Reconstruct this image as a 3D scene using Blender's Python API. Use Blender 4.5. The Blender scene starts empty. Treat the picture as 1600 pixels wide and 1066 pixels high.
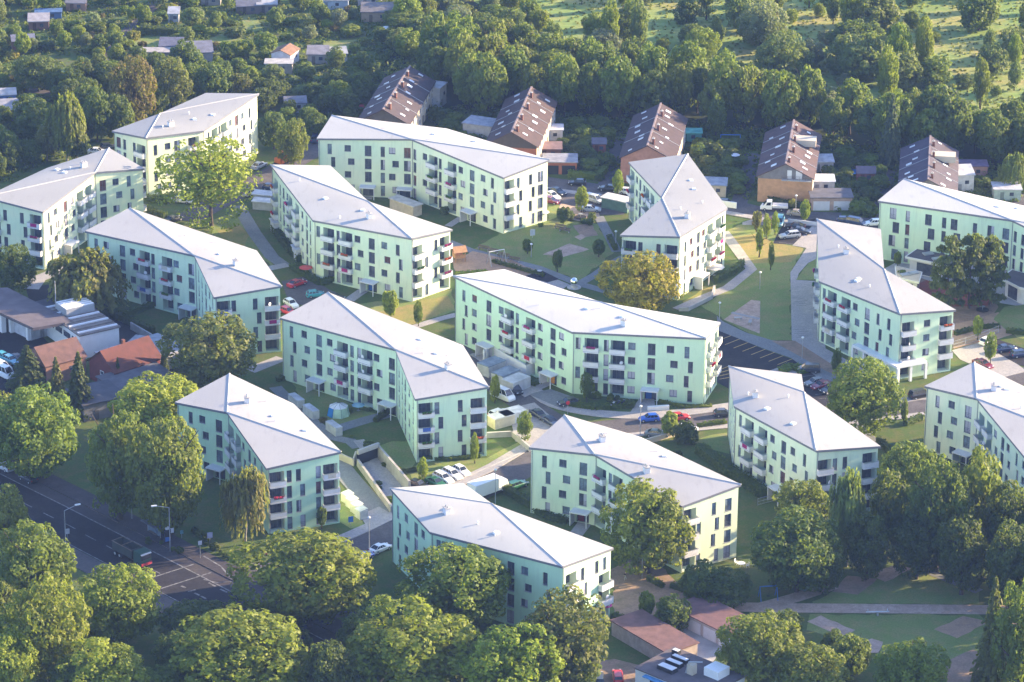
import bpy, math, random
from mathutils import Vector, Matrix, Euler
R = math.radians
rnd = random.Random(11)
S = bpy.context.scene
COL = S.collection

# ---------------------------------------------------------------- camera
H = 296.0
F = 6000.0
TH = R(22.5)
DIST = H / math.tan(TH)
cam_d = bpy.data.cameras.new('camera')
cam = bpy.data.objects.new('camera', cam_d)
COL.objects.link(cam)
cam.location = (0, -DIST, H)
CM = Matrix.Rotation(math.pi / 2 - TH, 3, 'X') @ Matrix.Rotation(R(0.5), 3, 'Z')
cam.rotation_euler = CM.to_euler()
cam_d.sensor_width = 36
cam_d.lens = 36 * F / 1600
cam_d.clip_start = 5
cam_d.clip_end = 12000
S.camera = cam
CO = Vector((0, -DIST, H))
CI = CM.inverted()

def at(px, py, z=0.0):
    """photo pixel -> world point on the plane z"""
    d = CM @ Vector(((px - 800) / F, -(py - 533) / F, -1))
    return CO + d * ((z - H) / d.z)

def px_of(p):
    q = CI @ (Vector(p) - CO)
    return 800 + F * q.x / -q.z, 533 - F * q.y / -q.z

def scale_at(p):
    return F / -(CI @ (Vector(p) - CO)).z

def gdir(px, py, dx, dy):
    a, b = at(px - dx * 5, py - dy * 5), at(px + dx * 5, py + dy * 5)
    return math.atan2(b.y - a.y, b.x - a.x)

# ---------------------------------------------------------------- materials
def new_mat(name):
    m = bpy.data.materials.new(name)
    m.use_nodes = True
    nt = m.node_tree
    for n in list(nt.nodes):
        nt.nodes.remove(n)
    out = nt.nodes.new('ShaderNodeOutputMaterial')
    b = nt.nodes.new('ShaderNodeBsdfPrincipled')
    nt.links.new(b.outputs[0], out.inputs[0])
    return m, nt, b, out

def mixrgb(nt, fac, a, b, mode='MIX'):
    n = nt.nodes.new('ShaderNodeMix')
    n.data_type = 'RGBA'
    n.blend_type = mode
    for sock, v in ((n.inputs[0], fac), (n.inputs[6], a), (n.inputs[7], b)):
        if hasattr(v, 'links'):
            nt.links.new(v, sock)
        elif isinstance(v, (tuple, list)):
            sock.default_value = (*v, 1) if len(v) == 3 else v
        else:
            sock.default_value = v
    return n.outputs[2]

def noise(nt, vec, scale, detail=3, rough=.55, lo=.35, hi=.65):
    n = nt.nodes.new('ShaderNodeTexNoise')
    n.inputs['Scale'].default_value = scale
    n.inputs['Detail'].default_value = detail
    n.inputs['Roughness'].default_value = rough
    nt.links.new(vec, n.inputs['Vector'])
    r = nt.nodes.new('ShaderNodeMapRange')
    r.inputs[1].default_value = lo
    r.inputs[2].default_value = hi
    nt.links.new(n.outputs[0], r.inputs[0])
    return r.outputs[0]

def mapped(nt, vec, sc):
    m = nt.nodes.new('ShaderNodeMapping')
    m.inputs['Scale'].default_value = sc
    nt.links.new(vec, m.inputs['Vector'])
    return m.outputs[0]

def world_pos(nt):
    return nt.nodes.new('ShaderNodeNewGeometry').outputs['Position']

def simple(name, col, rough=.8, var=.0, scale=.5, metallic=0, spec=.3, col2=None, stretch=None):
    m, nt, b, o = new_mat(name)
    b.inputs['Roughness'].default_value = rough
    b.inputs['Metallic'].default_value = metallic
    b.inputs['Specular IOR Level'].default_value = spec
    if var > 0 or col2:
        v = world_pos(nt)
        if stretch:
            v = mapped(nt, v, stretch)
        f = noise(nt, v, scale, 4, .6)
        c2 = col2 or tuple(max(0, x * (1 - var)) for x in col)
        nt.links.new(mixrgb(nt, f, col, c2), b.inputs['Base Color'])
    else:
        b.inputs['Base Color'].default_value = (*col, 1)
    return m

M = {}
M['roof'] = None
def roof_mat():
    m, nt, b, o = new_mat('roof_membrane')
    p = world_pos(nt)
    f1 = noise(nt, p, .06, 3, .5)
    f2 = noise(nt, mapped(nt, p, (.9, .25, 1)), .8, 5, .65, .55, .8)
    c = mixrgb(nt, f1, (.395, .385, .36), (.35, .34, .32))
    c = mixrgb(nt, f2, c, (.30, .29, .27))
    # sheet seams about 1.6 m apart
    w = nt.nodes.new('ShaderNodeTexWave')
    w.inputs['Scale'].default_value = .31
    w.inputs['Distortion'].default_value = .2
    w.bands_direction = 'X'
    nt.links.new(nt.nodes.new('ShaderNodeTexCoord').outputs['Object'], w.inputs['Vector'])
    r = nt.nodes.new('ShaderNodeMapRange')
    r.inputs[1].default_value = .97
    r.inputs[2].default_value = 1
    r.inputs[4].default_value = .35
    nt.links.new(w.outputs['Fac'], r.inputs[0])
    c = mixrgb(nt, r.outputs[0], c, (.33, .33, .33))
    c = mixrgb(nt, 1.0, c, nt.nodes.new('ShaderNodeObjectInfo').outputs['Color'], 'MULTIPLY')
    nt.links.new(c, b.inputs['Base Color'])
    b.inputs['Roughness'].default_value = .75
    b.inputs['Specular IOR Level'].default_value = .25
    return m
M['roof'] = roof_mat()

def plaster_mat():
    m, nt, b, o = new_mat('mint_plaster')
    p = world_pos(nt)
    oi = nt.nodes.new('ShaderNodeObjectInfo')
    f1 = noise(nt, p, .12, 3, .6)
    f2 = noise(nt, mapped(nt, p, (1, 1, .12)), 1.6, 4, .7, .5, .8)
    dark = mixrgb(nt, .5, oi.outputs['Color'], (.44, .64, .46), 'MIX')
    c = mixrgb(nt, f1, oi.outputs['Color'], dark)
    d2 = mixrgb(nt, .34, c, (.32, .38, .32))
    c = mixrgb(nt, f2, c, d2)
    nt.links.new(c, b.inputs['Base Color'])
    b.inputs['Roughness'].default_value = .9
    b.inputs['Specular IOR Level'].default_value = .15
    return m
M['plaster'] = plaster_mat()

def tint_mat(name, rough=.4, spec=.5, coat=0., var=.0, vscale=.5, metallic=0.):
    """takes its colour from the object's own colour"""
    m, nt, b, o = new_mat(name)
    oi = nt.nodes.new('ShaderNodeObjectInfo')
    c = oi.outputs['Color']
    if var:
        c = mixrgb(nt, noise(nt, world_pos(nt), vscale, 4, .6), c, mixrgb(nt, var, c, (.02, .02, .02)))
    nt.links.new(c, b.inputs['Base Color'])
    b.inputs['Roughness'].default_value = rough
    b.inputs['Specular IOR Level'].default_value = spec
    b.inputs['Coat Weight'].default_value = coat
    b.inputs['Metallic'].default_value = metallic
    return m
M['paint'] = tint_mat('car_paint', .35, .5, .6)
M['matte'] = tint_mat('coloured_matte', .85, .2, 0, .25, .9)
M['tile'] = tint_mat('roof_tile', .8, .25, 0, .35, .7)

def leaf_mat():
    m, nt, b, o = new_mat('leaves')
    oi = nt.nodes.new('ShaderNodeObjectInfo')
    g = nt.nodes.new('ShaderNodeNewGeometry')
    tc = nt.nodes.new('ShaderNodeTexCoord')
    f = noise(nt, tc.outputs['Object'], 2.2, 3, .6)
    c = oi.outputs['Color']
    c1 = mixrgb(nt, .45, c, (.012, .035, .012))
    c2 = mixrgb(nt, .30, c, (.17, .20, .03))
    base = mixrgb(nt, f, c1, c2)
    base = mixrgb(nt, g.outputs['Random Per Island'], mixrgb(nt, .35, base, (.012, .035, .012)), mixrgb(nt, .25, base, (.28, .28, .05)))
    nt.links.new(base, b.inputs['Base Color'])
    b.inputs['Roughness'].default_value = .6
    b.inputs['Specular IOR Level'].default_value = .25
    t = nt.nodes.new('ShaderNodeBsdfTranslucent')
    nt.links.new(mixrgb(nt, .40, base, (.36, .46, .04)), t.inputs['Color'])
    mx = nt.nodes.new('ShaderNodeMixShader')
    mx.inputs[0].default_value = .45
    nt.links.new(b.outputs[0], mx.inputs[1])
    nt.links.new(t.outputs[0], mx.inputs[2])
    nt.links.new(mx.outputs[0], o.inputs[0])
    return m
M['leaf'] = leaf_mat()

def ground_mat(name, cols, scales=(.05, .35, 2.5)):
    m, nt, b, o = new_mat(name)
    p = world_pos(nt)
    c = mixrgb(nt, noise(nt, p, scales[0], 4, .6), cols[0], cols[1])
    c = mixrgb(nt, noise(nt, p, scales[1], 4, .65, .45, .75), c, cols[2])
    c = mixrgb(nt, noise(nt, p, scales[2], 3, .7, .4, .9), c, tuple(x * .55 for x in cols[0]))
    nt.links.new(c, b.inputs['Base Color'])
    b.inputs['Roughness'].default_value = .95
    b.inputs['Specular IOR Level'].default_value = .1
    return m
M['grass'] = ground_mat('rough_grass', [(.07, .115, .028), (.105, .135, .038), (.15, .125, .055)])
M['lawn'] = ground_mat('mown_lawn', [(.155, .215, .06), (.215, .245, .08), (.28, .225, .10)], (.08, .3, 3))
M['dry'] = ground_mat('dry_or_sunlit_lawn', [(.27, .24, .075), (.31, .22, .09), (.17, .21, .05)], (.1, .4, 3))
M['meadow'] = ground_mat('meadow_grass', [(.20, .28, .075), (.26, .31, .09), (.42, .29, .12)], (.025, .05, .6))
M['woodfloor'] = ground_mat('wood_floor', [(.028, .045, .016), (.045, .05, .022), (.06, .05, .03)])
M['garden'] = ground_mat('garden_soil', [(.075, .12, .03), (.11, .10, .045), (.10, .17, .035)], (.15, .5, 2))
M['dirt'] = ground_mat('bare_dirt', [(.33, .23, .165), (.28, .19, .14), (.19, .155, .09)], (.1, .4, 2))
M['sand'] = ground_mat('play_sand', [(.42, .28, .18), (.36, .24, .155), (.28, .20, .14)], (.15, .6, 3))
M['pale_sand'] = ground_mat('pale_gravel', [(.52, .38, .29), (.44, .31, .24), (.30, .22, .16)], (.2, .8, 3))
M['rubber'] = ground_mat('red_rubber', [(.30, .09, .06), (.26, .08, .06), (.2, .09, .07)], (.2, .8, 3))
M['asphalt'] = ground_mat('asphalt', [(.095, .085, .088), (.115, .105, .105), (.15, .135, .13)], (.06, .25, 2))
M['asphalt_dark'] = ground_mat('dark_asphalt', [(.030, .029, .034), (.040, .037, .042), (.055, .05, .052)], (.06, .25, 2))
M['paver'] = ground_mat('pavers', [(.36, .335, .32), (.31, .295, .285), (.42, .38, .345)], (.1, .5, 3))
M['paver_grey'] = ground_mat('grey_pavers', [(.21, .215, .215), (.19, .195, .20), (.25, .245, .235)], (.1, .5, 3))
M['concrete'] = simple('concrete', (.42, .40, .38), .9, .25, .4)
M['white'] = simple('white_panel', (.66, .65, .66), .6, .10, .8)
M['white_bright'] = simple('white_paint', (.78, .77, .75), .5, .06, .8)
M['frame'] = simple('window_frame', (.10, .105, .13), .5)
M['fascia'] = simple('zinc_fascia', (.17, .175, .20), .5, .15, .3)
M['ridge'] = simple('ridge_sheet', (.40, .385, .37), .5, .1, .3)
M['pipe'] = simple('zinc_pipe', (.25, .26, .28), .5)
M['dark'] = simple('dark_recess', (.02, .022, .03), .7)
M['metal'] = simple('galvanised_steel', (.42, .43, .45), .45, .1, 1, .4)
M['chrome'] = simple('mirror_steel', (.85, .86, .88), .06, 0, 1, 1.)
M['tyre'] = simple('tyre_rubber', (.02, .02, .022), .85)
M['wood'] = simple('weathered_wood', (.17, .13, .10), .8, .3, 2)
M['orange_wood'] = simple('orange_wood', (.42, .23, .12), .8, .25, 2)
M['bark'] = simple('bark', (.10, .075, .055), .95, .4, 1.5)
M['bark_pale'] = simple('pale_bark', (.32, .29, .25), .9, .4, 2)
M['brick'] = simple('brick', (.20, .085, .065), .9, .3, 1.2)
M['garage_door'] = simple('pale_door', (.60, .60, .63), .6, .1, 1)
M['yellow_line'] = simple('yellow_marking', (.62, .42, .14), .8, .3, 3)
M['white_line'] = simple('white_marking', (.24, .235, .24), .8, .7, 1.2)
M['bitumen'] = simple('bitumen_roof', (.14, .115, .12), .9, .3, .4)
M['bitumen_red'] = simple('red_felt_roof', (.19, .105, .095), .9, .3, .3)
M['lilac'] = simple('closed_blind', (.42, .41, .47), .7, .1, 1)

def glass_mat(name, col, rough):
    m, nt, b, o = new_mat(name)
    f = noise(nt, world_pos(nt), .8, 3, .6)
    nt.links.new(mixrgb(nt, f, col, tuple(x * 1.9 + .008 for x in col)), b.inputs['Base Color'])
    b.inputs['Roughness'].default_value = rough
    b.inputs['Specular IOR Level'].default_value = .6
    return m
M['glass'] = glass_mat('window_glass', (.042, .048, .07), .06)
M['glass_blue'] = glass_mat('curtained_glass', (.10, .13, .16), .12)
M['glass_warm'] = glass_mat('red_curtain_glass', (.09, .04, .045), .2)
M['car_glass'] = glass_mat('car_glass', (.012, .015, .02), .06)

# ---------------------------------------------------------------- mesh helper
class MB:
    def __init__(s):
        s.v, s.f, s.m, s.sm = [], [], [], False
    def face(s, pts, mi=0):
        i = len(s.v)
        s.v.extend([tuple(p) for p in pts])
        s.f.append(tuple(range(i, i + len(pts))))
        s.m.append(mi)
    def hexa(s, b, t, mi=0, bottom=True):
        """closed prism between the rings b and t"""
        i, n = len(s.v), len(b)
        s.v.extend([tuple(p) for p in b] + [tuple(p) for p in t])
        for k in range(n):
            j = (k + 1) % n
            s.f.append((i + k, i + j, i + n + j, i + n + k)); s.m.append(mi)
        s.f.append(tuple(range(i + n, i + 2 * n))); s.m.append(mi)
        if bottom:
            s.f.append(tuple(reversed(range(i, i + n)))); s.m.append(mi)
    def box(s, c, d, mi=0, rz=0., taper=1.):
        x, y, z = d[0] / 2, d[1] / 2, d[2] / 2
        ca, sa = math.cos(rz), math.sin(rz)
        def P(a, b, k, q):
            a *= q; b *= q
            return (c[0] + a * ca - b * sa, c[1] + a * sa + b * ca, c[2] + k)
        q = ((-x, -y), (x, -y), (x, y), (-x, y))
        s.hexa([P(a, b, -z, 1) for a, b in q], [P(a, b, z, taper) for a, b in q], mi)
    def tube(s, a, b, r0, r1=None, n=6, mi=0):
        a, b = Vector(a), Vector(b)
        r1 = r0 if r1 is None else r1
        d = (b - a).normalized()
        u = d.orthogonal().normalized()
        w = d.cross(u)
        ring = [u * math.cos(6.28319 * k / n) + w * math.sin(6.28319 * k / n) for k in range(n)]
        s.hexa([a + q * r0 for q in ring], [b + q * r1 for q in ring], mi)
    def ball(s, c, r, n=10, mi=0, sq=(1, 1, 1)):
        i = len(s.v)
        h = n // 2
        for a in range(h + 1):
            t = math.pi * a / h
            for k in range(n):
                p = 6.28319 * k / n
                s.v.append((c[0] + r * sq[0] * math.sin(t) * math.cos(p), c[1] + r * sq[1] * math.sin(t) * math.sin(p), c[2] + r * sq[2] * math.cos(t)))
        for a in range(h):
            for k in range(n):
                j = (k + 1) % n
                s.f.append((i + a * n + k, i + (a + 1) * n + k, i + (a + 1) * n + j, i + a * n + j)); s.m.append(mi)
    def mesh(s, name, mats, smooth=False):
        me = bpy.data.meshes.new(name)
        me.from_pydata(s.v, [], s.f)
        for q in mats:
            me.materials.append(q)
        if len(mats) > 1:
            me.polygons.foreach_set('material_index', s.m)
        if smooth or s.sm:
            me.polygons.foreach_set('use_smooth', [True] * len(s.f))
        me.update()
        return me
    def build(s, name, mats, parent=None, loc=(0, 0, 0), rz=0., color=None, smooth=False):
        if not isinstance(mats, (list, tuple)):
            mats = [mats]
        return put(name, s.mesh(name, mats, smooth), parent, loc, rz, color)

def put(name, me, parent=None, loc=(0, 0, 0), rz=0., color=None, scale=None):
    o = bpy.data.objects.new(name, me)
    COL.objects.link(o)
    if parent:
        o.parent = parent
    o.location = loc
    if rz:
        o.rotation_euler = (0, 0, rz)
    if color:
        o.color = (*color, 1)
    if scale:
        o.scale = scale
    return o

def tag(o, label=None, cat=None, group=None, kind=None):
    if label: o['label'] = label
    if cat: o['category'] = cat
    if group: o['group'] = group
    if kind: o['kind'] = kind
    return o

def empty(name, loc, rz, label, cat, group=None):
    o = put(name, None, None, loc, rz)
    o.empty_display_size = .5
    return tag(o, label, cat, group)

# ---------------------------------------------------------------- setting
def tri_poly(pts, z):
    from mathutils.geometry import tessellate_polygon
    P = [Vector((p.x, p.y, z)) for p in pts]
    return P, tessellate_polygon([P])

NATURAL = {'lawn', 'dry_or_sunlit_lawn', 'bare_patch', 'sand_pit', 'flower_bed', 'gardens', 'meadow', 'wood_floor', 'courtyard', 'play_sand'}
def patch(name, pix, mat, z, thick=0.):
    """a ground surface whose outline is given in photo pixels"""
    w = [at(x, y) for x, y in pix]
    if name in NATURAL:
        rr = random.Random(int(pix[0][0] * 7 + pix[0][1]))
        out = []
        for a, b in zip(w, w[1:] + w[:1]):
            k = max(1, min(40, int((b - a).length / 1.6)))
            for i in range(k):
                p = a.lerp(b, i / k)
                j = .1 if i == 0 else min(.55, (b - a).length * .03)
                out.append(p + Vector((rr.uniform(-j, j), rr.uniform(-j, j), 0)))
        w = out
    P, tris = tri_poly(w, z)
    mb = MB()
    mb.v = [tuple(p) for p in P]
    for t in tris:
        a, b, c = (P[k] for k in t)
        if (b - a).cross(c - a).z < 0:
            t = (t[0], t[2], t[1])
        mb.f.append(tuple(t)); mb.m.append(0)
    if thick:
        n = len(P)
        ccw = sum(P[k].x * P[(k + 1) % n].y - P[(k + 1) % n].x * P[k].y for k in range(n)) > 0
        for k in range(n):
            a, b = P[k], P[(k + 1) % n]
            if not ccw: a, b = b, a
            mb.face([(a.x, a.y, z - thick), (b.x, b.y, z - thick), (b.x, b.y, z), (a.x, a.y, z)])
    return tag(mb.build(name, mat), kind='structure')

def smooth_line(pts, n=4):
    if len(pts) < 3: return pts
    out = []
    for i in range(len(pts) - 1):
        p0, p1, p2, p3 = pts[max(i - 1, 0)], pts[i], pts[i + 1], pts[min(i + 2, len(pts) - 1)]
        for k in range(n):
            t = k / n
            out.append(.5 * ((2 * p1) + (p2 - p0) * t + (2 * p0 - 5 * p1 + 4 * p2 - p3) * t * t + (3 * p1 - p0 - 3 * p2 + p3) * t ** 3))
    return out + [pts[-1]]

def strip(name, pix, width, mat, z, curve=False, off=0., thick=0., struct=True):
    w = [Vector((p.x, p.y)) for p in (at(x, y) for x, y in pix)]
    if curve: w = smooth_line(w)
    mb = MB()
    L, Rr = [], []
    for i, p in enumerate(w):
        d = (w[min(i + 1, len(w) - 1)] - w[max(i - 1, 0)]).normalized()
        n = Vector((-d.y, d.x))
        L.append(p + n * (off + width / 2)); Rr.append(p + n * (off - width / 2))
    for i in range(len(w) - 1):
        a, b, c, d = Rr[i], Rr[i + 1], L[i + 1], L[i]
        mb.face([(*a, z), (*b, z), (*c, z), (*d, z)])
        if thick:
            mb.face([(*a, z - thick), (*b, z - thick), (*b, z), (*a, z)])
            mb.face([(*c, z - thick), (*d, z - thick), (*d, z), (*c, z)])
    o = mb.build(name, mat)
    if struct: tag(o, kind='structure')
    return o

def walled(name, pix, h, th, mat, label, cat, z0=0., group=None, curve=False):
    """a free-standing wall, kerb or hedge core along photo pixels"""
    w = [Vector((p.x, p.y)) for p in (at(x, y) for x, y in pix)]
    mb = MB()
    for a, b in zip(w, w[1:]):
        d = (b - a).normalized()
        n = Vector((-d.y, d.x)) * th / 2
        a2, b2 = a - d * th * .45, b + d * th * .45
        mb.hexa([(*(a2 - n), z0), (*(b2 - n), z0), (*(b2 + n), z0), (*(a2 + n), z0)],
                [(*(a2 - n), z0 + h), (*(b2 - n), z0 + h), (*(b2 + n), z0 + h), (*(a2 + n), z0 + h)])
    return tag(mb.build(name, mat), label, cat, group)
# ---------------------------------------------------------------- apartment blocks
HL, HH, ST, Z0 = 13.05, 14.15, 3.05, .15
WT = {'n': (.95, .25, 2.60), 's': (1.45, 1.05, 2.50), 'w': (1.50, .25, 2.65), 'b': (2.75, .12, 2.66), 'e': (2.5, .0, 2.40)}
WARM_DOORS = {'blue': (.03, .12, .45), 'orange': (.65, .28, .03), 'red': (.40, .04, .05), 'grey': (.12, .13, .15), 'wine': (.16, .03, .05)}

def win_meshes():
    out = {}
    for k in 'nsw':
        w, a, b = WT[k]
        h, x = b - a, w / 2
        m = MB()
        D = .22
        m.face([(-x, 0, 0), (-x, D, 0), (-x, D, h), (-x, 0, h)], 1)
        m.face([(x, 0, 0), (x, 0, h), (x, D, h), (x, D, 0)], 1)
        m.face([(-x, 0, h), (-x, D, h), (x, D, h), (x, 0, h)], 1)
        m.box((0, .07, -.03), (w + .12, .30, .06), 2)
        t = .075
        for q in (-x + t / 2, x - t / 2):
            m.box((q, .19, h / 2), (t, .05, h - .01), 0)
        for q in (t / 2 + .005, h - t / 2 - .005):
            m.box((0, .19, q), (w - 2 * t, .05, t), 0)
        if k == 's': m.box((0, .195, h / 2), (.07, .04, h - 2 * t - .02), 0)
        if k == 'w': m.box((0, .195, h / 2), (.06, .04, h - 2 * t - .02), 0)
        if k in 'nw':
            for z in (.35, .65, .95):
                m.box((0, .03, z), (w, .035, .035), 0)
        frame = m.mesh('window_' + k, [M['frame'], M['plaster_plain'], M['metal']])
        p = MB()
        p.face([(-x, .205, 0), (x, .205, 0), (x, .205, h), (-x, .205, h)])
        panes = [p.mesh('pane_' + k, [M[g]]) for g in ('glass', 'glass_blue', 'glass_warm', 'lilac')]
        # glass with a pale half-drawn curtain
        c = MB()
        c.face([(-x, .205, 0), (x, .205, 0), (x, .205, h), (-x, .205, h)], 0)
        c.box((x * .5, .20, h / 2), (x * .8, .02, h - .1), 1)
        panes.append(c.mesh('pane_curtain_' + k, [M['glass'], M['lilac']]))
        out[k] = (frame, panes)
    return out
M['plaster_plain'] = simple('reveal_plaster', (.58, .66, .54), .9)
WM = win_meshes()

def balcony_meshes():
    w, a, b = WT['b']
    h, x, D = b - a, w / 2, 1.5
    g = MB()
    g.face([(-x, 0, 0), (-x, D, 0), (-x, D, h), (-x, 0, h)])
    g.face([(x, 0, 0), (x, 0, h), (x, D, h), (x, D, 0)])
    g.face([(-x, 0, h), (-x, D, h), (x, D, h), (x, 0, h)])
    g.face([(-x, 0, 0), (x, 0, 0), (x, D, 0), (-x, D, 0)])
    g.face([(-x, D, 0), (x, D, 0), (x, D, h), (-x, D, h)])
    log = g.mesh('loggia', [M['plaster_plain']])
    d = MB()
    d.box((.0, D - .05, 1.1), (2.3, .08, 2.15), 0)
    for q in (-1.15, -.4, .4, 1.15):
        d.box((q, D - .07, 1.1), (.08, .09, 2.2), 1)
    door = d.mesh('balcony_door', [M['glass'], M['frame']])
    p = MB()
    y = -.95
    p.box((0, y / 2, -.12), (w + .3, -y, .2))
    p.box((0, y + .04, .47), (w + .3, .07, .82))
    for s in (-1, 1):
        p.box((s * (x + .115), y / 2 + .06, .47), (.07, -y - .14, .82))
    par = p.mesh('balcony', [M['white']])
    r = MB()
    r.box((0, y + .03, 1.02), (w + .3, .05, .05))
    for s in (-1, 1):
        r.box((s * (x + .12), y / 2 + .05, 1.02), (.05, -y - .1, .05))
        r.box((s * (x + .12), y + .03, .94), (.05, .045, .13))
    rail = r.mesh('handrail', [M['metal']])
    fb = MB()
    rr = random.Random(3)
    fb.box((0, y - .12, .80), (1.7, .2, .18), 0)
    for i in range(60):
        c = Vector((rr.uniform(-.85, .85), y - .12 + rr.uniform(-.15, .15), rr.uniform(.88, 1.15)))
        u = Vector((rr.gauss(0, 1), rr.gauss(0, 1), rr.gauss(0, 1))).normalized() * .12
        v = u.orthogonal().normalized() * .12
        fb.face([c - u - v, c + u - v, c + u + v, c - u + v], 1)
    flo = fb.mesh('flower_box', [M['wood'], M['matte']])
    sd = MB()
    for k in range(3):
        r0, r1 = .13 * k, .13 * (k + 1)
        for i in range(12):
            a0, a1 = 6.2832 * i / 12, 6.2832 * (i + 1) / 12
            f = lambda r, t: (r * math.cos(t), r * r * .5, r * math.sin(t))
            sd.face([f(r0, a0), f(r1, a0), f(r1, a1), f(r0, a1)])
    sd.tube((0, .05, -.1), (0, .05, -.6), .03)
    dish = sd.mesh('satellite_dish', [M['white']])
    tx = MB()
    tx.box((0, y - .01, .55), (1.5, .05, .75))
    cloth = tx.mesh('hanging_cloth', [M['matte']])
    return log, door, par, rail, flo, dish, cloth
BM = balcony_meshes()

def canopy_meshes():
    m = MB()
    m.box((0, -1.0, 2.68), (3.5, 2.2, .22))
    m.box((-1.62, -1.0, 1.28), (.16, 2.1, 2.56))
    m.box((1.55, -1.95, 1.28), (.16, .16, 2.56))
    can = m.mesh('entrance_canopy', [M['white']])
    e = MB()
    x, h, D = 1.25, 2.4, .5
    e.face([(-x, 0, 0), (-x, D, 0), (-x, D, h), (-x, 0, h)], 0)
    e.face([(x, 0, 0), (x, 0, h), (x, D, h), (x, D, 0)], 0)
    e.face([(-x, 0, h), (-x, D, h), (x, D, h), (x, 0, h)], 0)
    e.face([(-x, D, 0), (x, D, 0), (x, D, h), (-x, D, h)], 1)
    ent = e.mesh('entrance_recess', [M['plaster_plain'], M['glass']])
    d = MB()
    d.box((-.45, D - .06, 1.1), (1.15, .08, 2.2))
    door = d.mesh('entrance_door', [M['matte']])
    return can, ent, door
CN = canopy_meshes()

def edge_cols(P, Q, cols):
    """columns given by photo x (at mid height) -> distance along the edge"""
    out = []
    L = (Q - P).length
    for px, k, st in cols:
        best, bu = 1e9, 0
        for i in range(161):
            u = i / 160
            p = P.lerp(Q, u)
            e = abs(px_of((p.x, p.y, 8.0))[0] - px)
            if e < best: best, bu = e, u
        out.append((bu * L, k, st))
    return out

def wall_with_holes(mb, P, Q, z0, zp, zq, holes):
    L = (Q - P).length
    d = (Q - P) / L
    us = sorted({0., L, *[h[0] for h in holes], *[h[1] for h in holes]})
    pt = lambda u, z: (P.x + d.x * u, P.y + d.y * u, z)
    top = lambda u: zp + (zq - zp) * u / L
    for a, b in zip(us, us[1:]):
        if b - a < 1e-4: continue
        m = (a + b) / 2
        hs = sorted([(h[2], h[3]) for h in holes if h[0] < m < h[1]])
        z = z0
        for lo, hi in hs:
            if lo - z > 1e-4: mb.face([pt(a, z), pt(b, z), pt(b, lo), pt(a, lo)])
            z = hi
        mb.face([pt(a, z), pt(b, z), pt(b, top(b)), pt(a, top(a))])

def outset(P, d):
    n = len(P); out = []
    for i in range(n):
        a, b, c = P[i - 1], P[i], P[(i + 1) % n]
        e1, e2 = (b - a).normalized(), (c - b).normalized()
        n1, n2 = Vector((e1.y, -e1.x)), Vector((e2.y, -e2.x))
        k = 1 + n1.dot(n2)
        out.append(b + (n1 + n2) * (d / max(k, .35)))
    return out

ROOFS = []   # footprints, to keep trees and shrubs out

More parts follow.
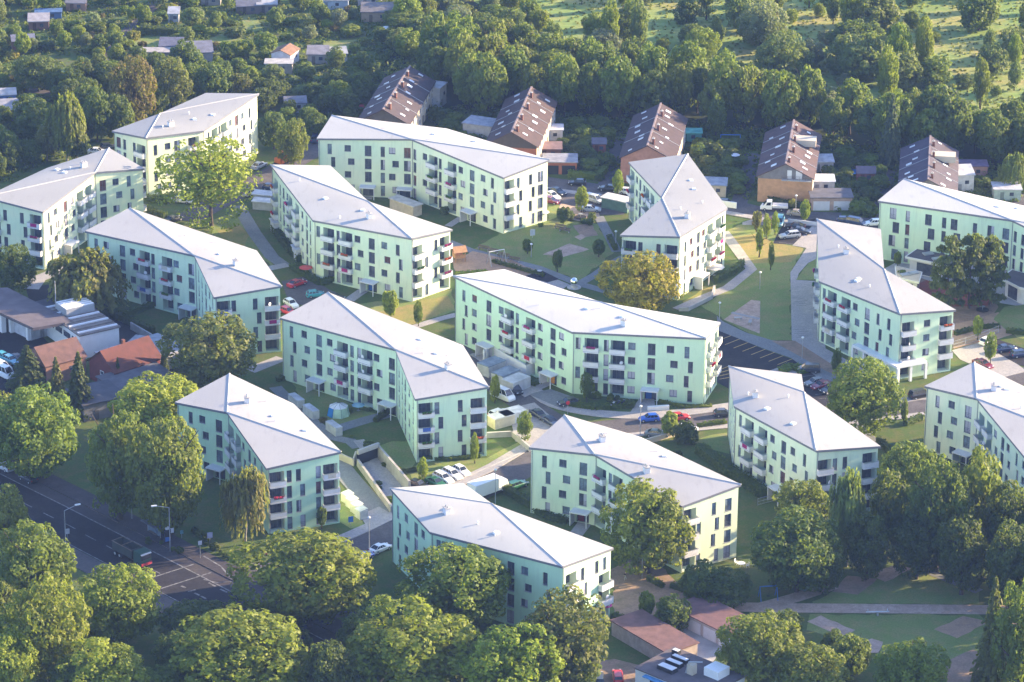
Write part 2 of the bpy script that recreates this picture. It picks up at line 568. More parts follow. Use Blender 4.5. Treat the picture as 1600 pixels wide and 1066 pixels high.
def apartment(key, pix, first_high, bend, col, edges, label, doors=(), chim=(), seed=1, balc_col=None):
    rr = random.Random(seed * 77 + 5)
    hs = [HH if (i % 2 == 0) == first_high else HL for i in range(6)]
    W = [at(x, y, h) for (x, y), h in zip(pix, hs)]
    cen = sum((Vector((p.x, p.y)) for p in W), Vector((0, 0))) / 6
    P = [Vector((p.x, p.y)) - cen for p in W]
    ROOFS.append([p + cen for p in P])
    root = empty('apartment_block', (cen.x, cen.y, 0), 0, label, 'apartment building', 'pale green apartment blocks of the estate')
    holes = {i: [] for i in range(6)}
    items = []
    doors = list(doors)
    for ei, cols in edges.items():
        p, q = P[ei], P[(ei + 1) % 6]
        L = (q - p).length
        for c, k, st in sorted(edge_cols(p + cen, q + cen, cols), key=lambda t: t[1] not in 'bB'):
            for f in range(4):
                kk = k.lower() if k not in 'WB' else {'W': 'w', 'B': 'b'}[k]
                if k == 'W' and f == 0: kk = 'e'
                if k == 'B' and f == 3: kk = 'n'
                if k == 'P' and f == 0: continue
                if k == 'P': kk = 'n'
                w, a, b = WT[kk]
                sh = st * (.38 if f % 2 == 0 else -.38) if kk in 'nsw' and st else 0
                u0 = c + sh - w / 2
                u0 = min(max(u0, .28), L - .28 - w)
                z = Z0 + ST * f
                h = (u0, u0 + w, z + a, z + b)
                if any(h[0] < g[1] + .12 and h[1] > g[0] - .12 and h[2] < g[3] + .05 and h[3] > g[2] - .05 for g in holes[ei]):
                    continue
                holes[ei].append(h)
                items.append((ei, u0 + w / 2, z + a, kk, f))
    mb = MB()
    for i in range(6):
        wall_with_holes(mb, P[i], P[(i + 1) % 6], -.3, hs[i] - .02, hs[(i + 1) % 6] - .02, holes[i])
    mb.build('wall', M['plaster'], root, color=col)
    # roof: two ears and one warped middle plane, thick edge all round
    O = outset(P, .32)
    T = [Vector((o.x, o.y, h + .06)) for o, h in zip(O, hs)]
    rb = MB()
    b = bend
    I = lambda k: T[(b + k) % 6]
    rb.face([I(0), I(1), I(2)]); rb.face([I(-2), I(-1), I(0)])
    A, B_, C, D = I(4), I(3), I(2), I(0)
    N = 8
    g0 = len(rb.v)
    for i in range(N + 1):
        for j in range(N + 1):
            u, v = i / N, j / N
            # A->B along v at u=0 ; D->C along v at u=1
            rb.v.append(tuple((A.lerp(B_, v)).lerp(D.lerp(C, v), u)))
    sm0 = len(rb.f)
    for i in range(N):
        for j in range(N):
            q = [g0 + i * (N + 1) + j, g0 + (i + 1) * (N + 1) + j, g0 + (i + 1) * (N + 1) + j + 1, g0 + i * (N + 1) + j + 1]
            v = [Vector(rb.v[k]) for k in q]
            if (v[2] - v[0]).cross(v[3] - v[1]).z < 0: q.reverse()
            rb.f.append(tuple(q)); rb.m.append(0)
    sm1 = len(rb.f)
    tris = list(rb.f)
    for i in range(6):
        a, c = T[i], T[(i + 1) % 6]
        dn = Vector((0, 0, .42))
        rb.face([a - dn, c - dn, c, a], 1)
        pa, pc = P[i], P[(i + 1) % 6]
        rb.face([a - dn, (pa.x, pa.y, a.z - .42), (pc.x, pc.y, c.z - .42), c - dn], 1)
    roof = rb.build('roof', [M['roof'], M['fascia']], root, color={'B': (1.35, 1.34, 1.3), 'E': (1.05, 1.04, 1.02), 'D': (1.1, 1.1, 1.08), 'C': (.76, .78, .82), 'N': (.74, .76, .80), 'W': (.76, .78, .82), 'J': (.82, .83, .86), 'R': (1.25, 1.24, 1.2), 'A': (1.15, 1.14, 1.12), 'K': (.92, .91, .92)}.get(key, (1.02, 1, 1)))  # roof brightness the sun lamp does not give, put into each block's tint
    sm = [sm0 <= k < sm1 for k in range(len(rb.f))]
    roof.data.polygons.foreach_set('use_smooth', sm)
    def roof_z(x, y):
        best = -1
        for f in tris:
            v = [Vector(rb.v[k]) for k in f]
            for t in ((0, 1, 2), (0, 2, 3))[:len(v) - 2]:
                a, b2, c = (v[k] for k in t)
                d = (b2.x - a.x) * (c.y - a.y) - (c.x - a.x) * (b2.y - a.y)
                if abs(d) < 1e-9: continue
                s = ((x - a.x) * (c.y - a.y) - (c.x - a.x) * (y - a.y)) / d
                r = ((b2.x - a.x) * (y - a.y) - (x - a.x) * (b2.y - a.y)) / d
                if s >= -.01 and r >= -.01 and s + r <= 1.02:
                    best = max(best, a.z + s * (b2.z - a.z) + r * (c.z - a.z))
        return best
    for a, c in ((I(4), I(0)), (I(0), I(2))):
        rm = MB()
        d = (c - a); d.z = 0; d.normalize()
        n = Vector((-d.y, d.x, 0)) * .24
        up = Vector((0, 0, .12)); dn = Vector((0, 0, .06))
        rm.hexa([a - n - dn, c - n - dn, c + n - dn, a + n - dn], [a - n * .12 + up, c - n * .12 + up, c + n * .12 + up, a + n * .12 + up])
        rm.build('ridge_cap', M['ridge'], root)
    for px, py in chim:
        w = at(px, py, 14.6)
        x, y = w.x - cen.x, w.y - cen.y
        z = roof_z(x, y)
        if z < 0: continue
        cm = MB()
        cm.box((0, 0, .5), (1.25, .95, 1.5), 0)
        cm.box((0, 0, 1.32), (1.4, 1.1, .12), 1)
        for s in (-.3, .3): cm.tube((s, 0, 1.3), (s, 0, 1.75), .13, n=8, mi=2)
        cm.build('chimney', [M['white'], M['concrete'], M['metal']], root, (x, y, z - .2), math.atan2((I(0) - I(4)).y, (I(0) - I(4)).x))
    for k in range(4):
        u, v = rr.uniform(.15, .85), rr.uniform(.2, .8)
        q = (A.lerp(B_, v)).lerp(D.lerp(C, v), u)
        z = roof_z(q.x, q.y)
        if z < 0: continue
        vm = MB()
        if k % 3 == 0:
            vm.box((0, 0, .12), (.95, .95, .34), 0, taper=.8)
        else:
            for s in range(1):
                vm.tube((s * .8, 0, -.1), (s * .8, 0, .55), .11, n=7)
                vm.tube((s * .8, 0, .5), (s * .8, 0, .62), .2, .14, n=7)
        vm.build('roof_vent', M['white_bright'], root, (q.x, q.y, z), rr.uniform(0, 3))
    for i in range(6):
        a, d = P[i], (P[(i + 1) % 6] - P[i]).normalized()
        n = Vector((d.y, -d.x))
        if i not in edges: continue
        q = a + d * .22 + n * .09
        pm = MB()
        pm.tube((0, 0, .1), (0, 0, hs[i] - .45), .07, n=6)
        pm.build('downpipe', M['pipe'], root, (q.x, q.y, 0))
    # windows, loggias and doors
    for ei, u, z, kk, f in items:
        p, q = P[ei], P[(ei + 1) % 6]
        d = (q - p).normalized()
        x, y = p.x + d.x * u, p.y + d.y * u
        rz = math.atan2(d.y, d.x)
        if kk in 'nsw':
            fr, panes = WM[kk]
            o = put('window', fr, root, (x, y, z), rz)
            t = rr.random()
            if f == 0: g = 3 if t < .42 else 0 if t < .75 else 1
            else: g = 0 if t < .56 else 1 if t < .80 else 2 if t < .85 else 4 if t < .95 else 3
            put('pane', panes[g], o)
        elif kk == 'b':
            log, door, par, rail, flo, dish, cloth = BM
            if f == 0:
                o = put('loggia', log, root, (x, y, z), rz)
                put('terrace_door', door, o)
            else:
                o = put('balcony', par, root, (x, y, z), rz)
                put('loggia', log, o)
                put('balcony_door', door, o)
                put('handrail', rail, o)
                t = rr.random()
                if t < .16: put('flower_box', flo, o, color=rr.choice([(.5, .03, .08), (.45, .06, .2), (.06, .16, .03), (.55, .12, .03)]))
                elif t < .34:
                    s = put('satellite_dish', dish, o, (rr.uniform(-.9, .9), -.75, 1.25), rr.uniform(-.3, .9))
                elif t < .42: put('hanging_cloth', cloth, o, color=rr.choice([(.5, .03, .06), (.06, .12, .4), (.55, .5, .42), (.35, .02, .15)]))
        else:
            o = put('entrance', CN[1], root, (x, y, z), rz)
            put('entrance_canopy', CN[0], root, (x, y, 0), rz)
            put('entrance_door', CN[2], o, color=WARM_DOORS[doors.pop(0) if doors else 'grey'])
    return root

def cols(s):
    out = []
    for t in s.split():
        k = t[-1]; st = 0
        if k == '~': st = 1; t = t[:-1]; k = t[-1]
        out.append((float(t[:-1]), k, st))
    return out

MINT, SHADED_MINT, SUNLIT_MINT = (.72, .75, .54), (.63, .74, .53), (.75, .74, .50)  # one mint plaster; warm sun and bluish shade are tinted into two versions
apartment('N', [(178, 205), (228.5, 214.7), (317, 204), (401.5, 147.3), (322.7, 146.5), (252, 178)], False, 5, SUNLIT_MINT,
          {0: cols('185.8w 195.2n 210.3n 221.2b'), 1: cols('246n~ 262.6s 277w 290s 303b'), 2: cols('326.3n 335.4b 343n 350b 359.8s 370.2w 380s~ 391.5n~')},
          'cream sunlit apartment block partly hidden by the tall open-crowned tree, beside the allotment trees', (), [(267, 193)], 1)
apartment('W', [(66, 330.5), (147.3, 269), (222.4, 263.5), (169.8, 232.5), (75, 263.5), (-20.3, 307.6)], False, 1, SUNLIT_MINT,
          {5: cols('-12b 11.3n~ 37.2n~ 56.3b'), 0: cols('78.4n~ 88.6s~ 103.2W 114.5s~ 126b 139b'), 1: cols('161.4w 183.9s~ 204.5n~'), 2: cols('218b')},
          'apartment block cut by the picture edge with a red front door under its canopy', ('red',), [(131, 258)], 2)
apartment('S', [(136.2, 361.2), (305.7, 398.8), (336.1, 464), (437.4, 446.5), (399, 392.5), (203.3, 326.3)], False, 1, SHADED_MINT,
          {0: cols('152.6n~ 168.9s~ 192w 210s~ 227b 239.8n 250.6n 261.8b 278s~ 299W'), 1: cols('311n 316n 322w 328s 333n'), 2: cols('349.6b 368.8n~ 401.9n~ 425b')},
          'apartment block behind the willow and the industrial hall with the striped roof', ('grey',), [(369, 411)], 3)
apartment('A', [(497.5, 216.2), (643.7, 216.9), (786.8, 276.8), (855.8, 249.8), (697, 202), (520, 181.2)], False, 1, MINT,
          {0: cols('518n~ 546s~ 575.2W 597.9n 615.2s~ 636.5W'), 1: cols('648.4n 665.9s~ 677.3b 688n 697n 706.5b 721.5s~ 738W 756.8s~ 771n~'), 2: cols('795.8b 811.6n~ 831n~ 844.3w')},
          'long apartment block directly in front of the two terraces with dark purple roofs', ('grey', 'grey', 'grey'), [], 4)
apartment('E', [(425.5, 258.2), (490.9, 343.9), (643, 371.9), (703.4, 359), (574, 315.8), (514.6, 260.1)], True, 4, MINT,
          {0: cols('431.6b 438n 443.4w 449.5s 454b 464.6b 472.6s 479.5w 485n'), 1: cols('499.5n~ 513.6b 529n 541.6b 561s~ 581W 603s~ 623.6n~'), 2: cols('650.5b 664.6n~ 683n~ 695.9b')},
          'apartment block with a tall roof chimney and sunlit end balconies beside the sand playground', ('blue',), [(577, 337)], 5)
apartment('C', [(984.7, 254.2), (1037.3, 309.9), (972, 367.3), (1061.2, 369.2), (1134.2, 325.5), (1073.2, 241.7)], False, 1, MINT,
          {0: cols('988b 995s 1000w 1006s 1011b 1019b 1027n'), 2: cols('982.3b 1000.2n 1028.5n 1050.5b'), 3: cols('1070.3n 1080.4s~ 1090.6W 1099.5s~ 1109b 1115n 1121.7b 1128.5n')},
          'apartment block with a grey zigzag roof behind the round yellow-leaved tree', ('wine',), [(1074, 336)], 6)
apartment('B', [(711.2, 431.3), (895, 518.3), (1101.8, 527.7), (1122.9, 504.6), (937, 473), (787.6, 422.2)], True, 4, (.60, .75, .51),
          {0: cols('726.2n~ 741.7s 763.4W 782.7s 796b 808n 818n 829b 844s 864.4W 878.8s~'), 1: cols('905.8n~ 923.5b 947n 965.3b 987s 1017.8W 1050.6s~ 1075.8n~'), 2: cols('1107b 1112n 1118b')},
          'longest apartment block in the middle of the estate with a wide blue front door', ('grey', 'orange', 'blue'), [(976, 503)], 7)
apartment('I', [(440.8, 496.9), (620.1, 545.9), (650.6, 622.9), (760.9, 604.1), (721, 540.3), (512.7, 458.3)], False, 1, SHADED_MINT,
          {0: cols('457.6n~ 477.3s~ 499W 518s~ 535.8b 549.6n 561n 574b 590.6s~ 612.8W'), 1: cols('623.8n 628.7n 633.2w 639.6s 645.6n'), 2: cols('665b 686n~ 722n~ 746.3b')},
          'apartment block with a white dome tent on the lawn below its balconies', ('grey', 'grey'), [(700, 574)], 8)
apartment('F', [(277, 628.7), (357.1, 644.1), (418, 731.1), (529.8, 705.5), (456.5, 632.2), (358.3, 585.4)], False, 1, (.55, .73, .49),
          {0: cols('301n~ 319s~ 342.7W'), 1: cols('362b 373b 381.4s~ 390.1w 398.6s 409.3n'), 2: cols('432.9b 452n 469.7n~ 497.5n 516.2b')},
          'apartment block with a weeping birch in front of it, nearest the main road', ('grey',), [(386, 625)], 9)
apartment('O', [(830.1, 699), (930.9, 709.5), (1066.2, 790), (1154, 757.1), (1000, 684.5), (883.3, 649.8)], False, 1, MINT,
          {0: cols('853.5n~ 882s~ 910.9W'), 1: cols('938b 953.3n 965b 985s 1005w 1025s 1045n'), 2: cols('1074b 1089.4n~ 1117.4n~ 1137w')},
          'apartment block whose inner bend is hidden by one big round tree', ('wine',), [(1010, 733), (941, 686)], 10)
apartment('D', [(613.2, 763.9), (674, 831), (878.7, 884.1), (954.5, 856.8), (766.5, 788.2), (722.6, 757)], True, 4, (.54, .74, .51),
          {0: cols('623.6n~ 636.3s~ 650.2w 662.4s~'), 1: cols('685n 700b 715n 730b 750s 775s 798w 822s~ 855n~'), 2: cols('891.9b 901.8n 912.2n~ 931.9n 944B')},
          'apartment block with its long front covered by a plane tree, lowest in the picture', (), [(698, 797)], 11)
apartment('K', [(1141.1, 573.5), (1149.2, 634.6), (1276.3, 703.2), (1372, 697.1), (1254.1, 613.4), (1250, 586.2)], True, 4, MINT,
          {0: cols('1142n 1144n 1146n 1148n'), 1: cols('1157.9n~ 1170.4b 1183.5n 1191.6b 1208s~ 1223.8W 1239.4s~ 1258n~'), 2: cols('1286.4b 1303.5n 1319.6n 1342.8n 1360b')},
          'apartment block between the parking lot with yellow lines and the dark park trees', ('grey',), [(1180, 614)], 12)
apartment('M', [(1448.1, 603.7), (1528.5, 622.6), (1607, 718.6), (1718, 697), (1637, 624), (1522.6, 567.5)], False, 1, MINT,
          {0: cols('1466.4n~ 1488s~ 1511.4W'), 1: cols('1533b 1539.7n 1545b 1555s~ 1565.3w 1574.8s~ 1588n~ 1598s'), 2: cols('1620b 1650n')},
          'apartment block cut by the picture edge just above the dark park trees', ('grey',), [(1553, 606)], 13)
apartment('J', [(1278.7, 343), (1281.9, 439.3), (1407, 489.5), (1490, 484.2), (1379, 421), (1374, 359)], True, 4, (.67, .77, .53),
          {0: cols('1279b 1279.5n 1280b 1280.5n 1281b 1281.5n'), 1: cols('1287.5n 1299.6b 1312n 1321b 1337.5s~ 1354.4w 1373P~ 1389.7P~'), 2: cols('1417.8b 1431n 1447.7s 1479.3b')},
          'apartment block with a concrete portal and pillars around its ground-floor corner', (), [(1322, 392)], 14)
apartment('R', [(1374.6, 313.8), (1582.2, 343.6), (1732, 416), (1800, 388), (1614, 326), (1414, 280.5)], False, 1, (.67, .78, .53),
          {0: cols('1396.6w~ 1417.6n 1452.4w~ 1474.3n 1492.6w~ 1522.4n 1546.6w 1570w'), 1: cols('1585n 1597n')},
          'apartment block with large staggered windows behind the dark pine group', (), [], 15)

# concrete portal of the shop corner
def shop_portal():
    a, b, c = at(1330, 566, 0), at(1400, 601, 0), at(1447, 592, 0)
    root = empty('shop_portal', (b.x, b.y, 0), 0, 'pale concrete portal with square pillars wrapped around the corner shop', 'portal')
    m = MB()
    P = [p - b for p in (a, b, c)]
    for p, q in ((P[0], P[1]), (P[1], P[2])):
        d = (q - p).normalized(); n = Vector((-d.y, d.x, 0))
        mm = MB()
        mm.hexa([p + Vector((0, 0, 3.3)), q + Vector((0, 0, 3.3)), q + n * 3 + Vector((0, 0, 3.3)), p + n * 3 + Vector((0, 0, 3.3))],
                [p + Vector((0, 0, 3.8)), q + Vector((0, 0, 3.8)), q + n * 3 + Vector((0, 0, 3.8)), p + n * 3 + Vector((0, 0, 3.8))])
        mm.build('canopy_slab', M['white_bright'], root, (0, 0, .004 if p is P[0] else 0))
        k = max(2, int((q - p).length / 3.0))
        for i in range(k + 1):
            if p is P[1] and i == 0: continue
            t = p.lerp(q, i / k) + n * .35
            pm = MB(); pm.box((0, 0, 1.65), (.5, .5, 3.3)); pm.build('pillar', M['white_bright'], root, t, math.atan2(d.y, d.x))
    return root
shop_portal()

# ---------------------------------------------------------------- terraced houses
def row_house(r0, r1, width, wallc, gablec, tilec, label, eave=6.0, rise=3.1, terrace=False, seed=0, units=4, east=True):
    rr = random.Random(seed)
    a, b = at(*r0, eave + rise), at(*r1, eave + rise)
    L = (b - a).length
    ry = math.atan2(b.y - a.y, b.x - a.x)
    root = empty('terraced_house', (a.x, a.y, 0), ry, label, 'terraced house', 'dark-roofed terraced houses')
    ROOFS.append([Vector((a.x, a.y)) + Vector((math.cos(ry) * u - math.sin(ry) * v, math.sin(ry) * u + math.cos(ry) * v)) for u, v in ((0, -width / 2), (L, -width / 2), (L, width / 2), (0, width / 2))])
    w = width / 2
    m = MB()
    for y, fl in ((-w, 0), (w, 1)):
        f = [(0, y, 0), (L, y, 0), (L, y, eave), (0, y, eave)]
        m.face(f if not fl else f[::-1], 0)
    for x, fl in ((0, 1), (L, 0)):
        f = [(x, -w, 0), (x, w, 0), (x, w, eave), (x, -w, eave)]
        m.face(f if not fl else f[::-1], 1)
    m.build('wall', [M['cream_wall'], M['matte']], root, color=wallc)
    for x, fl in ((0, 1), (L, 0)):
        g = MB()
        s = -1 if fl else 1
        y0 = w - .02
        f0 = [(x + s * .05, -y0, eave - .5), (x + s * .05, y0, eave - .5), (x + s * .05, y0, eave), (x + s * .05, 0, eave + rise), (x + s * .05, -y0, eave)]
        g.face(f0 if not fl else f0[::-1])
        g.build('gable', M['matte'], root, color=gablec)
    o = .45
    sl = rise / w
    for sgn in (-1, 1):
        t = MB()
        y1, z1 = sgn * (w + o), eave - o * sl
        q = [(-.4, 0, eave + rise), (L + .4, 0, eave + rise), (L + .4, y1, z1), (-.4, y1, z1)]
        if sgn > 0: q.reverse()
        up = [(p[0], p[1], p[2] + .22) for p in q]
        t.hexa(q[::-1] if sgn < 0 else q[::-1], up[::-1])
        roof = t.build('roof', M['tile'], root, color=tuple(c * rr.uniform(.9, 1.1) for c in tilec))
        # sheet strips between the houses
        for k in range(1, units):
            x = L * k / units + rr.uniform(-.3, .3)
            b2 = MB()
            e = .3
            b2.hexa([(x - .09, 0, eave + rise + .2), (x + .09, 0, eave + rise + .2), (x + .09, y1, z1 + .2), (x - .09, y1, z1 + .2)],
                    [(x - .09, 0, eave + rise + e), (x + .09, 0, eave + rise + e), (x + .09, y1, z1 + e), (x - .09, y1, z1 + e)])
            b2.build('parting_strip', M['pipe'], roof)
        n = 7
        for k in range(n):
            u = L * (k + .5) / n + rr.uniform(-1, 1)
            fv = rr.uniform(.3, .72)
            y = sgn * (w + o) * fv
            z = eave + rise - (w + o) * fv * sl + .24
            lw, ll = rr.choice([(.75, 1.25), (.75, 1.25), (1.1, 1.3), (.7, .9)])
            s = MB()
            cy, sy = math.cos(math.atan(sl)), math.sin(math.atan(sl))
            ax = Vector((1, 0, 0)) * lw / 2; ay = Vector((0, sgn * cy, -sy)) * ll / 2; up = Vector((0, sgn * sy, cy)) * .1
            c = Vector((u, y, z))
            ring = [c - ax - ay, c + ax - ay, c + ax + ay, c - ax + ay]
            if sgn < 0: ring.reverse()
            s.hexa(ring, [p + up for p in ring], 0)
            s.face([p * .82 + (c) * .18 + up * 1.15 for p in ring], 1)
            s.build('skylight', [M['white'], M['sky_glass']], roof)
    rc = MB()
    rc.box((L / 2, 0, eave + rise + .26), (L + .8, .42, .16))
    rc.build('ridge_cap', M['ridge_tile'], root)
    for k in range(units):
        c = MB()
        u = L * (k + .25) / units
        y = -rr.uniform(.6, 1.2)
        c.box((0, 0, -.1), (.7, .55, 1.7), 0); c.box((0, 0, .79), (.82, .66, .1), 1)
        for s in (-.2, .2): c.tube((s, 0, .8), (s, 0, 1.1), .08, n=6, mi=1)
        c.build('chimney', [M['brick'], M['concrete']], root, (u, y, eave + rise + .2))
    # windows and doors on the long sides
    for sgn in (-1, 1):
        for k in range(units * 2):
            u = L * (k + .5) / (units * 2)
            for z, h in ((1.2, 1.3), (3.9, 1.3)):
                if z < 2 and k % 2 == 0:
                    d = MB(); d.box((u, sgn * (w + .03), 1.05), (1.0, .08, 2.1)); d.build('door', M['matte'], root, color=(.10, .07, .06)); continue
                fm = MB()
                for q in (-.75, .75): fm.box((u + q, sgn * (w + .04), z + h / 2), (.1, .1, h + .1))
                for q in (0, h): fm.box((u, sgn * (w + .04), z + q), (1.4, .1, .1))
                f = fm.build('window', M['white'], root)
                pn = MB(); pn.box((u, sgn * (w + .01), z + h / 2), (1.4, .06, h)); pn.build('pane', M['glass'], f)
    if terrace:
        d = MB()
        x = -1.1
        d.box((x + .55, -w * .42, eave - .35), (1.3, width * .55, .16))
        bal = d.build('terrace', M['concrete'], root)
        r = MB()
        for z in (.35, .7, 1.0): r.box((x - .05, -w * .42, eave - .3 + z), (.05, width * .55, .05))
        for k in range(6): r.box((x - .05, -w * .42 - width * .275 + width * .55 * k / 5, eave + .2), (.05, .05, 1.0))
        r.build('railing', M['wood'], bal)
        for y in (-.9, -3.0):
            p = MB(); p.box((-.1, y, eave + .75), (.08, 1.4 if y < -2 else 1.0, 1.9)); p.build('terrace_door', M['white'], root)
        dm = MB()
        dm.box((L * .62, -w * .5, eave + rise * .75), (3.4, w * .9, 1.5))
        dm.build('dormer', M['cream_wall'], root)
    return root
M['cream_wall'] = simple('cream_render', (.55, .47, .36), .9, .15, .4)
M['sky_glass'] = simple('skylight_glass', (.62, .64, .68), .15)
M['ridge_tile'] = simple('ridge_tile', (.26, .20, .19), .8, .2, 1)
TILE = (.072, .046, .052)
row_house((599, 171.6), (640.2, 105.3), 11.6, (.13, .10, .09), (.10, .085, .08), TILE, 'terraced house with a dark gable, farthest toward the allotments', seed=1)
row_house((799.7, 207), (830.3, 138), 11.4, (.32, .12, .08), (.075, .06, .06), TILE, 'terraced house with red brick below a dark clad gable', seed=2)
row_house((1011.6, 228), (1032.4, 163.6), 11.8, (.42, .21, .15), (.42, .21, .15), TILE, 'terraced house with a plain salmon brick gable', seed=3, units=3)
row_house((1227.8, 256.6), (1240.5, 189.6), 12.0, (.50, .29, .16), (.20, .19, .20), (.10, .066, .064), 'terraced house with an ochre gable wall and a railed roof terrace', terrace=True, seed=4)
row_house((1450.5, 281), (1453.7, 214.6), 12.2, (.42, .25, .17), (.16, .15, .17), (.08, .062, .075), 'terraced house standing above the block with staggered windows', terrace=True, seed=5)

# ---------------------------------------------------------------- huts, garages and sheds
def hut(px, py, l, w, h, deg, kind, wallc, roofc, label, cat='shed', name='garden_shed', group=None, rise=1.0, over=.25, doors=0, doorc='garage_door', windows=1, z=0., direct=None):
    """px,py: centre of the base; l along the heading"""
    c = at(px, py) if direct is None else direct
    rz = R(deg)
    root = empty(name, (c.x, c.y, z), rz, label, cat, group)
    m = MB()
    x, y = l / 2, w / 2
    if kind == 'gable':
        b = [(-x, -y), (x, -y), (x, y), (-x, y)]
        m.hexa([(p, q, 0) for p, q in b], [(p, q, h) for p, q in b])
        for s in (-1, 1):
            f = [(s * x, -y, h), (s * x, y, h), (s * x, 0, h + rise)]
            m.face(f if s > 0 else f[::-1])
        m.build('wall', M['matte'], root, color=wallc)
        t = MB()
        sl = rise / y
        for s in (-1, 1):
            q = [(-x - over, 0, h + rise), (x + over, 0, h + rise), (x + over, s * (y + over), h - over * sl), (-x - over, s * (y + over), h - over * sl)]
            if s > 0: q.reverse()
            t.hexa(q[::-1], [(p[0], p[1], p[2] + .14) for p in q][::-1])
        t.build('roof', M['tile'], root, color=roofc)
    else:
        m.box((0, 0, h / 2), (l, w, h))
        m.build('wall', M['matte'], root, color=wallc)
        t = MB()
        k = rise if kind == 'mono' else 0
        b = [(-x - over, -y - over, h), (x + over, -y - over, h), (x + over, y + over, h + k), (-x - over, y + over, h + k)]
        t.hexa(b, [(p, q, r + .2) for p, q, r in b])
        t.build('roof', M['tile'], root, color=roofc)
    for k in range(doors):
        d = MB()
        dw = l / doors * .8
        cx = -x + l * (k + .5) / doors
        d.box((cx, -y - .03, min(2.1, h - .3) / 2), (dw, .1, min(2.1, h - .3)))
        d.build('garage_door' if l / doors > 2 else 'door', M[doorc], root)
    if windows and not doors:
        f = MB(); f.box((x * .3, -y - .03, h * .6), (.9, .08, .8)); f.build('window', M['glass'], root)
        d = MB(); d.box((-x * .4, -y - .03, 1.0), (.85, .08, 1.95)); d.build('door', M['matte'], root, color=tuple(q * .5 for q in wallc))
    ROOFS.append([Vector((c.x + math.cos(rz) * p - math.sin(rz) * q, c.y + math.sin(rz) * p + math.cos(rz) * q)) for p, q in ((-x, -y), (x, -y), (x, y), (-x, y))])
    return root
# ---------------------------------------------------------------- ground, roads and paths
def ground_sheet():
    m = MB()
    n = 6
    for i in range(n):
        for j in range(n):
            x0, y0 = -1500 + 3000 * i / n, -700 + 3200 * j / n
            m.face([(x0, y0, 0), (x0 + 3000 / n, y0, 0), (x0 + 3000 / n, y0 + 3200 / n, 0), (x0, y0 + 3200 / n, 0)])
    tag(m.build('ground', M['grass']), kind='structure')
ground_sheet()
patch('meadow', [(560, -60), (1800, -60), (1800, 240), (1560, 218), (1420, 195), (1250, 165), (1080, 130), (900, 95), (800, 50), (760, 10)], M['meadow'], .02)
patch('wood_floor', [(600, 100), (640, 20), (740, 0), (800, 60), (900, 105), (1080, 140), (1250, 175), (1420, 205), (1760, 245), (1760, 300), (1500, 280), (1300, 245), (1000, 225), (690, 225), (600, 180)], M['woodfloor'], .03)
patch('gardens', [(-80, -60), (560, -60), (640, 110), (600, 180), (480, 210), (400, 150), (180, 200), (120, 240), (-80, 330)], M['garden'], .02)
patch('gardens', [(690, 200), (1000, 215), (1300, 250), (1500, 285), (1700, 300), (1700, 345), (1375, 336), (1130, 305), (985, 288), (860, 270), (690, 235)], M['garden'], .036)
# allotment paths
strip('path', [(275, -30), (205, 45), (185, 70), (150, 100), (112, 138)], 3.6, M['asphalt'], .05, True)
strip('path', [(-40, 118), (30, 137), (85, 142), (130, 140)], 5, M['asphalt'], .055, True)
patch('bare_patch', [(108, 122), (120, 104), (134, 102), (130, 124), (116, 140)], M['dirt'], .06)
for pix in ([(205, 62), (268, 55), (285, 66), (212, 80)], [(318, 58), (366, 50), (392, 76), (332, 86)], [(375, 25), (402, 22), (412, 48), (380, 52)],
            [(405, 72), (455, 62), (470, 78), (410, 90)], [(500, 66), (560, 62), (575, 78), (505, 82)], [(395, 112), (412, 112), (412, 130), (395, 132)]):
    patch('lawn', pix, M['lawn'], .065)
# main road, its asphalt darkened in colour for the tree shade over it
M['asphalt_shade'] = ground_mat('shade_darkened_asphalt', [(.06, .052, .056), (.075, .066, .068), (.095, .084, .082)], (.06, .25, 2))
MR = [(-160, 686), (0, 768), (68, 802), (166, 853), (316, 931), (470, 1012), (620, 1092)]
strip('main_road', MR, 9.5, M['asphalt_dark'], .04)
strip('cycle_lane', MR, 2.6, M['asphalt_shade'], .045, off=6.1)
strip('pavement', MR, 4.0, M['asphalt_shade'], .14, off=9.5, thick=.13)
strip('pavement', MR, 4.5, M['asphalt'], .14, off=-7.2, thick=.13)
strip('edge_line', MR, .28, M['white_line'], .052, off=4.65)
strip('edge_line', MR, .22, M['white_line'], .052, off=-4.5)
for a, b in (((-14, 760), (2, 768.5)), ((32, 784), (50, 793)), ((68, 802), (84, 810)), ((103, 819), (118, 827)), ((133, 836), (150, 845)), ((166, 853), (182, 861.5)), ((200, 871), (216, 879)), ((233, 888), (250, 896.5))):
    strip('lane_dash', [a, b], .22, M['white_line'], .054)
strip('stop_line', [(238, 903), (303, 882)], .3, M['white_line'], .056)
strip('stop_line', [(252, 920), (330, 895)], .3, M['white_line'], .056)
for a, b in (((326, 911), (337, 917)), ((344, 921), (355, 926)), ((362, 931), (368, 934)), ((283, 916), (290, 919)), ((294, 925), (306, 922)), ((304, 927), (312, 931)), ((314, 932), (322, 936))):
    strip('lane_dash', [a, b], .4, M['white_line'], .056)
strip('edge_line', [(318, 870), (345, 886), (362, 906)], .3, M['white_line'], .15)
strip('edge_line', [(318, 906), (340, 911), (365, 909), (390, 918)], .22, M['white_line'], .058)
patch('junction', [(316, 906), (345, 884), (395, 880), (470, 880), (520, 900), (560, 960), (420, 985)], M['asphalt'], .038)
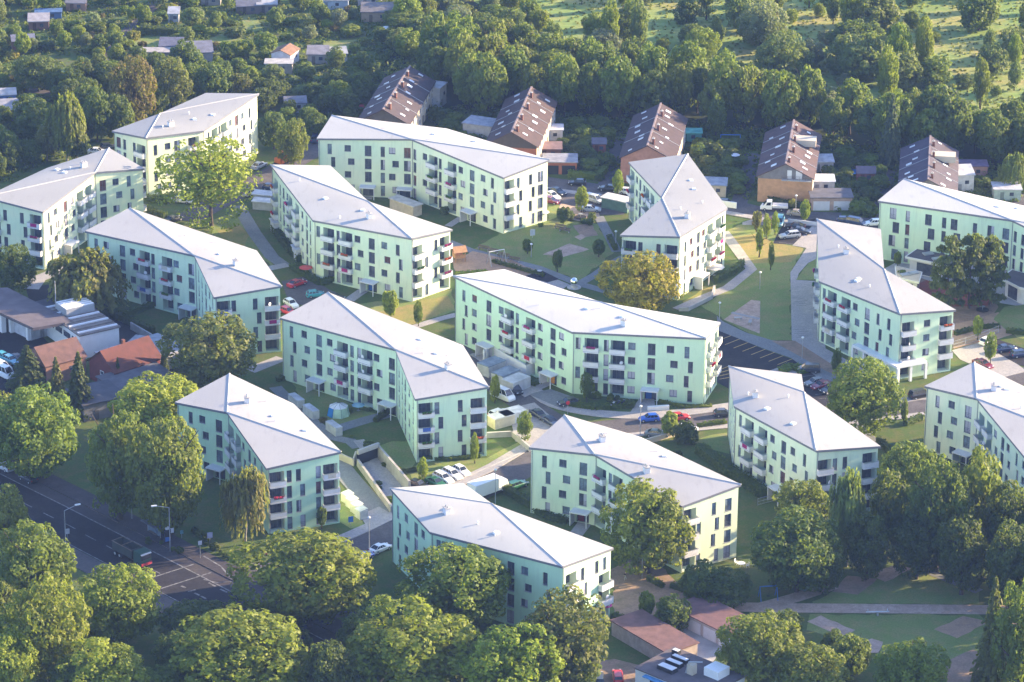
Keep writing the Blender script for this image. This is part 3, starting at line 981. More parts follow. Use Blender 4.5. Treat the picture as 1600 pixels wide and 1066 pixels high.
# estate streets
ST1 = [(400, 940), (480, 893), (553, 860), (611, 834), (700, 790), (800, 741), (855, 708), (905, 677), (960, 668), (1040, 661), (1135, 652), (1250, 650), (1340, 645), (1430, 634), (1510, 611), (1600, 588), (1700, 560)]
strip('street', ST1, 7.0, M['asphalt'], .05, True)
strip('pavement', ST1[2:7], 2.6, M['paver'], .15, off=4.8, thick=.12)
strip('pavement', ST1[6:14], 1.8, M['paver'], .15, True, off=-4.4, thick=.12)
strip('pavement', [(1400, 628), (1440, 622), (1510, 600), (1600, 578)], 2.2, M['paver'], .15, thick=.12)
ST2 = [(900, 678), (858, 655), (800, 618), (765, 592), (735, 568), (700, 540)]
strip('street', ST2, 6.2, M['asphalt'], .046, True)
strip('pavement', [(745, 552), (790, 582), (830, 608), (866, 632), (930, 646), (1000, 650), (1070, 645), (1150, 634)], 3.2, M['paver'], .15, True, thick=.12)
patch('pavement', [(795, 640), (835, 630), (880, 668), (860, 690), (838, 700), (805, 690)], M['paver'], .15, .12)
patch('driveway', [(825, 617), (860, 609), (905, 625), (880, 641)], M['paver_grey'], .155)
patch('driveway', [(985, 645), (1000, 622), (1022, 622), (1025, 648)], M['paver'], .16)
patch('driveway', [(808, 614), (838, 601), (862, 592), (872, 598), (840, 612), (820, 622)], M['paver'], .16)
ST3 = [(290, 345), (330, 322), (400, 285), (450, 258), (485, 238), (520, 226), (600, 236), (730, 262), (856, 285), (985, 302), (1130, 320), (1200, 333), (1375, 352), (1500, 375)]
strip('street', ST3, 6.5, M['asphalt'], .05, True)
strip('pavement', ST3[8:13], 2.0, M['paver'], .15, off=-4.3, thick=.12)
patch('parking_lot', [(856, 296), (892, 290), (985, 310), (975, 336), (925, 336), (860, 322)], M['asphalt'], .056)
patch('forecourt', [(876, 318), (935, 332), (938, 340), (905, 346), (870, 338)], M['pale_sand'], .066)
for pts in ([(968, 216), (958, 250), (945, 295)], [(1176, 240), (1166, 285), (1152, 325)], [(1390, 262), (1380, 300), (1368, 346)], [(566, 165), (552, 200), (540, 222)], [(1600, 300), (1590, 330)]):
    strip('driveway', pts, 3.6, M['asphalt'], .058)
patch('garage_yard', [(1268, 331), (1315, 333), (1312, 346), (1262, 340)], M['asphalt'], .068)
patch('parking_lot', [(1212, 372), (1224, 350), (1275, 342), (1262, 362), (1245, 383), (1208, 381)], M['asphalt_dark'], .066)
patch('plaza', [(1238, 384), (1278, 345), (1300, 350), (1285, 400), (1262, 412), (1248, 428), (1245, 438), (1280, 440), (1290, 545), (1355, 580), (1395, 605), (1320, 586), (1237, 532), (1235, 426), (1260, 388)], M['paver'], .07)
patch('pavement', [(1160, 348), (1185, 340), (1215, 345), (1200, 352), (1160, 352)], M['paver'], .07)
# stone joints in the plaza
for k in range(5):
    a = 1238 + (k * 7) % 11
    strip('joint', [(a, 466 + k * 2.9), (a + 17, 467 + k * 2.9)], .10, M['asphalt'], .08)
    strip('joint', [(a, 516 + k * 3.0), (a + 19, 515 + k * 3.0)], .10, M['asphalt'], .08)
patch('footpath', [(1120, 494), (1130, 503), (1165, 520), (1205, 532), (1237, 536), (1300, 578), (1345, 600), (1320, 612), (1285, 596), (1236, 560), (1195, 546), (1122, 517)], M['paver_grey'], .075)
patch('footpath', [(1205, 533), (1242, 533), (1300, 570), (1350, 596), (1340, 602), (1290, 580), (1240, 552)], M['dirt'], .079)
patch('parking_lot', [(1112, 512), (1150, 527), (1190, 545), (1238, 562), (1260, 572), (1290, 590), (1310, 615), (1285, 640), (1200, 640), (1105, 590)], M['asphalt_dark'], .06)
for k in range(8):
    x, y = 1126 + 13.7 * k, 519 + 5.2 * k
    strip('bay_line', [(x + 16, y + 6), (x - 7, y + 15)], .16, M['yellow_line'], .066)
for k in range(4):
    strip('bay_line', [(1124 + 0 * k, 578 + 5 * k), (1142, 572 + 6 * k)], .16, M['yellow_line'], .066)
for k in range(6):
    strip('bay_line', [(1254 + 5 * k, 589 + 7 * k), (1284 + 6 * k, 585 + 7 * k)], .14, M['white_line'], .066)
for k in range(5):
    strip('bay_line', [(1217 + 4 * k, 379 - 7 * k), (1246 + 6 * k, 383 - 8 * k)], .14, M['white_line'], .07)
patch('pavement', [(1195, 583), (1222, 573), (1245, 582), (1252, 600), (1210, 596)], M['paver'], .15, .12)
# right-hand car park by the corner block
patch('forecourt', [(1487, 548), (1530, 536), (1590, 570), (1600, 577), (1560, 590), (1500, 562)], M['paver'], .062)
patch('parking_lot', [(1530, 536), (1545, 526), (1610, 548), (1610, 575), (1590, 570)], M['asphalt_dark'], .066)
patch('yard', [(1485, 508), (1500, 505), (1560, 488), (1590, 520), (1560, 530), (1530, 536), (1490, 545)], M['sand'], .03)
patch('yard', [(1400, 455), (1450, 430), (1540, 440), (1560, 480), (1540, 510), (1480, 505)], M['dirt'], .025)
patch('rubber_court', [(1420, 452), (1446, 438), (1500, 448), (1560, 462), (1545, 478), (1470, 480)], M['rubber'], .034)
patch('terrace', [(1378, 422), (1410, 405), (1560, 440), (1600, 455), (1600, 480), (1540, 470), (1440, 435), (1400, 440)], M['concrete'], .028)
patch('lawn', [(1552, 500), (1570, 480), (1640, 470), (1660, 540), (1590, 528)], M['lawn'], .036)
# footpaths
strip('footpath', [(372, 322), (398, 365), (425, 402), (446, 417)], 3.0, M['paver_grey'], .07)
strip('footpath', [(400, 424), (450, 414)], 2.5, M['paver'], .072)
strip('footpath', [(700, 378), (735, 392), (775, 402), (840, 419), (905, 444), (948, 456), (990, 462)], 2.4, M['paver_grey'], .07)
strip('footpath', [(905, 444), (930, 430), (955, 412), (975, 402)], 2.2, M['paver_grey'], .074)
strip('footpath', [(935, 338), (948, 362), (964, 394)], 2.2, M['paver_grey'], .07)
strip('footpath', [(1130, 362), (1150, 388), (1174, 421), (1138, 450), (1098, 466), (1058, 484)], 2.5, M['paver'], .07)
strip('footpath', [(655, 318), (690, 300), (735, 330)], 1.6, M['paver'], .07)
strip('footpath', [(578, 296), (574, 312)], 2, M['paver'], .07)
strip('footpath', [(642, 318), (640, 300)], 2, M['paver'], .07)
strip('footpath', [(700, 354), (722, 340), (740, 328)], 1.8, M['paver'], .07)
strip('footpath', [(545, 470), (562, 458), (578, 448)], 2.4, M['paver'], .07)
strip('footpath', [(645, 512), (690, 498), (714, 492)], 2.0, M['paver'], .07)
strip('footpath', [(460, 468), (500, 478), (560, 498)], 3.5, M['asphalt'], .06)
patch('parking_lot', [(440, 440), (478, 432), (520, 456), (500, 475), (450, 470)], M['asphalt'], .058)
strip('footpath', [(390, 580), (440, 560)], 3.0, M['paver'], .07)
strip('footpath', [(505, 680), (535, 668), (575, 656), (606, 648)], 3.0, M['paver_grey'], .07)
strip('footpath', [(430, 605), (470, 645), (520, 684), (548, 690), (560, 700)], 2.6, M['paver_grey'], .066)
strip('footpath', [(560, 688), (580, 712), (612, 746), (642, 772)], 2.2, M['paver'], .075)
strip('footpath', [(520, 716), (550, 752), (598, 806)], 4.2, M['paver_grey'], .07)
patch('footpath', [(562, 806), (592, 792), (606, 800), (605, 812), (575, 826)], M['paver'], .078)
strip('footpath', [(892, 846), (912, 820), (916, 808)], 2.6, M['paver'], .07)
strip('footpath', [(470, 560), (488, 606)], 2.0, M['paver'], .064)
strip('footpath', [(1372, 702), (1350, 672), (1340, 652)], 2.5, M['paver_grey'], .07)
# planted and mown places
patch('dry_or_sunlit_lawn', [(528, 745), (560, 742), (590, 770), (610, 800), (598, 806), (560, 765)], M['dry'], .03)
patch('dry_or_sunlit_lawn', [(530, 780), (560, 805), (575, 826), (548, 826), (530, 815)], M['lawn'], .034)
patch('lawn', [(640, 740), (655, 722), (760, 716), (812, 690), (820, 705), (745, 738), (690, 764), (650, 768)], M['lawn'], .03)
patch('lawn', [(612, 690), (640, 690), (652, 718), (640, 742), (615, 735), (585, 700)], M['lawn'], .032)
patch('lawn', [(455, 590), (500, 600), (560, 640), (600, 650), (560, 662), (520, 668), (470, 630)], M['lawn'], .03)
patch('lawn', [(1136, 360), (1180, 342), (1225, 352), (1210, 380), (1240, 384), (1256, 390), (1236, 424), (1236, 532), (1190, 532), (1140, 505), (1095, 478), (1170, 432), (1178, 420)], M['lawn'], .03)
patch('dry_or_sunlit_lawn', [(1140, 372), (1180, 366), (1212, 380), (1256, 388), (1236, 410), (1170, 412)], M['dry'], .045)  # sunlit strip beyond the block's shadow, painted in as yellower grass
patch('lawn', [(740, 390), (790, 360), (860, 345), (935, 350), (960, 396), (905, 438), (840, 416)], M['lawn'], .03)
patch('lawn', [(330, 345), (372, 330), (420, 404), (432, 424), (400, 395), (330, 372)], M['lawn'], .03)
patch('dry_or_sunlit_lawn', [(340, 362), (372, 350), (390, 368), (380, 388), (350, 378)], M['dry'], .045)
patch('lawn', [(540, 480), (640, 462), (706, 452), (712, 486), (640, 508), (590, 500)], M['lawn'], .03)
patch('dry_or_sunlit_lawn', [(590, 488), (700, 462), (710, 484), (640, 508)], M['dry'], .045)
patch('lawn', [(1066, 472), (1100, 452), (1120, 445), (1108, 458), (1075, 478)], M['dry'], .05)
patch('lawn', [(855, 318), (880, 322), (870, 340), (856, 346)], M['lawn'], .06)
patch('lawn', [(1080, 690), (1110, 680), (1140, 676), (1140, 710), (1100, 700)], M['lawn'], .03)
patch('lawn', [(1244, 438), (1262, 412), (1284, 400), (1284, 438)], M['lawn'], .074)
patch('flower_bed', [(700, 300), (760, 310), (740, 328), (690, 330), (640, 318)], M['garden'], .034)
patch('play_sand', [(706, 408), (738, 393), (800, 407), (838, 424), (822, 432), (790, 432), (755, 426), (712, 424)], M['sand'], .08)
patch('paved_play', [(800, 420), (838, 424), (890, 445), (880, 452), (820, 440)], M['paver'], .076)
patch('rubber_court', [(820, 432), (848, 424), (874, 437), (855, 442)], M['asphalt_dark'], .085)
patch('sand_pit', [(848, 398), (890, 381), (921, 390), (880, 402)], M['pale_sand'], .06)
patch('sand_pit', [(895, 353), (924, 350), (934, 368), (908, 372)], M['dirt'], .06)
patch('sand_pit', [(898, 371), (908, 366), (916, 371), (907, 376)], M['pale_sand'], .066)
patch('terrace', [(1131, 500), (1174, 469), (1188, 471), (1187, 522)], M['pale_sand'], .085)
strip('joint', [(1143, 489), (1187, 499)], 1.0, M['paver'], .09)
# park in the lower corner
patch('lawn', [(1270, 940), (1350, 905), (1430, 886), (1530, 925), (1530, 944), (1270, 944)], M['lawn'], .03)
patch('lawn', [(1265, 960), (1530, 960), (1560, 1000), (1480, 1060), (1380, 1020), (1260, 985)], M['lawn'], .03)
strip('gravel_path', [(1120, 948), (1200, 950), (1520, 953), (1700, 956)], 3.6, M['pale_sand'], .06)
strip('gravel_path', [(1185, 950), (1240, 935), (1300, 915)], 3.2, M['pale_sand'], .055, True)
strip('gravel_path', [(1430, 884), (1480, 905), (1530, 925)], 2.2, M['paver_grey'], .06)
patch('bare_patch', [(1300, 925), (1325, 900), (1370, 905), (1340, 930)], M['dirt'], .05)
patch('sand_pit', [(1358, 898), (1400, 883), (1426, 889), (1382, 910)], M['pale_sand'], .06)
patch('sand_pit', [(1460, 984), (1505, 963), (1545, 972), (1495, 998)], M['sand'], .06)
patch('sand_pit', [(1262, 972), (1282, 962), (1336, 985), (1318, 996)], M['pale_sand'], .06)
patch('sand_pit', [(1345, 1003), (1362, 998), (1380, 1004), (1372, 1020), (1345, 1022)], M['pale_sand'], .06)
patch('bare_patch', [(1465, 1040), (1520, 1015), (1560, 1030), (1530, 1080), (1480, 1080)], M['dirt'], .05)
patch('courtyard', [(955, 890), (990, 872), (1040, 890), (1075, 930), (1060, 950), (1000, 968), (960, 960)], M['dirt'], .04)
patch('yard', [(985, 1010), (1075, 965), (1140, 1000), (1110, 1040), (1040, 1010)], M['concrete'], .04)
patch('yard', [(890, 1040), (960, 1030), (1000, 1040), (1000, 1100), (860, 1100)], M['dirt'], .04)
patch('yard', [(-60, 490), (40, 500), (80, 540), (60, 600), (-60, 640)], M['asphalt_dark'], .04)
patch('yard', [(40, 450), (110, 440), (200, 500), (280, 540), (270, 580), (180, 560), (60, 520)], M['asphalt_dark'], .036)
strip('path', [(48, 452), (60, 436), (90, 424), (130, 412)], 3.5, M['paver'], .05)
patch('bare_patch', [(90, 780), (170, 800), (260, 830), (330, 870), (300, 880), (180, 815), (80, 770)], M['dirt'], .03)
strip('kerb', [(690, 762), (745, 739), (800, 715), (826, 702)], .3, M['concrete'], .2, thick=.2)

# ---------------------------------------------------------------- single structures
def frame_root(px, py, deg, name, label, cat, z=0.):
    c = at(px, py)
    return empty(name, (c.x, c.y, z), R(deg), label, cat)
def part(root, name, mats, *boxes, color=None):
    m = MB()
    for b in boxes: m.box(*b)
    return m.build(name, mats, root, color=color)

def gdeg(a, b):
    p, q = at(*a), at(*b)
    return math.degrees(math.atan2(q.y - p.y, q.x - p.x))

# filling-station roof with white columns
def carport():
    z = 5.0
    a, b, c, d = at(-40, 462, z), at(12, 453.5, z), at(115, 505, z), at(45, 516, z)
    o = (a + c) / 2
    root = empty('station_canopy', (o.x, o.y, 0), 0, 'long dark flat roof on thick white columns beside the industrial hall', 'canopy')
    m = MB()
    V = [p - Vector((o.x, o.y, 0)) for p in (at(-40, 474, z), at(52, 517, z), at(115, 506, z), at(12, 453.5, z), at(-40, 455, z))]
    m.hexa([p for p in V], [p + Vector((0, 0, .6)) for p in V])
    m.build('roof', M['bitumen'], root)
    for px, py in ((5, 519), (19, 519), (46, 531), (-12, 512), (60, 521)):
        p = at(px, py) - Vector((o.x, o.y, 0))
        cm = MB(); cm.box((0, 0, 2.5), (1.0, 1.0, 5)); cm.build('column', M['white_bright'], root, p, .5)
    return root
carport()

M['hall_felt'] = simple('worn_hall_roof', (.21, .18, .16), .9, .35, .5)
def hall():
    a, b = at(126, 562), at(187, 548)
    dx = (b - a); L = dx.length * 1.0
    deg = math.degrees(math.atan2(dx.y, dx.x))
    root = empty('industrial_hall', (a.x, a.y, 0), R(deg), 'white industrial hall with a ribbed roof and a raised striped skylight', 'hall')
    W = 17
    H_ = 5.0
    w = MB()
    w.box((L / 2, W / 2, H_ / 2), (L, W, H_))
    wall = w.build('wall', M['white_bright'], root)
    part(root, 'roof', [M['hall_felt']], ((L / 2, W / 2, H_ + .15), (L + .5, W + .5, .3)))
    rb = MB()
    for k in range(9):
        y = .8 + k * (W - 1.6) / 8
        rb.box((L / 2, y, H_ + .42), (L, .55, .24), k % 2)
    rb.build('roof_ribs', [M['white'], M['hall_felt']], root)
    sk = MB()
    sk.box((L * .6, W * .72, H_ + 1.1), (L * .72, 5.0, 1.5), 0)
    for k in range(5): sk.box((L * .6, W * .72 - 2.0 + k, H_ + 1.92), (L * .72, .45, .14), 1)
    sk.build('roof_lantern', [M['metal'], M['white_bright']], root)
    g = MB()
    for k in range(4): g.box((-.04, 2 + k * 3.6, 3.4), (.1, 2.8, 1.2))
    g.build('window', M['glass'], root)
    ROOFS.append([Vector((a.x, a.y)), Vector((b.x, b.y)), Vector((b.x, b.y)) + Vector((-math.sin(R(deg)), math.cos(R(deg)))) * W, Vector((a.x, a.y)) + Vector((-math.sin(R(deg)), math.cos(R(deg)))) * W])
hall()
hut(222, 572, 15, 10, 3.2, gdeg((150, 560), (190, 548)), 'flat', (.5, .5, .52), (.36, .36, .38), 'low flat annex with a pale grey roof behind the red-tiled house', 'annex', 'annex')
# brick house with the red tiled roof
BR = hut(196, 590, 11.2, 8.2, 4.0, gdeg((160, 575), (213, 560)) + 4, 'gable', (.18, .05, .045), (.135, .045, .036), 'red brick house with a bright orange-red tiled roof', 'house', 'brick_house', rise=3.2, over=.4)
def brick_extra():
    p = MB(); p.box((.4, .9, 6.9), (.6, .6, 1.6)); p.build('chimney', M['brick'], BR)
    w = MB()
    for y in (-.55, .55): w.box((-5.64, y, 2.2), (.1, .1, 1.5))
    for z in (1.45, 2.2, 2.95): w.box((-5.64, 0, z), (.1, 1.1, .1))
    f = w.build('window', M['white_bright'], BR)
    g = MB(); g.box((-5.62, 0, 2.2), (.06, 1.1, 1.5)); g.build('pane', M['glass'], f)
brick_extra()
hut(212, 612, 13, 7, 3.0, gdeg((195, 600), (250, 585)), 'mono', (.16, .15, .17), (.13, .125, .14), 'dark grey lean-to hall in front of the red-tiled house', 'lean-to', 'lean_to', rise=.5)
hut(88, 585, 9, 8, 4.2, gdeg((70, 585), (105, 576)), 'gable', (.28, .15, .11), (.16, .085, .07), 'brown-roofed house with a pale chimney behind the dark spruces', 'house', 'brown_house', rise=2.6)
hut(262, 562, 16, 6, 2.8, gdeg((230, 560), (290, 560)) - 20, 'flat', (.4, .4, .42), (.34, .34, .36), 'long low grey flat roof between the brick house and the trees', 'annex', 'annex')
hut(62, 516, 9, 7, 3.6, gdeg((52, 520), (85, 510)), 'mono', (.55, .55, .57), (.10, .09, .10), 'small dark pitched office building between the white columns and the hall', 'office', 'office_building', rise=.8)
hut(150, 640, 9, 9, 3.4, 30, 'flat', (.20, .2, .22), (.085, .085, .10), 'nearly black flat roof tucked between the spruces and the bright green tree', 'shed', 'flat_shed')
# tall mast
mm = MB(); p = at(89, 522); mm.tube((p.x, p.y, 0), (p.x, p.y, 11.5), .13, .07, n=8); mm.box((p.x, p.y, .2), (.6, .6, .4)); tag(mm.build('mast', M['concrete']), 'tall thin pole standing beside the industrial hall', 'pole')

# garages near the lower edge
gd = gdeg((986, 1008), (1075, 968))
hut(1022, 1010, 15, 6.5, 2.7, gdeg((1000, 985), (1060, 1020)), 'flat', (.42, .34, .30), (.19, .105, .095), 'empty red-brown felt roof of the garage row without visible doors', 'garage', 'garage_row', windows=0)
hut(1120, 985, 15, 7.0, 2.7, gdeg((1068, 966), (1120, 992)), 'flat', (.45, .40, .38), (.185, .10, .095), 'garage row with three pale blue doors under a red-brown roof', 'garage', 'garage_row', doors=4)
walled('yard_wall', [(978, 1003), (1078, 962)], 2.6, .3, M['concrete'], 'long pale wall closing the garage yard', 'wall')
def workshop():
    a = at(992, 1082); deg = gdeg((992, 1082), (1060, 1110))
    root = empty('workshop', (a.x, a.y, 0), R(deg), 'white flat-roofed workshop with roof skylights and a boxy chimney', 'workshop')
    L, W, h = 15, 10, 4.4
    part(root, 'wall', [M['white']], ((L / 2, W / 2, h / 2), (L, W, h)))
    part(root, 'roof', [M['bitumen']], ((L / 2, W / 2, h + .1), (L + .3, W + .3, .25)))
    for x, y, sx, sy in ((4.5, 2.8, 3.2, 1.6), (4.2, 5.0, 3.0, 1.1), (4.0, 6.8, 3.2, 1.0), (1.8, 8.4, 1.2, 1.0)):
        m = MB(); m.box((x, y, h + .55), (sx, sy, .7), 0); m.box((x, y, h + .93), (sx * .94, sy * .8, .08), 1)
        m.build('skylight', [M['dark'], M['white']], root)
    m = MB(); m.box((8.2, 4.6, h + 1.0), (1.2, 1.2, 2.0)); m.build('chimney', M['cream_wall'], root)
    m = MB(); m.tube((7.4, 4.0, h + .3), (7.9, 4.2, h + 2.4), .14); m.tube((7.9, 4.2, h + 2.4), (9.6, 5.6, h + 2.4), .14); m.build('flue_pipe', M['metal'], root)
    m = MB(); m.box((11.5, 7, h + .9), (3.0, 3.0, 1.6)); m.build('roof_hut', M['white_bright'], root)
    for x in (4, 6, 8, 10):
        m = MB(); m.box((x, -.04, 2.6), (1.6, .1, 1.9)); m.build('window', M['glass'], root)
    m = MB(); m.box((7, -.5, 4.1), (9.5, 1.0, .15)); m.build('awning', M['matte'], root, color=(.10, .30, .55))
workshop()

# kindergarten pavilions
def pavilion(pix, h, label, roofc='bitumen'):
    w = [at(x, y, h) for x, y in pix]
    c = sum(w, Vector((0, 0, 0))) / len(w)
    root = empty('pavilion', (c.x, c.y, 0), 0, label, 'pavilion')
    V = [Vector((p.x - c.x, p.y - c.y, 0)) for p in w]
    ccw = sum(V[k].x * V[(k + 1) % len(V)].y - V[(k + 1) % len(V)].x * V[k].y for k in range(len(V))) > 0
    if not ccw: V.reverse()
    m = MB()
    m.hexa([p + Vector((0, 0, h)) for p in V], [p + Vector((0, 0, h + .45)) for p in V])
    m.build('roof', [M['white_bright']], root)
    m = MB()
    m.face([p * .95 + Vector((0, 0, h + .47)) for p in V]); m.build('roof_surface', M[roofc], root)
    I = [p * .82 for p in V]
    m = MB(); m.hexa(I, [p + Vector((0, 0, h)) for p in I]); m.build('wall', M['white'], root)
    m = MB()
    for k in range(len(I)):
        a, b = I[k], I[(k + 1) % len(I)]
        d = (b - a).normalized(); n = Vector((d.y, -d.x, 0))
        if n.y > 0: continue
        q = a.lerp(b, .2) + n * .03; r = a.lerp(b, .8) + n * .03
        m.face([q + Vector((0, 0, .2)), r + Vector((0, 0, .2)), r + Vector((0, 0, h - .5)), q + Vector((0, 0, h - .5))])
    m.build('window', M['glass'], root)
    for k in range(2):
        q = V[0].lerp(V[2], .35 + .3 * k)
        m = MB(); m.box((0, 0, h + .6), (2.2, 1.4, .3)); m.build('skylight', M['metal'], root, (q.x, q.y, 0), .4)
pavilion([(1414, 404), (1433, 391), (1500, 398), (1482, 418)], 3.3, 'grey-roofed pavilion with a white edge between the pines and the staggered windows')
pavilion([(1398, 418), (1441, 428), (1436, 444), (1400, 436)], 3.0, 'small open-topped pale box pavilion behind the corner block roof', 'cream_wall')
pavilion([(1563, 437), (1580, 424), (1660, 445), (1650, 465), (1592, 452)], 3.4, 'pale concrete pavilion with a grey roof at the picture edge beyond the pines')
# garage pair by the ochre terrace
hut(1297, 322, 9, 5.5, 2.9, 2, 'flat', (.46, .33, .27), (.13, .125, .14), 'double garage with two white doors on the street before the ochre terrace', 'garage', 'garage', doors=2, over=.3)
hut(1283, 296, 5.5, 4.5, 2.6, 0, 'flat', (.6, .6, .6), (.66, .68, .72), 'white flat-roofed carport beside the ochre terrace', 'carport', 'carport_shed')
hut(1283, 265, 5, 4, 2.4, 3, 'mono', (.5, .48, .46), (.46, .48, .52), 'ribbed pale pergola roof behind the white carport', 'pergola', 'pergola', rise=.4)
hut(875, 266, 7.5, 5.5, 2.8, 0, 'flat', (.34, .13, .08), (.30, .30, .33), 'brick garage with a grey flat roof beside the second terrace', 'garage', 'garage', doors=2, doorc='dark')
hut(1117, 302, 5, 5, 2.7, -5, 'flat', (.5, .42, .32), (.30, .32, .36), 'small grey-roofed shed behind the zigzag roof', 'shed')
hut(1077, 219, 5.5, 3, 2.2, 0, 'flat', (.10, .34, .28), (.16, .50, .42), 'turquoise garden shed beside the salmon terrace', 'shed')
hut(1572, 308, 6, 4.5, 2.5, 0, 'flat', (.35, .42, .40), (.48, .48, .50), 'open pale-roofed carport beyond the staggered windows', 'carport', 'carport_shed')
hut(1502, 296, 4.5, 4, 4.0, 8, 'mono', (.6, .6, .6), (.55, .56, .58), 'white slatted extension beside the fifth terrace', 'extension', 'extension', rise=1)
hut(1520, 274, 6, 4, 2.8, 0, 'flat', (.42, .25, .20), (.22, .15, .22), 'salmon outbuilding with a purple roof behind the fifth terrace', 'shed', 'outbuilding')
hut(752, 208, 5.5, 7, 2.8, 68, 'flat', (.4, .4, .42), (.36, .37, .41), 'grey flat roof annex at the side of the second terrace', 'annex', 'annex')
hut(862, 216, 5, 4, 2.6, 0, 'flat', (.6, .6, .6), (.6, .6, .62), 'white garden pavilion beside the second terrace', 'shed')
hut(858, 244, 5.5, 3.5, 2.2, 0, 'mono', (.20, .12, .10), (.26, .17, .16), 'brown wooden shed between the second terrace and the brick garage', 'shed', rise=.5)
hut(680, 164, 4.5, 4, 5, 70, 'flat', (.5, .5, .5), (.5, .5, .52), 'white stacked balcony tower beside the first terrace', 'extension', 'extension')
hut(936, 237, 3, 2.5, 2.2, 0, 'mono', (.32, .11, .07), (.14, .13, .16), 'little red hut in the gardens beside the narrow lane', 'shed', rise=.5)
hut(1352, 282, 4, 3, 2.3, 0, 'gable', (.25, .1, .1), (.16, .13, .17), 'dark purple hut in the gardens beside the driveway', 'shed')
hut(634, 331, 7.5, 2.6, 2.4, gdeg((620, 325), (655, 338)), 'flat', (.5, .43, .35), (.6, .55, .48), 'long open timber shelter on the lawn behind the tall chimney roof', 'shelter', 'bin_shelter', windows=0)
hut(441, 362, 3, 4.5, 2.6, gdeg((428, 345), (450, 375)), 'flat', (.55, .55, .58), (.58, .58, .62), 'white bin shelter on the footpath beside the block with the tall chimney', 'shelter', 'bin_shelter', windows=0)
hut(470, 404, 3, 3, 2.6, 20, 'flat', (.62, .62, .62), (.56, .56, .60), 'white entrance shelter with orange door by the small hedge garden', 'shelter', 'entrance_shelter')
hut(418, 316, 6, 2.6, 2.0, gdeg((402, 316), (424, 318)), 'flat', (.5, .5, .52), (.58, .58, .6), 'long pale bin enclosure nearer the street of the two, beside the footpath', 'bin store', 'bin_store', windows=0)
hut(416, 326, 5.5, 2.4, 1.8, gdeg((402, 326), (424, 328)), 'flat', (.5, .5, .52), (.62, .62, .62), 'long pale bin enclosure nearer the lawn of the two, beside the footpath', 'bin store', 'bin_store', windows=0)
hut(965, 326, 6.5, 3, 2.4, gdeg((952, 322), (980, 328)), 'flat', (.12, .2, .16), (.62, .60, .57), 'white-roofed bin shelter with dark green front by the parked cars', 'shelter', 'bin_shelter', windows=0)
for i, (px, py, t) in enumerate(((463, 633, 'farthest along the path'), (486, 650, 'between two red-brown bushes'), (522, 676, 'nearest to the path crossing'))):
    hut(px, py, 4.0, 1.5, 1.6, gdeg((450, 622), (530, 680)), 'flat', (.46, .46, .48), (.50, .50, .53), 'grey concrete bin box on the tent lawn, ' + t, 'bin box', 'bin_box', 'concrete bin boxes along the footpath', windows=0, over=.0)
for i, (px, py, t) in enumerate(((768, 582, 'with its back to the curved path'), (790, 597, 'between its two neighbours'), (806, 608, 'beside the orange doorway'))):
    hut(px, py, 5.0, 3.2, 2.2, gdeg((755, 592), (790, 578)), 'flat', (.5, .5, .52), (.28, .33, .40) if i < 2 else (.58, .58, .58), 'concrete bin store below the long white wall, ' + t, 'bin store', 'bin_store', 'bin stores below the white wall', windows=0, over=.0)
for i, k in enumerate(range(4)):
    hut(543 + 7.2 * k, 784 + 8.2 * k, 1.9, 1.7, 1.5, gdeg((545, 770), (590, 800)), 'mono', (.62, .58, .5), (.72, .70, .64), ['cream bin locker at the upper end of the stepped row', 'cream bin locker second from the upper end of the stepped row', 'cream bin locker third in the stepped row', 'cream bin locker beside the lamp post at the street'][k], 'bin locker', 'bin_locker', 'stepped cream bin lockers', windows=0, over=.0, rise=.25)
hut(783, 664, 4.6, 2.6, 2.0, gdeg((770, 660), (800, 652)), 'flat', (.62, .56, .40), (.74, .72, .68), 'cream box store beside the parked trailer', 'bin store', 'bin_store', windows=0, over=.05)
hut(800, 658, 5.2, 3.2, 2.0, gdeg((770, 660), (800, 652)), 'flat', (.55, .56, .55), (.70, .68, .65), 'grey box store with a cream top behind the young tree', 'bin store', 'bin_store', windows=0, over=.05)

# walls
walled('garden_wall', [(756, 565), (765, 556), (822, 588), (838, 583)], 2.4, .35, M['white_bright'], 'long white angled wall in front of the three bin stores', 'wall')
walled('retaining_wall', [(762, 684), (800, 682), (828, 706)], 1.1, .4, M['concrete'], 'low stone wall at the lawn beside the tent-shaped car covers', 'wall')
walled('retaining_wall', [(1008, 694), (1052, 682), (1056, 678)], 1.0, .4, M['cream_wall'], 'low cream wall beside the road behind the dark round bush', 'wall')
walled('retaining_wall', [(1062, 486), (1075, 486), (1112, 467), (1116, 452)], .8, .4, M['concrete'], 'low grey wall edging the footpath at the zigzag block', 'wall')
walled('retaining_wall', [(525, 716), (552, 728), (556, 716)], 1.4, .3, M['cream_wall'], 'pinkish low wall at the end of the ramp lawn', 'wall')
walled('lane_wall', [(1120, 322), (1150, 326)], 1.4, .25, M['white_bright'], 'short white wall on the street by the driveway', 'wall')
walled('kerb_wall', [(1232, 348), (1280, 354)], .9, .25, M['white'], 'low pale wall behind the silver estate car', 'wall')
walled('kerb_wall', [(1014, 642), (1043, 640)], .9, .6, M['white_bright'], 'low white bench wall beside the wide blue front door', 'wall')
walled('hall_wall', [(205, 515), (262, 548), (280, 560)], 1.6, .3, M['concrete'], 'weathered concrete wall along the hedge behind the industrial hall', 'wall')

M['ramp_wall'] = simple('board_marked_concrete', (.40, .365, .33), .9, .3, .5)
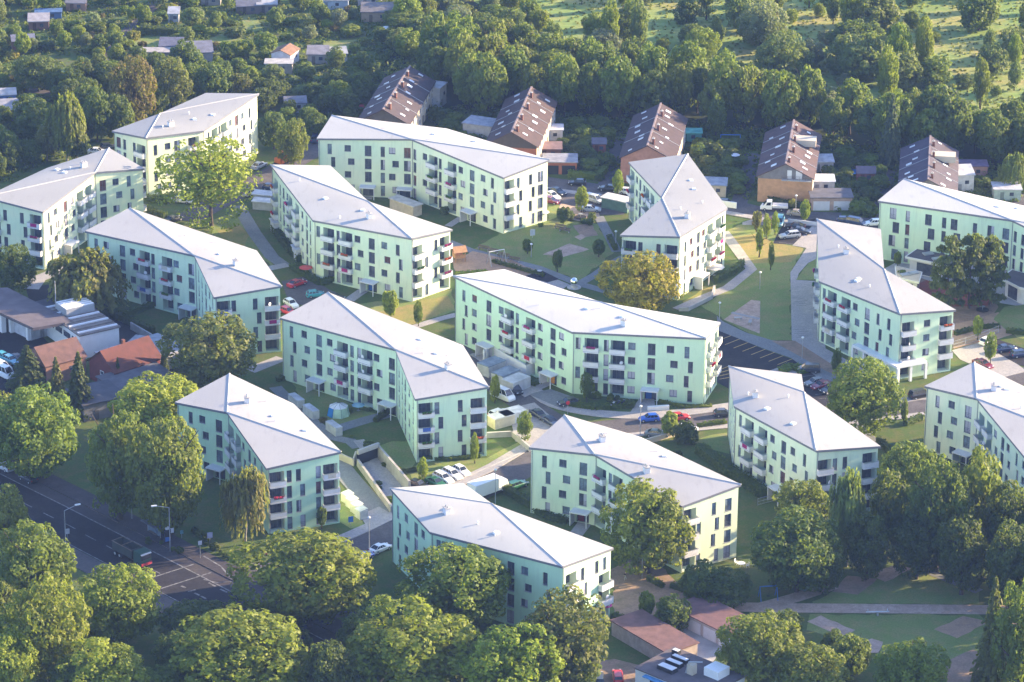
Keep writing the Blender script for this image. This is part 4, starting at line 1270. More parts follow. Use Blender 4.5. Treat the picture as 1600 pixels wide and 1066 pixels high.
# underground garage ramp
def ramp():
    z = .9
    P = [at(*q) for q in ((560, 727), (592, 714), (642, 772), (632, 808), (610, 800))]
    o = P[0]
    root = empty('garage_ramp', (o.x, o.y, 0), 0, 'sunken garage ramp between pale concrete walls with a dark mouth', 'garage ramp')
    a, b, c, d = at(559, 728), at(592, 716), at(640, 772), at(612, 802)
    a, b, c, d = (p - o for p in (a, b, c, d))
    up = Vector((0, 0, 1))
    m = MB()
    # far head wall over the mouth
    def slab(p, q, t, z0, z1, mat, name):
        e = (q - p).normalized(); n = Vector((-e.y, e.x, 0)) * t / 2
        s = MB(); s.hexa([p - n + up * z0, q - n + up * z0, q + n + up * z0, p + n + up * z0], [p - n + up * z1, q - n + up * z1, q + n + up * z1, p + n + up * z1])
        return s.build(name, M[mat], root)
    slab(a, b, .5, 2.3, 3.2, 'concrete', 'lintel')
    slab(b, c, .45, 0, 2.6, 'ramp_wall', 'side_wall')
    slab(a, d, .45, 0, 1.4, 'ramp_wall', 'side_wall')
    m.face([a + up * .12, d + up * .12, c + up * .12, b + up * .12][::-1]); m.build('ramp_floor', M['paver'], root)
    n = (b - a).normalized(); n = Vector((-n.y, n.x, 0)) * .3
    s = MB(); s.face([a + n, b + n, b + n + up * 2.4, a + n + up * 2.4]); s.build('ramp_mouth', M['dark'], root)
ramp()
# ---------------------------------------------------------------- plants
def leaf(mb, p, n, s, rr, long=1.0, up=None):
    n = n.normalized()
    u = n.orthogonal().normalized() if up is None else (up - n * up.dot(n)).normalized()
    a = rr.uniform(0, 6.28) if up is None else rr.uniform(-.3, .3)
    w = n.cross(u)
    u, w = u * math.cos(a) + w * math.sin(a), w * math.cos(a) - u * math.sin(a)
    u *= s * long; w *= s
    mb.face([p - u, p - w * .8 + u * .1, p + u, p + w * .8 - u * .1])

def rdir(rr):
    while True:
        v = Vector((rr.uniform(-1, 1), rr.uniform(-1, 1), rr.uniform(-1, 1)))
        if .05 < v.length < 1: return v.normalized()

def crown_broad(name, seed, nl, per, ls, lr=(.24, .40), open_=0., shape=0.):
    rr = random.Random(seed)
    mb = MB()
    C = []
    ph = rr.uniform(0, 6)
    lop = [rdir(rr) for _ in range(7)]
    for i in range(nl):
        z = 1 - 2 * (i + .5) / nl
        t = i * 2.39996 + ph
        q = math.sqrt(max(0, 1 - z * z))
        d = Vector((q * math.cos(t), q * math.sin(t), z)) + rdir(rr) * .22
        d.normalize()
        bulge = .97 + .20 * max(max(0, d.dot(l)) ** 5 for l in lop) + .05 * sum(max(0, d.dot(l)) ** 3 for l in lop) - .20 * rr.random()
        r = rr.uniform(*lr)
        k = (bulge - r) * (1 if rr.random() < .8 else rr.uniform(.45, .8))
        c = d * k
        if shape: c = Vector((c.x * (1 - shape * c.z), c.y * (1 - shape * c.z), c.z))
        if open_ and rr.random() < open_: continue
        C.append((c, r, d))
    for c, r, d in C:
        n_ = int(per * (r / .32) ** 2)
        for k in range(n_):
            v = rdir(rr)
            if v.dot(d) < -.35: v = -v
            p = c + v * r * rr.uniform(.72, 1.04)
            if p.length < .42: continue
            n = v + rdir(rr) * .5 + Vector((0, 0, .15))
            leaf(mb, p, n, ls * rr.uniform(.65, 1.3), rr)
    for k in range(int(nl * per * .06)):
        leaf(mb, rdir(rr) * rr.uniform(.2, .7), rdir(rr), ls * 1.6, rr)
    return mb.mesh(name, [M['leaf']])

def crown_conifer(name, seed, layers=17, ls=.075, droop=.35, width=1.0, irregular=.2):
    rr = random.Random(seed)
    mb = MB()
    for i in range(layers):
        t = i / (layers - 1)
        z = -1 + 2 * t
        R0 = width * (1 - t) ** .85 + .05
        nb = max(5, int(13 * (1 - t) + 5))
        for b in range(nb):
            a = 6.283 * (b + rr.random() * .6) / nb + i * 1.1
            L = R0 * rr.uniform(1 - irregular * 1.6, 1 + irregular * .4)
            d = Vector((math.cos(a), math.sin(a), 0))
            for k in range(9):
                f = (k + 1) / 9
                p = d * L * f + Vector((0, 0, z + .10 * f - droop * L * f * f * .6))
                sp = .16 * (1 - f * .4) * L
                for s in range(3):
                    q = p + Vector((-d.y, d.x, 0)) * rr.uniform(-sp, sp) + Vector((0, 0, rr.uniform(-.03, .03)))
                    n = Vector((0, 0, 1)) + d * .5 + rdir(rr) * .55
                    leaf(mb, q, n, ls * rr.uniform(.7, 1.25), rr, 1.3)
    return mb.mesh(name, [M['leaf']])

def crown_weeping(name, seed, strands=330, ls=.05, long=.9):
    rr = random.Random(seed)
    mb = MB()
    lobes = [(rdir(rr), rr.uniform(.8, 1.1)) for _ in range(9)]
    for i in range(strands):
        d = rdir(rr)
        if d.z < -.35: d.z = -d.z
        k = max([s * max(0, d.dot(l)) ** 2 for l, s in lobes] + [.45])
        p = Vector((d.x, d.y, d.z)) * (min(1, .55 + .45 * k) * rr.uniform(.6, 1))
        L = rr.uniform(.25, long) * (.5 + .5 * (1 - abs(d.z)))
        n = 14
        for j in range(n):
            f = j / n
            q = p + Vector((d.x * .10 * f, d.y * .10 * f, -L * f + .05)) + rdir(rr) * .035
            if q.z < -1.05: break
            leaf(mb, q, Vector((d.x, d.y, .25)) + rdir(rr) * .6, ls * rr.uniform(.7, 1.2), rr, 1.5, Vector((0, 0, 1)))
    return mb.mesh(name, [M['leaf']])

def crown_pads(name, seed, pads=70, per=100, ls=.052):
    rr = random.Random(seed)
    mb = MB()
    for i in range(pads):
        z = rr.uniform(-.9, .95)
        rad = (1 - max(0, z) ** 2 * .75) * rr.uniform(.25, .85)
        a = rr.uniform(0, 6.283)
        c = Vector((rad * math.cos(a), rad * math.sin(a), z))
        w = rr.uniform(.22, .42)
        for k in range(per):
            v = rdir(rr)
            p = c + Vector((v.x * w, v.y * w, abs(v.z) * w * .42)) * rr.uniform(.5, 1)
            leaf(mb, p, v + Vector((0, 0, .9)) + rdir(rr) * .5, ls * rr.uniform(.7, 1.2), rr, 1.2)
    return mb.mesh(name, [M['leaf']])

def trunk_mesh(name, seed, mat, limbs=6, lean=.0, r=.03):
    rr = random.Random(seed)
    mb = MB()
    pts = [Vector((0, 0, -.02))]
    for k in range(1, 6):
        pts.append(pts[-1] + Vector((rr.uniform(-.02, .02) + lean * .05, rr.uniform(-.02, .02), .2)))
    for k in range(5):
        mb.tube(pts[k], pts[k + 1], r * (1.25 if k == 0 else 1 - k * .16), r * (1 - (k + 1) * .16), 8)
    for k in range(limbs):
        s = pts[rr.randint(2, 4)]
        a = 6.283 * k / limbs + rr.uniform(-.4, .4)
        m = s + Vector((math.cos(a) * .16, math.sin(a) * .16, .18))
        e = m + Vector((math.cos(a) * .18, math.sin(a) * .18, rr.uniform(.08, .3)))
        mb.tube(s, m, r * .55, r * .36, 6)
        mb.tube(m, e, r * .36, r * .12, 5)
    return mb.mesh(name, [mat])

K = {
    'plane': [crown_broad('crown_plane', s, 210, 150, .038, (.11, .22)) for s in (1, 2, 3, 4)],
    'round': [crown_broad('crown_round', s, 170, 130, .042, (.12, .23)) for s in (11, 12, 13)],
    'open': [crown_broad('crown_open', s, 210, 150, .030, (.08, .16), .36) for s in (21,)],
    'mid': [crown_broad('crown_mid', s, 100, 80, .064, (.15, .27)) for s in (31, 32, 33, 34)],
    'tall': [crown_broad('crown_tall', s, 100, 74, .062, (.14, .26), 0, .28) for s in (41, 42)],
    'small': [crown_broad('crown_small', s, 34, 34, .13, (.26, .40)) for s in (51, 52, 53)],
    'spruce': [crown_conifer('crown_spruce', s) for s in (61, 62)],
    'cone': [crown_conifer('crown_cone', 63, 22, .10, .1, .95, .08)],
    'weeping': [crown_weeping('crown_weeping', s) for s in (71, 72)],
    'pine': [crown_pads('crown_pine', s) for s in (81, 82)],
}
TR = {'bark': [trunk_mesh('trunk', s, M['bark']) for s in (1, 2, 3)], 'pale': [trunk_mesh('trunk_pale', 5, M['bark_pale'], 0, 0, .02)], 'straight': [trunk_mesh('trunk_straight', 6, M['bark'], 0, 0, .022)]}
LOW = {'plane': .16, 'round': .2, 'open': .22, 'mid': .15, 'tall': .12, 'small': .35, 'spruce': .04, 'cone': .03, 'weeping': .1, 'pine': .10}

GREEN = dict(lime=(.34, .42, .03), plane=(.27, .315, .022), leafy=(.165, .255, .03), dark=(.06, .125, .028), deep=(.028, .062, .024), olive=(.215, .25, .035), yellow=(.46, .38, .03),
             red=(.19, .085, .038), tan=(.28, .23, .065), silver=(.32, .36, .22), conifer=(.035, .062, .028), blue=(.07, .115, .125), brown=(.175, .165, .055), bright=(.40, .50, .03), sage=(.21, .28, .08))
rt = random.Random(5)
def vary(c, k=.18):
    f = 1 + rt.uniform(-k, k)
    return tuple(max(.005, x * f * (1 + rt.uniform(-.07, .07))) for x in c)

def place_tree(x, y, R_, c_, hc, kind, col, label, group=None, name='tree', cat='tree'):
    root = empty(name, (x, y, 0), rt.uniform(0, 6.28), label, cat, group)
    ms = K[kind]
    o = put('crown', rt.choice(ms), root, (0, 0, hc), 0, vary(col, .10), (R_, R_ * rt.uniform(.93, 1.07), c_))
    t = rt.choice(TR['pale' if kind == 'weeping' else 'straight' if kind in ('spruce', 'cone', 'tall', 'pine') else 'bark'])
    hh = hc + c_ * .45
    put('trunk', t, root, (0, 0, 0), 0, None, (hh * 1.0, hh * 1.0, hh))
    return root

def tree(px, top, bot, width, kind, col, label, group=None, name='tree', cat='tree'):
    """a tree from its outline in the photo: it stands on the ground below the outline"""
    by = bot
    for _ in range(4):
        s = scale_at(at(px, by))
        R_ = width / 2 / s * 1.04
        th = math.asin(min(1, H / (at(px, by) - CO).length))
        E = (bot - top) / 2 / s
        c_ = math.sqrt(max((.62 * R_ * math.cos(th)) ** 2, E * E - (R_ * math.sin(th)) ** 2)) / math.cos(th)
        hc = c_ * (1 + LOW[kind])
        by = (top + bot) / 2 + s * hc * math.cos(th)
    g = at(px, by)
    return place_tree(g.x, g.y, R_, c_, hc, kind, GREEN[col], label, group, name, cat)

def shrub(px, py, w, h, col, label, group, kind='small', name='shrub'):
    g = at(px, py)
    s = scale_at(g)
    R_ = w / 2 / s
    hh = h / 2 / (s * .92)
    o = put(name, rt.choice(K[kind]), None, (g.x, g.y, hh * .85), rt.uniform(0, 6), vary(GREEN[col]), (R_, R_, hh))
    return tag(o, label, 'shrub', group)

def hedge(pix, h, w, col, label, group='clipped hedges'):
    P = [Vector((p.x, p.y)) for p in (at(x, y) for x, y in pix)]
    mb = MB()
    rr = random.Random(len(P) * 7 + int(pix[0][0]))
    for a, b in zip(P, P[1:]):
        d = (b - a); L = d.length; d.normalize()
        n = Vector((-d.y, d.x))
        q = [a - n * w * .4, b - n * w * .4, b + n * w * .4, a + n * w * .4]
        mb.hexa([(*k, 0) for k in q], [(*k, h * .9) for k in q])
        for k in range(int(L * (2 * h + w) * 9)):
            t = rr.uniform(0, L)
            f = rr.uniform(0, 2 * h + w)
            if f < h: y, z, nn = -w / 2, f, Vector((-n.x, -n.y, .2))
            elif f < h + w: y, z, nn = f - h - w / 2, h, Vector((0, 0, 1))
            else: y, z, nn = w / 2, f - h - w, Vector((n.x, n.y, .2))
            p = a + d * t + n * y
            leaf(mb, Vector((p.x, p.y, z)) + rdir(rr) * .12, nn + rdir(rr) * .7, rr.uniform(.14, .28), rr)
    o = mb.build('hedge', M['leaf'], color=vary(GREEN[col], .1))
    return tag(o, label, 'hedge')

# --- single trees of the estate
tree(330, 203, 348, 176, 'open', 'lime', 'tall tree with a light open crown on the lawn before the cream block')
tree(998, 393, 490, 120, 'round', 'yellow', 'round yellow-leaved tree touching the zigzag-roofed block')
tree(138, 388, 497, 138, 'weeping', 'tan', 'wide pale willow beside the filling-station roof')
tree(20, 382, 456, 68, 'round', 'dark', 'round dark tree at the picture edge below the block with the red door')
tree(328, 488, 605, 134, 'round', 'brown', 'brownish round tree between the willow block and the garage lawn')
tree(245, 583, 690, 150, 'plane', 'bright', 'very bright lime-green crown, topmost of the clump beside the main road')
tree(188, 640, 800, 105, 'round', 'leafy', 'dark green tree at the street side of the clump below the bright lime crown')
tree(268, 650, 826, 122, 'plane', 'olive', 'olive tree with yellow tips on the house side, below the bright lime crown')
tree(48, 598, 745, 140, 'plane', 'leafy', 'broad green tree at the picture edge between the spruces and the main road')
tree(8, 610, 715, 70, 'round', 'plane', 'half-visible green tree at the picture edge below the parked station cars')
tree(44, 541, 606, 66, 'spruce', 'conifer', 'dark wide spruce next to the parked station cars')
tree(90, 563, 642, 44, 'spruce', 'brown', 'slim brownish spruce before the brown-roofed house')
tree(125, 556, 650, 58, 'spruce', 'conifer', 'tall green spruce between the brown-roofed and the red-tiled house')
tree(185, 562, 607, 15, 'cone', 'conifer', 'very thin conifer in front of the red brick gable')
tree(257, 544, 590, 18, 'cone', 'conifer', 'small thin conifer at the corner of the low grey roof')
tree(383, 722, 848, 82, 'weeping', 'tan', 'weeping birch with a pale trunk in front of the block by the main road', name='birch')
PL = 'plane trees along the near road'
tree(484, 820, 985, 212, 'plane', 'plane', 'big sunlit plane tree at the road junction, widest crown below the birch', PL, 'plane_tree')
tree(716, 845, 990, 170, 'plane', 'leafy', 'big round plane tree covering the front of the lowest block', PL, 'plane_tree')
tree(8, 757, 858, 88, 'round', 'olive', 'olive tree cut by the picture edge beside the near kerb of the main road', None)
tree(58, 812, 965, 135, 'plane', 'leafy', 'dark leafy tree on the near kerb opposite the dump truck', None)
tree(188, 882, 1008, 140, 'plane', 'plane', 'sunlit plane tree just below the dump truck', PL, 'plane_tree')
tree(78, 908, 1062, 130, 'plane', 'plane', 'plane tree below the dark leafy tree, above the picture corner', PL, 'plane_tree')
tree(386, 950, 1090, 212, 'plane', 'plane', 'plane tree at the lower edge directly below the road junction', PL, 'plane_tree')
tree(168, 995, 1110, 140, 'plane', 'lime', 'bright plane tree at the lower edge below the dump truck', PL, 'plane_tree')
tree(312, 938, 1010, 120, 'round', 'deep', 'shaded dark tree in the gap between the planes below the junction', None)
tree(636, 942, 1095, 200, 'plane', 'plane', 'plane tree at the lower edge under the lowest block, widest of its row', PL, 'plane_tree')
tree(795, 972, 1110, 150, 'plane', 'lime', 'bright plane tree at the lower edge beside the brownish tree', PL, 'plane_tree')
tree(880, 925, 1075, 150, 'round', 'brown', 'brownish tree leaning on the end balconies of the lowest block')
tree(-8, 905, 1005, 76, 'round', 'olive', 'olive tree half outside the picture above the lower corner')
tree(12, 985, 1100, 110, 'plane', 'lime', 'bright plane crown in the lower picture corner', PL, 'plane_tree')
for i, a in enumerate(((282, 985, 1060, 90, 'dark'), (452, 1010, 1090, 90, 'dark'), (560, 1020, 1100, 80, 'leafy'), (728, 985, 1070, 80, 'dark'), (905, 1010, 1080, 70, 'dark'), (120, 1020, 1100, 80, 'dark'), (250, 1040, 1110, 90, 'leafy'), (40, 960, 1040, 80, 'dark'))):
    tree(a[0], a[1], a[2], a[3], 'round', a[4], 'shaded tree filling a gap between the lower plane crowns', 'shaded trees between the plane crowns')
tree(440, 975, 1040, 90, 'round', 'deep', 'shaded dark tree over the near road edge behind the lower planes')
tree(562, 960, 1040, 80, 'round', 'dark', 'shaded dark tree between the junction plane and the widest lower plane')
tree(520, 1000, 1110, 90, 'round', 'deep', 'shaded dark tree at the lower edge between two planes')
tree(656, 937, 985, 24, 'cone', 'tan', 'small orange-brown conifer between two plane crowns', name='conifer')
tree(1012, 750, 892, 134, 'plane', 'olive', 'big round tree in the inner bend of the block above the courtyard')
tree(1344, 561, 678, 112, 'plane', 'leafy', 'round green tree beside the shop pillars and the parking bays')
tree(1480, 372, 484, 60, 'pine', 'conifer', 'dark pine nearest the pavilion roof in the group of three', 'pines of the kindergarten', 'pine_tree')
tree(1514, 370, 478, 60, 'pine', 'conifer', 'middle dark pine in the group of three', 'pines of the kindergarten', 'pine_tree')
tree(1546, 374, 474, 60, 'pine', 'conifer', 'dark pine nearest the picture edge in the group of three', 'pines of the kindergarten', 'pine_tree')
# park edge
for i, a in enumerate(((1650, 770, 900, 100), (1700, 800, 940, 110), (1640, 830, 950, 90), (1690, 850, 990, 110), (1740, 780, 930, 110), (1660, 900, 1040, 100))):
    tree(*a, 'round', 'deep', 'dark park tree standing beyond the picture edge beside the gravel path', 'park trees beyond the picture edge')
for a in ((1252, 748, 836, 92, 'round', 'olive', 'yellow-green tree before the flower-box balconies'),
          (1322, 730, 880, 72, 'weeping', 'sage', 'tall drooping tree beside the end balconies of the flower-box block'),
          (1244, 797, 925, 142, 'plane', 'dark', 'wide dark tree on the park edge with a lit side, above the gravel path'),
          (1385, 738, 868, 76, 'tall', 'deep', 'nearly black tree between the drooping tree and the park wood'),
          (1414, 686, 792, 92, 'round', 'leafy', 'sunlit green tree below the road between two blocks'),
          (1462, 722, 880, 96, 'round', 'dark', 'tall blue-green tree in the row before the edge block, nearest the road'),
          (1522, 706, 868, 84, 'tall', 'olive', 'olive tree in the row before the edge block'),
          (1572, 752, 890, 86, 'round', 'deep', 'dark tree in the row before the edge block, cut by the picture edge'),
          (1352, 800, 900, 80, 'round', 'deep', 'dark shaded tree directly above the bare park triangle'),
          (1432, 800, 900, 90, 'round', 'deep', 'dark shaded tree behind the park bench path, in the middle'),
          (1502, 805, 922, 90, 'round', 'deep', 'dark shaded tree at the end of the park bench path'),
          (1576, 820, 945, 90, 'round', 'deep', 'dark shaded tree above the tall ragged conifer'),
          (1290, 850, 925, 60, 'round', 'deep', 'small dark tree between the wide park tree and the bare triangle'),
          (1135, 888, 950, 84, 'round', 'dark', 'dark round tree at the courtyard end of the gravel path'),
          (1094, 880, 945, 70, 'mid', 'dark', 'dark bushy tree at the courtyard hedge'),
          (1050, 930, 985, 60, 'mid', 'dark', 'dark bushy tree above the garage wall'),
          (1546, 914, 1075, 66, 'spruce', 'brown', 'tall ragged conifer standing before the sand pit'),
          (1592, 912, 1080, 84, 'round', 'leafy', 'leafy green tree at the picture edge behind the ragged conifer'),
          (1182, 952, 1075, 124, 'plane', 'olive', 'yellow-tipped tree beside the garage with pale blue doors'),
          (1262, 1000, 1100, 110, 'round', 'olive', 'yellow-tipped tree at the lower edge below the first park sand pit'),
          (1330, 985, 1060, 70, 'mid', 'leafy', 'small green tree between the two lower park sand pits'),
          (1420, 996, 1100, 112, 'plane', 'leafy', 'round tree at the lower edge with one sunlit side, below the park lawn'),
          (1232, 952, 1000, 50, 'mid', 'dark', 'dark small tree directly under the gravel path'),
          (1300, 985, 1030, 40, 'mid', 'dark', 'dark small tree beside the first park sand pit')):
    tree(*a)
# young street trees
YT = 'young street trees'
for a in ((610, 453, 492, 25, 'small', 'bright', 'young lime tree on the dry lawn before the red-flowered block'),
          (654, 470, 508, 16, 'tall', 'leafy', 'slim dark young tree on the dry lawn'),
          (820, 642, 688, 25, 'tall', 'leafy', 'cone-shaped young tree beside the box stores'),
          (742, 677, 722, 14, 'tall', 'bright', 'slim bright young tree at the corner of the dome-tent block'),
          (660, 713, 752, 16, 'tall', 'bright', 'slim bright young tree beside the white parked cars'),
          (773, 585, 628, 17, 'tall', 'lime', 'young tree in front of the white camper van'),
          (908, 290, 330, 21, 'tall', 'lime', 'young round tree at the car park behind the playground'),
          (965, 264, 304, 16, 'tall', 'lime', 'slim young tree before the salmon terrace'),
          (1046, 643, 678, 28, 'small', 'lime', 'young tree between the red and the white car'),
          (917, 580, 626, 22, 'tall', 'dark', 'young dark tree before the blue-door block'),
          (1182, 328, 358, 14, 'small', 'tan', 'pale young tree on the lawn, nearest the street'),
          (1197, 335, 372, 14, 'tall', 'lime', 'pale young tree beside the black parked car'),
          (1211, 330, 365, 11, 'tall', 'bright', 'slim bright young tree beside the turquoise car'),
          (1204, 378, 420, 10, 'tall', 'leafy', 'thin young tree with stakes on the sunlit strip of lawn'),
          (1186, 352, 395, 12, 'small', 'lime', 'thin young tree beside the lawn lamp'),
          (1307, 545, 585, 16, 'tall', 'dark', 'young tree in front of the shop corner'),
          (1408, 420, 446, 20, 'small', 'leafy', 'small tree behind the corner block roof'),
          (1402, 392, 414, 13, 'small', 'lime', 'small tree at the wall of the staggered windows'),
          (1547, 520, 566, 20, 'tall', 'leafy', 'young tree between the parked white and blue car'),
          (1527, 492, 526, 16, 'small', 'lime', 'young bright tree at the playground fence beyond the corner block'),
          (880, 322, 348, 20, 'small', 'dark', 'small dark tree on the play lawn edge'),
          (871, 388, 420, 16, 'small', 'dark', 'small dark tree before the pale sand pit'),
          (824, 372, 394, 18, 'small', 'dark', 'small dark tree on the play lawn'),
          (935, 372, 398, 20, 'small', 'dark', 'small dark tree near the path by the yellow tree'),
          (1412, 622, 660, 12, 'tall', 'leafy', 'young tree on the road verge before the edge block'),
          (503, 790, 822, 14, 'small', 'dark', 'small dark young tree before the end balconies by the birch'),
          (1010, 922, 965, 26, 'small', 'leafy', 'young tree in the dirt courtyard'),
          (1258, 312, 345, 16, 'tall', 'lime', 'young tree beside the double garage'),
          (1238, 310, 325, 14, 'small', 'yellow', 'small yellow bush-like tree before the ochre gable')):
    tree(*a, group=YT, name='young_tree')
shrub(1070, 692, 42, 34, 'deep', 'dark round bush beside the road before the flower-box block', None, 'mid')
# trees along the top of the picture
for a in ((105, 143, 247, 66, 'weeping', 'olive', 'big olive drooping tree behind the block with the red door'),
          (152, 140, 218, 46, 'tall', 'dark', 'dark tall tree beside the big olive drooping tree'),
          (212, 88, 192, 74, 'plane', 'red', 'rust-brown tree above the cream block'),
          (268, 88, 168, 62, 'round', 'brown', 'brown-green tree beside the rust-brown tree'),
          (185, 150, 215, 50, 'mid', 'dark', 'dark tree under the rust-brown tree'),
          (246, 128, 180, 36, 'mid', 'olive', 'olive tree in front of the rust-brown tree'),
          (74, 190, 248, 42, 'mid', 'tan', 'light tan tree behind the edge block'),
          (10, 198, 262, 46, 'mid', 'dark', 'dark tree at the picture edge behind the edge block'),
          (48, 150, 205, 56, 'mid', 'dark', 'dark tree beside the white-roofed hut at the picture edge'),
          (120, 200, 250, 40, 'mid', 'deep', 'deep green tree behind the edge block roof'),
          (60, 82, 140, 76, 'round', 'dark', 'dark wide tree above the gate at the lane end'),
          (330, 100, 160, 60, 'mid', 'dark', 'dark tree behind the cream block roof, beside the flat huts'),
          (375, 112, 155, 40, 'mid', 'brown', 'brown-green tree before the small gabled house'),
          (458, 187, 256, 48, 'round', 'olive', 'yellow-green tree beside the long block, above the orange digger'),
          (428, 168, 230, 48, 'mid', 'dark', 'dark tree between the cream block and the yellow-green tree'),
          (492, 172, 215, 40, 'mid', 'dark', 'dark tree behind the end of the long block')):
    tree(*a)
tree(1390, 155, 258, 42, 'spruce', 'blue', 'blue spruce in the dark wood between the last two terraces', name='spruce')
tree(1580, 236, 298, 46, 'weeping', 'sage', 'weeping willow in the gardens at the picture edge', name='willow')
tree(1586, 206, 250, 42, 'mid', 'tan', 'pale-topped tree behind the garden willow')
tree(945, 45, 92, 62, 'round', 'silver', 'silvery tree on the sunlit edge of the wood')
tree(975, 10, 62, 66, 'round', 'dark', 'dark round tree alone on the meadow')
tree(1190, 0, 70, 72, 'round', 'silver', 'silver willow towering at the meadow edge')
tree(1355, 45, 108, 48, 'mid', 'sage', 'dense round bush-like tree in the middle of the meadow')
tree(1402, 34, 116, 38, 'tall', 'lime', 'tall sunlit poplar in the meadow', name='poplar')
tree(1010, 154, 178, 12, 'cone', 'leafy', 'thin cypress beside the salmon terrace ridge')
tree(1118, 150, 215, 30, 'tall', 'dark', 'dark poplar-shaped tree behind the turquoise shed')

# --- the wood, the meadow and the allotments
def inside(p, poly):
    c = False
    n = len(poly)
    for i in range(n):
        a, b = poly[i], poly[(i + 1) % n]
        if (a[1] > p[1]) != (b[1] > p[1]) and p[0] < (b[0] - a[0]) * (p[1] - a[1]) / (b[1] - a[1]) + a[0]:
            c = not c
    return c
TAKEN = []
def free(g, r, margin=1.0):
    for poly in ROOFS:
        if inside((g.x, g.y), [(p.x, p.y) for p in poly]): return False
        if any((Vector((g.x, g.y)) - p).length < margin + r * .5 for p in poly): return False
        for i in range(len(poly)):
            a, b = poly[i], poly[(i + 1) % len(poly)]
            t = max(0, min(1, (Vector((g.x, g.y)) - a).dot(b - a) / max((b - a).length_squared, 1e-6)))
            if (a.lerp(b, t) - Vector((g.x, g.y))).length < margin + r * .6: return False
    return True

def scatter(poly, n, sep, make, clear=None):
    xs, ys = [p[0] for p in poly], [p[1] for p in poly]
    pts, tries = [], 0
    while len(pts) < n and tries < n * 60:
        tries += 1
        x, y = rt.uniform(min(xs), max(xs)), rt.uniform(min(ys), max(ys))
        if not inside((x, y), poly): continue
        g = at(x, y)
        if any((g.x - q.x) ** 2 + (g.y - q.y) ** 2 < sep * sep for q in pts): continue
        if clear and any(math.hypot((x - a) / 1.0, (y - b) / .4) < r for a, b, r in clear): continue
        if make(x, y, g) is not False: pts.append(g)
    return pts

WOODS = [(760, 'behind the first and second dark-roofed terraces'), (930, 'behind the second dark-roofed terrace'), (1130, 'behind the salmon terrace'), (1330, 'behind the ochre terrace'), (2000, 'behind the fifth terrace')]
def area(x, tab):
    for k, t in tab:
        if x < k: return t
def wood(x, y, g):
    h = rt.uniform(11.5, 16.5); R_ = rt.uniform(3.6, 5.4)
    if not free(g, R_): return False
    k = rt.choice(['mid', 'mid', 'tall', 'mid'])
    c = h * .44
    t = area(x, WOODS)
    place_tree(g.x, g.y, R_, c, h - c, k, GREEN[rt.choice(['leafy', 'dark', 'leafy', 'olive', 'dark'])], 'tall leafy tree of the shaded wood ' + t, 'wood ' + t)
scatter([(655, 110), (800, 112), (900, 138), (1100, 165), (1250, 195), (1420, 225), (1680, 246), (1680, 275), (1500, 262), (1350, 238), (1280, 222), (1100, 205), (1000, 192), (880, 188), (700, 180)], 125, 6.2, wood)
def wood_edge(x, y, g):
    h = rt.uniform(4.5, 8.5); R_ = rt.uniform(2.4, 4.2)
    if not free(g, R_): return False
    c = h * .46
    t = area(x, WOODS)
    place_tree(g.x, g.y, R_, c, h - c, 'mid', GREEN[rt.choice(['sage', 'olive', 'leafy', 'lime', 'silver'])], 'sunlit tree on the meadow side of the wood ' + t, 'sunlit wood edge ' + t)
scatter([(600, 90), (640, 10), (780, -20), (830, 40), (900, 92), (960, 104), (1120, 132), (1260, 165), (1420, 194), (1680, 222), (1680, 240), (1420, 218), (1250, 188), (1100, 158), (900, 130), (800, 105), (660, 108)], 66, 5.6, wood_edge)
MEAD = [(1130, 'above the second and third terraces'), (1320, 'above the ochre terrace'), (2000, 'above the fifth terrace')]
def mead(x, y, g):
    t = area(x, MEAD)
    if rt.random() < .30:
        h = rt.uniform(7, 15); R_ = h * rt.uniform(.15, .22); c = h * .48
        place_tree(g.x, g.y, R_, c, h - c, 'tall', GREEN[rt.choice(['lime', 'sage', 'olive'])], 'slim young poplar on the sunlit meadow ' + t, 'meadow poplars ' + t, 'poplar', 'poplar')
    else:
        h = rt.choice([rt.uniform(2.5, 5), rt.uniform(5, 11)]); R_ = h * rt.uniform(.42, .68); c = h * .52
        place_tree(g.x, g.y, R_, c, h - c * .97, rt.choice(['mid', 'mid', 'round']), GREEN[rt.choice(['sage', 'sage', 'silver', 'leafy', 'lime', 'dark'])], 'round bush on the sunlit meadow ' + t, 'meadow bushes ' + t, 'bush', 'bush')
scatter([(840, 0), (900, -20), (1640, -30), (1640, 205), (1420, 178), (1250, 148), (1080, 108), (950, 80)], 90, 5.5, mead, [(1010, 36, 42), (1080, 48, 30), (900, 28, 25), (1500, 115, 36), (1290, 20, 18), (1540, 60, 14)])
ALL = [(200, 'at the picture corner'), (420, 'around the lane and the flat huts'), (1000, 'around the small gabled house')]
LANES = [(205 + 3 * k, 45 - 3.2 * k, 5) for k in range(-4, 20)] + [(190 - 4 * k, 65 + 3.8 * k, 5) for k in range(20)] + [(x, 136, 8) for x in range(0, 140, 10)] + \
        [(240, 66, 26), (352, 66, 26), (395, 38, 14), (440, 76, 20), (530, 72, 20)]
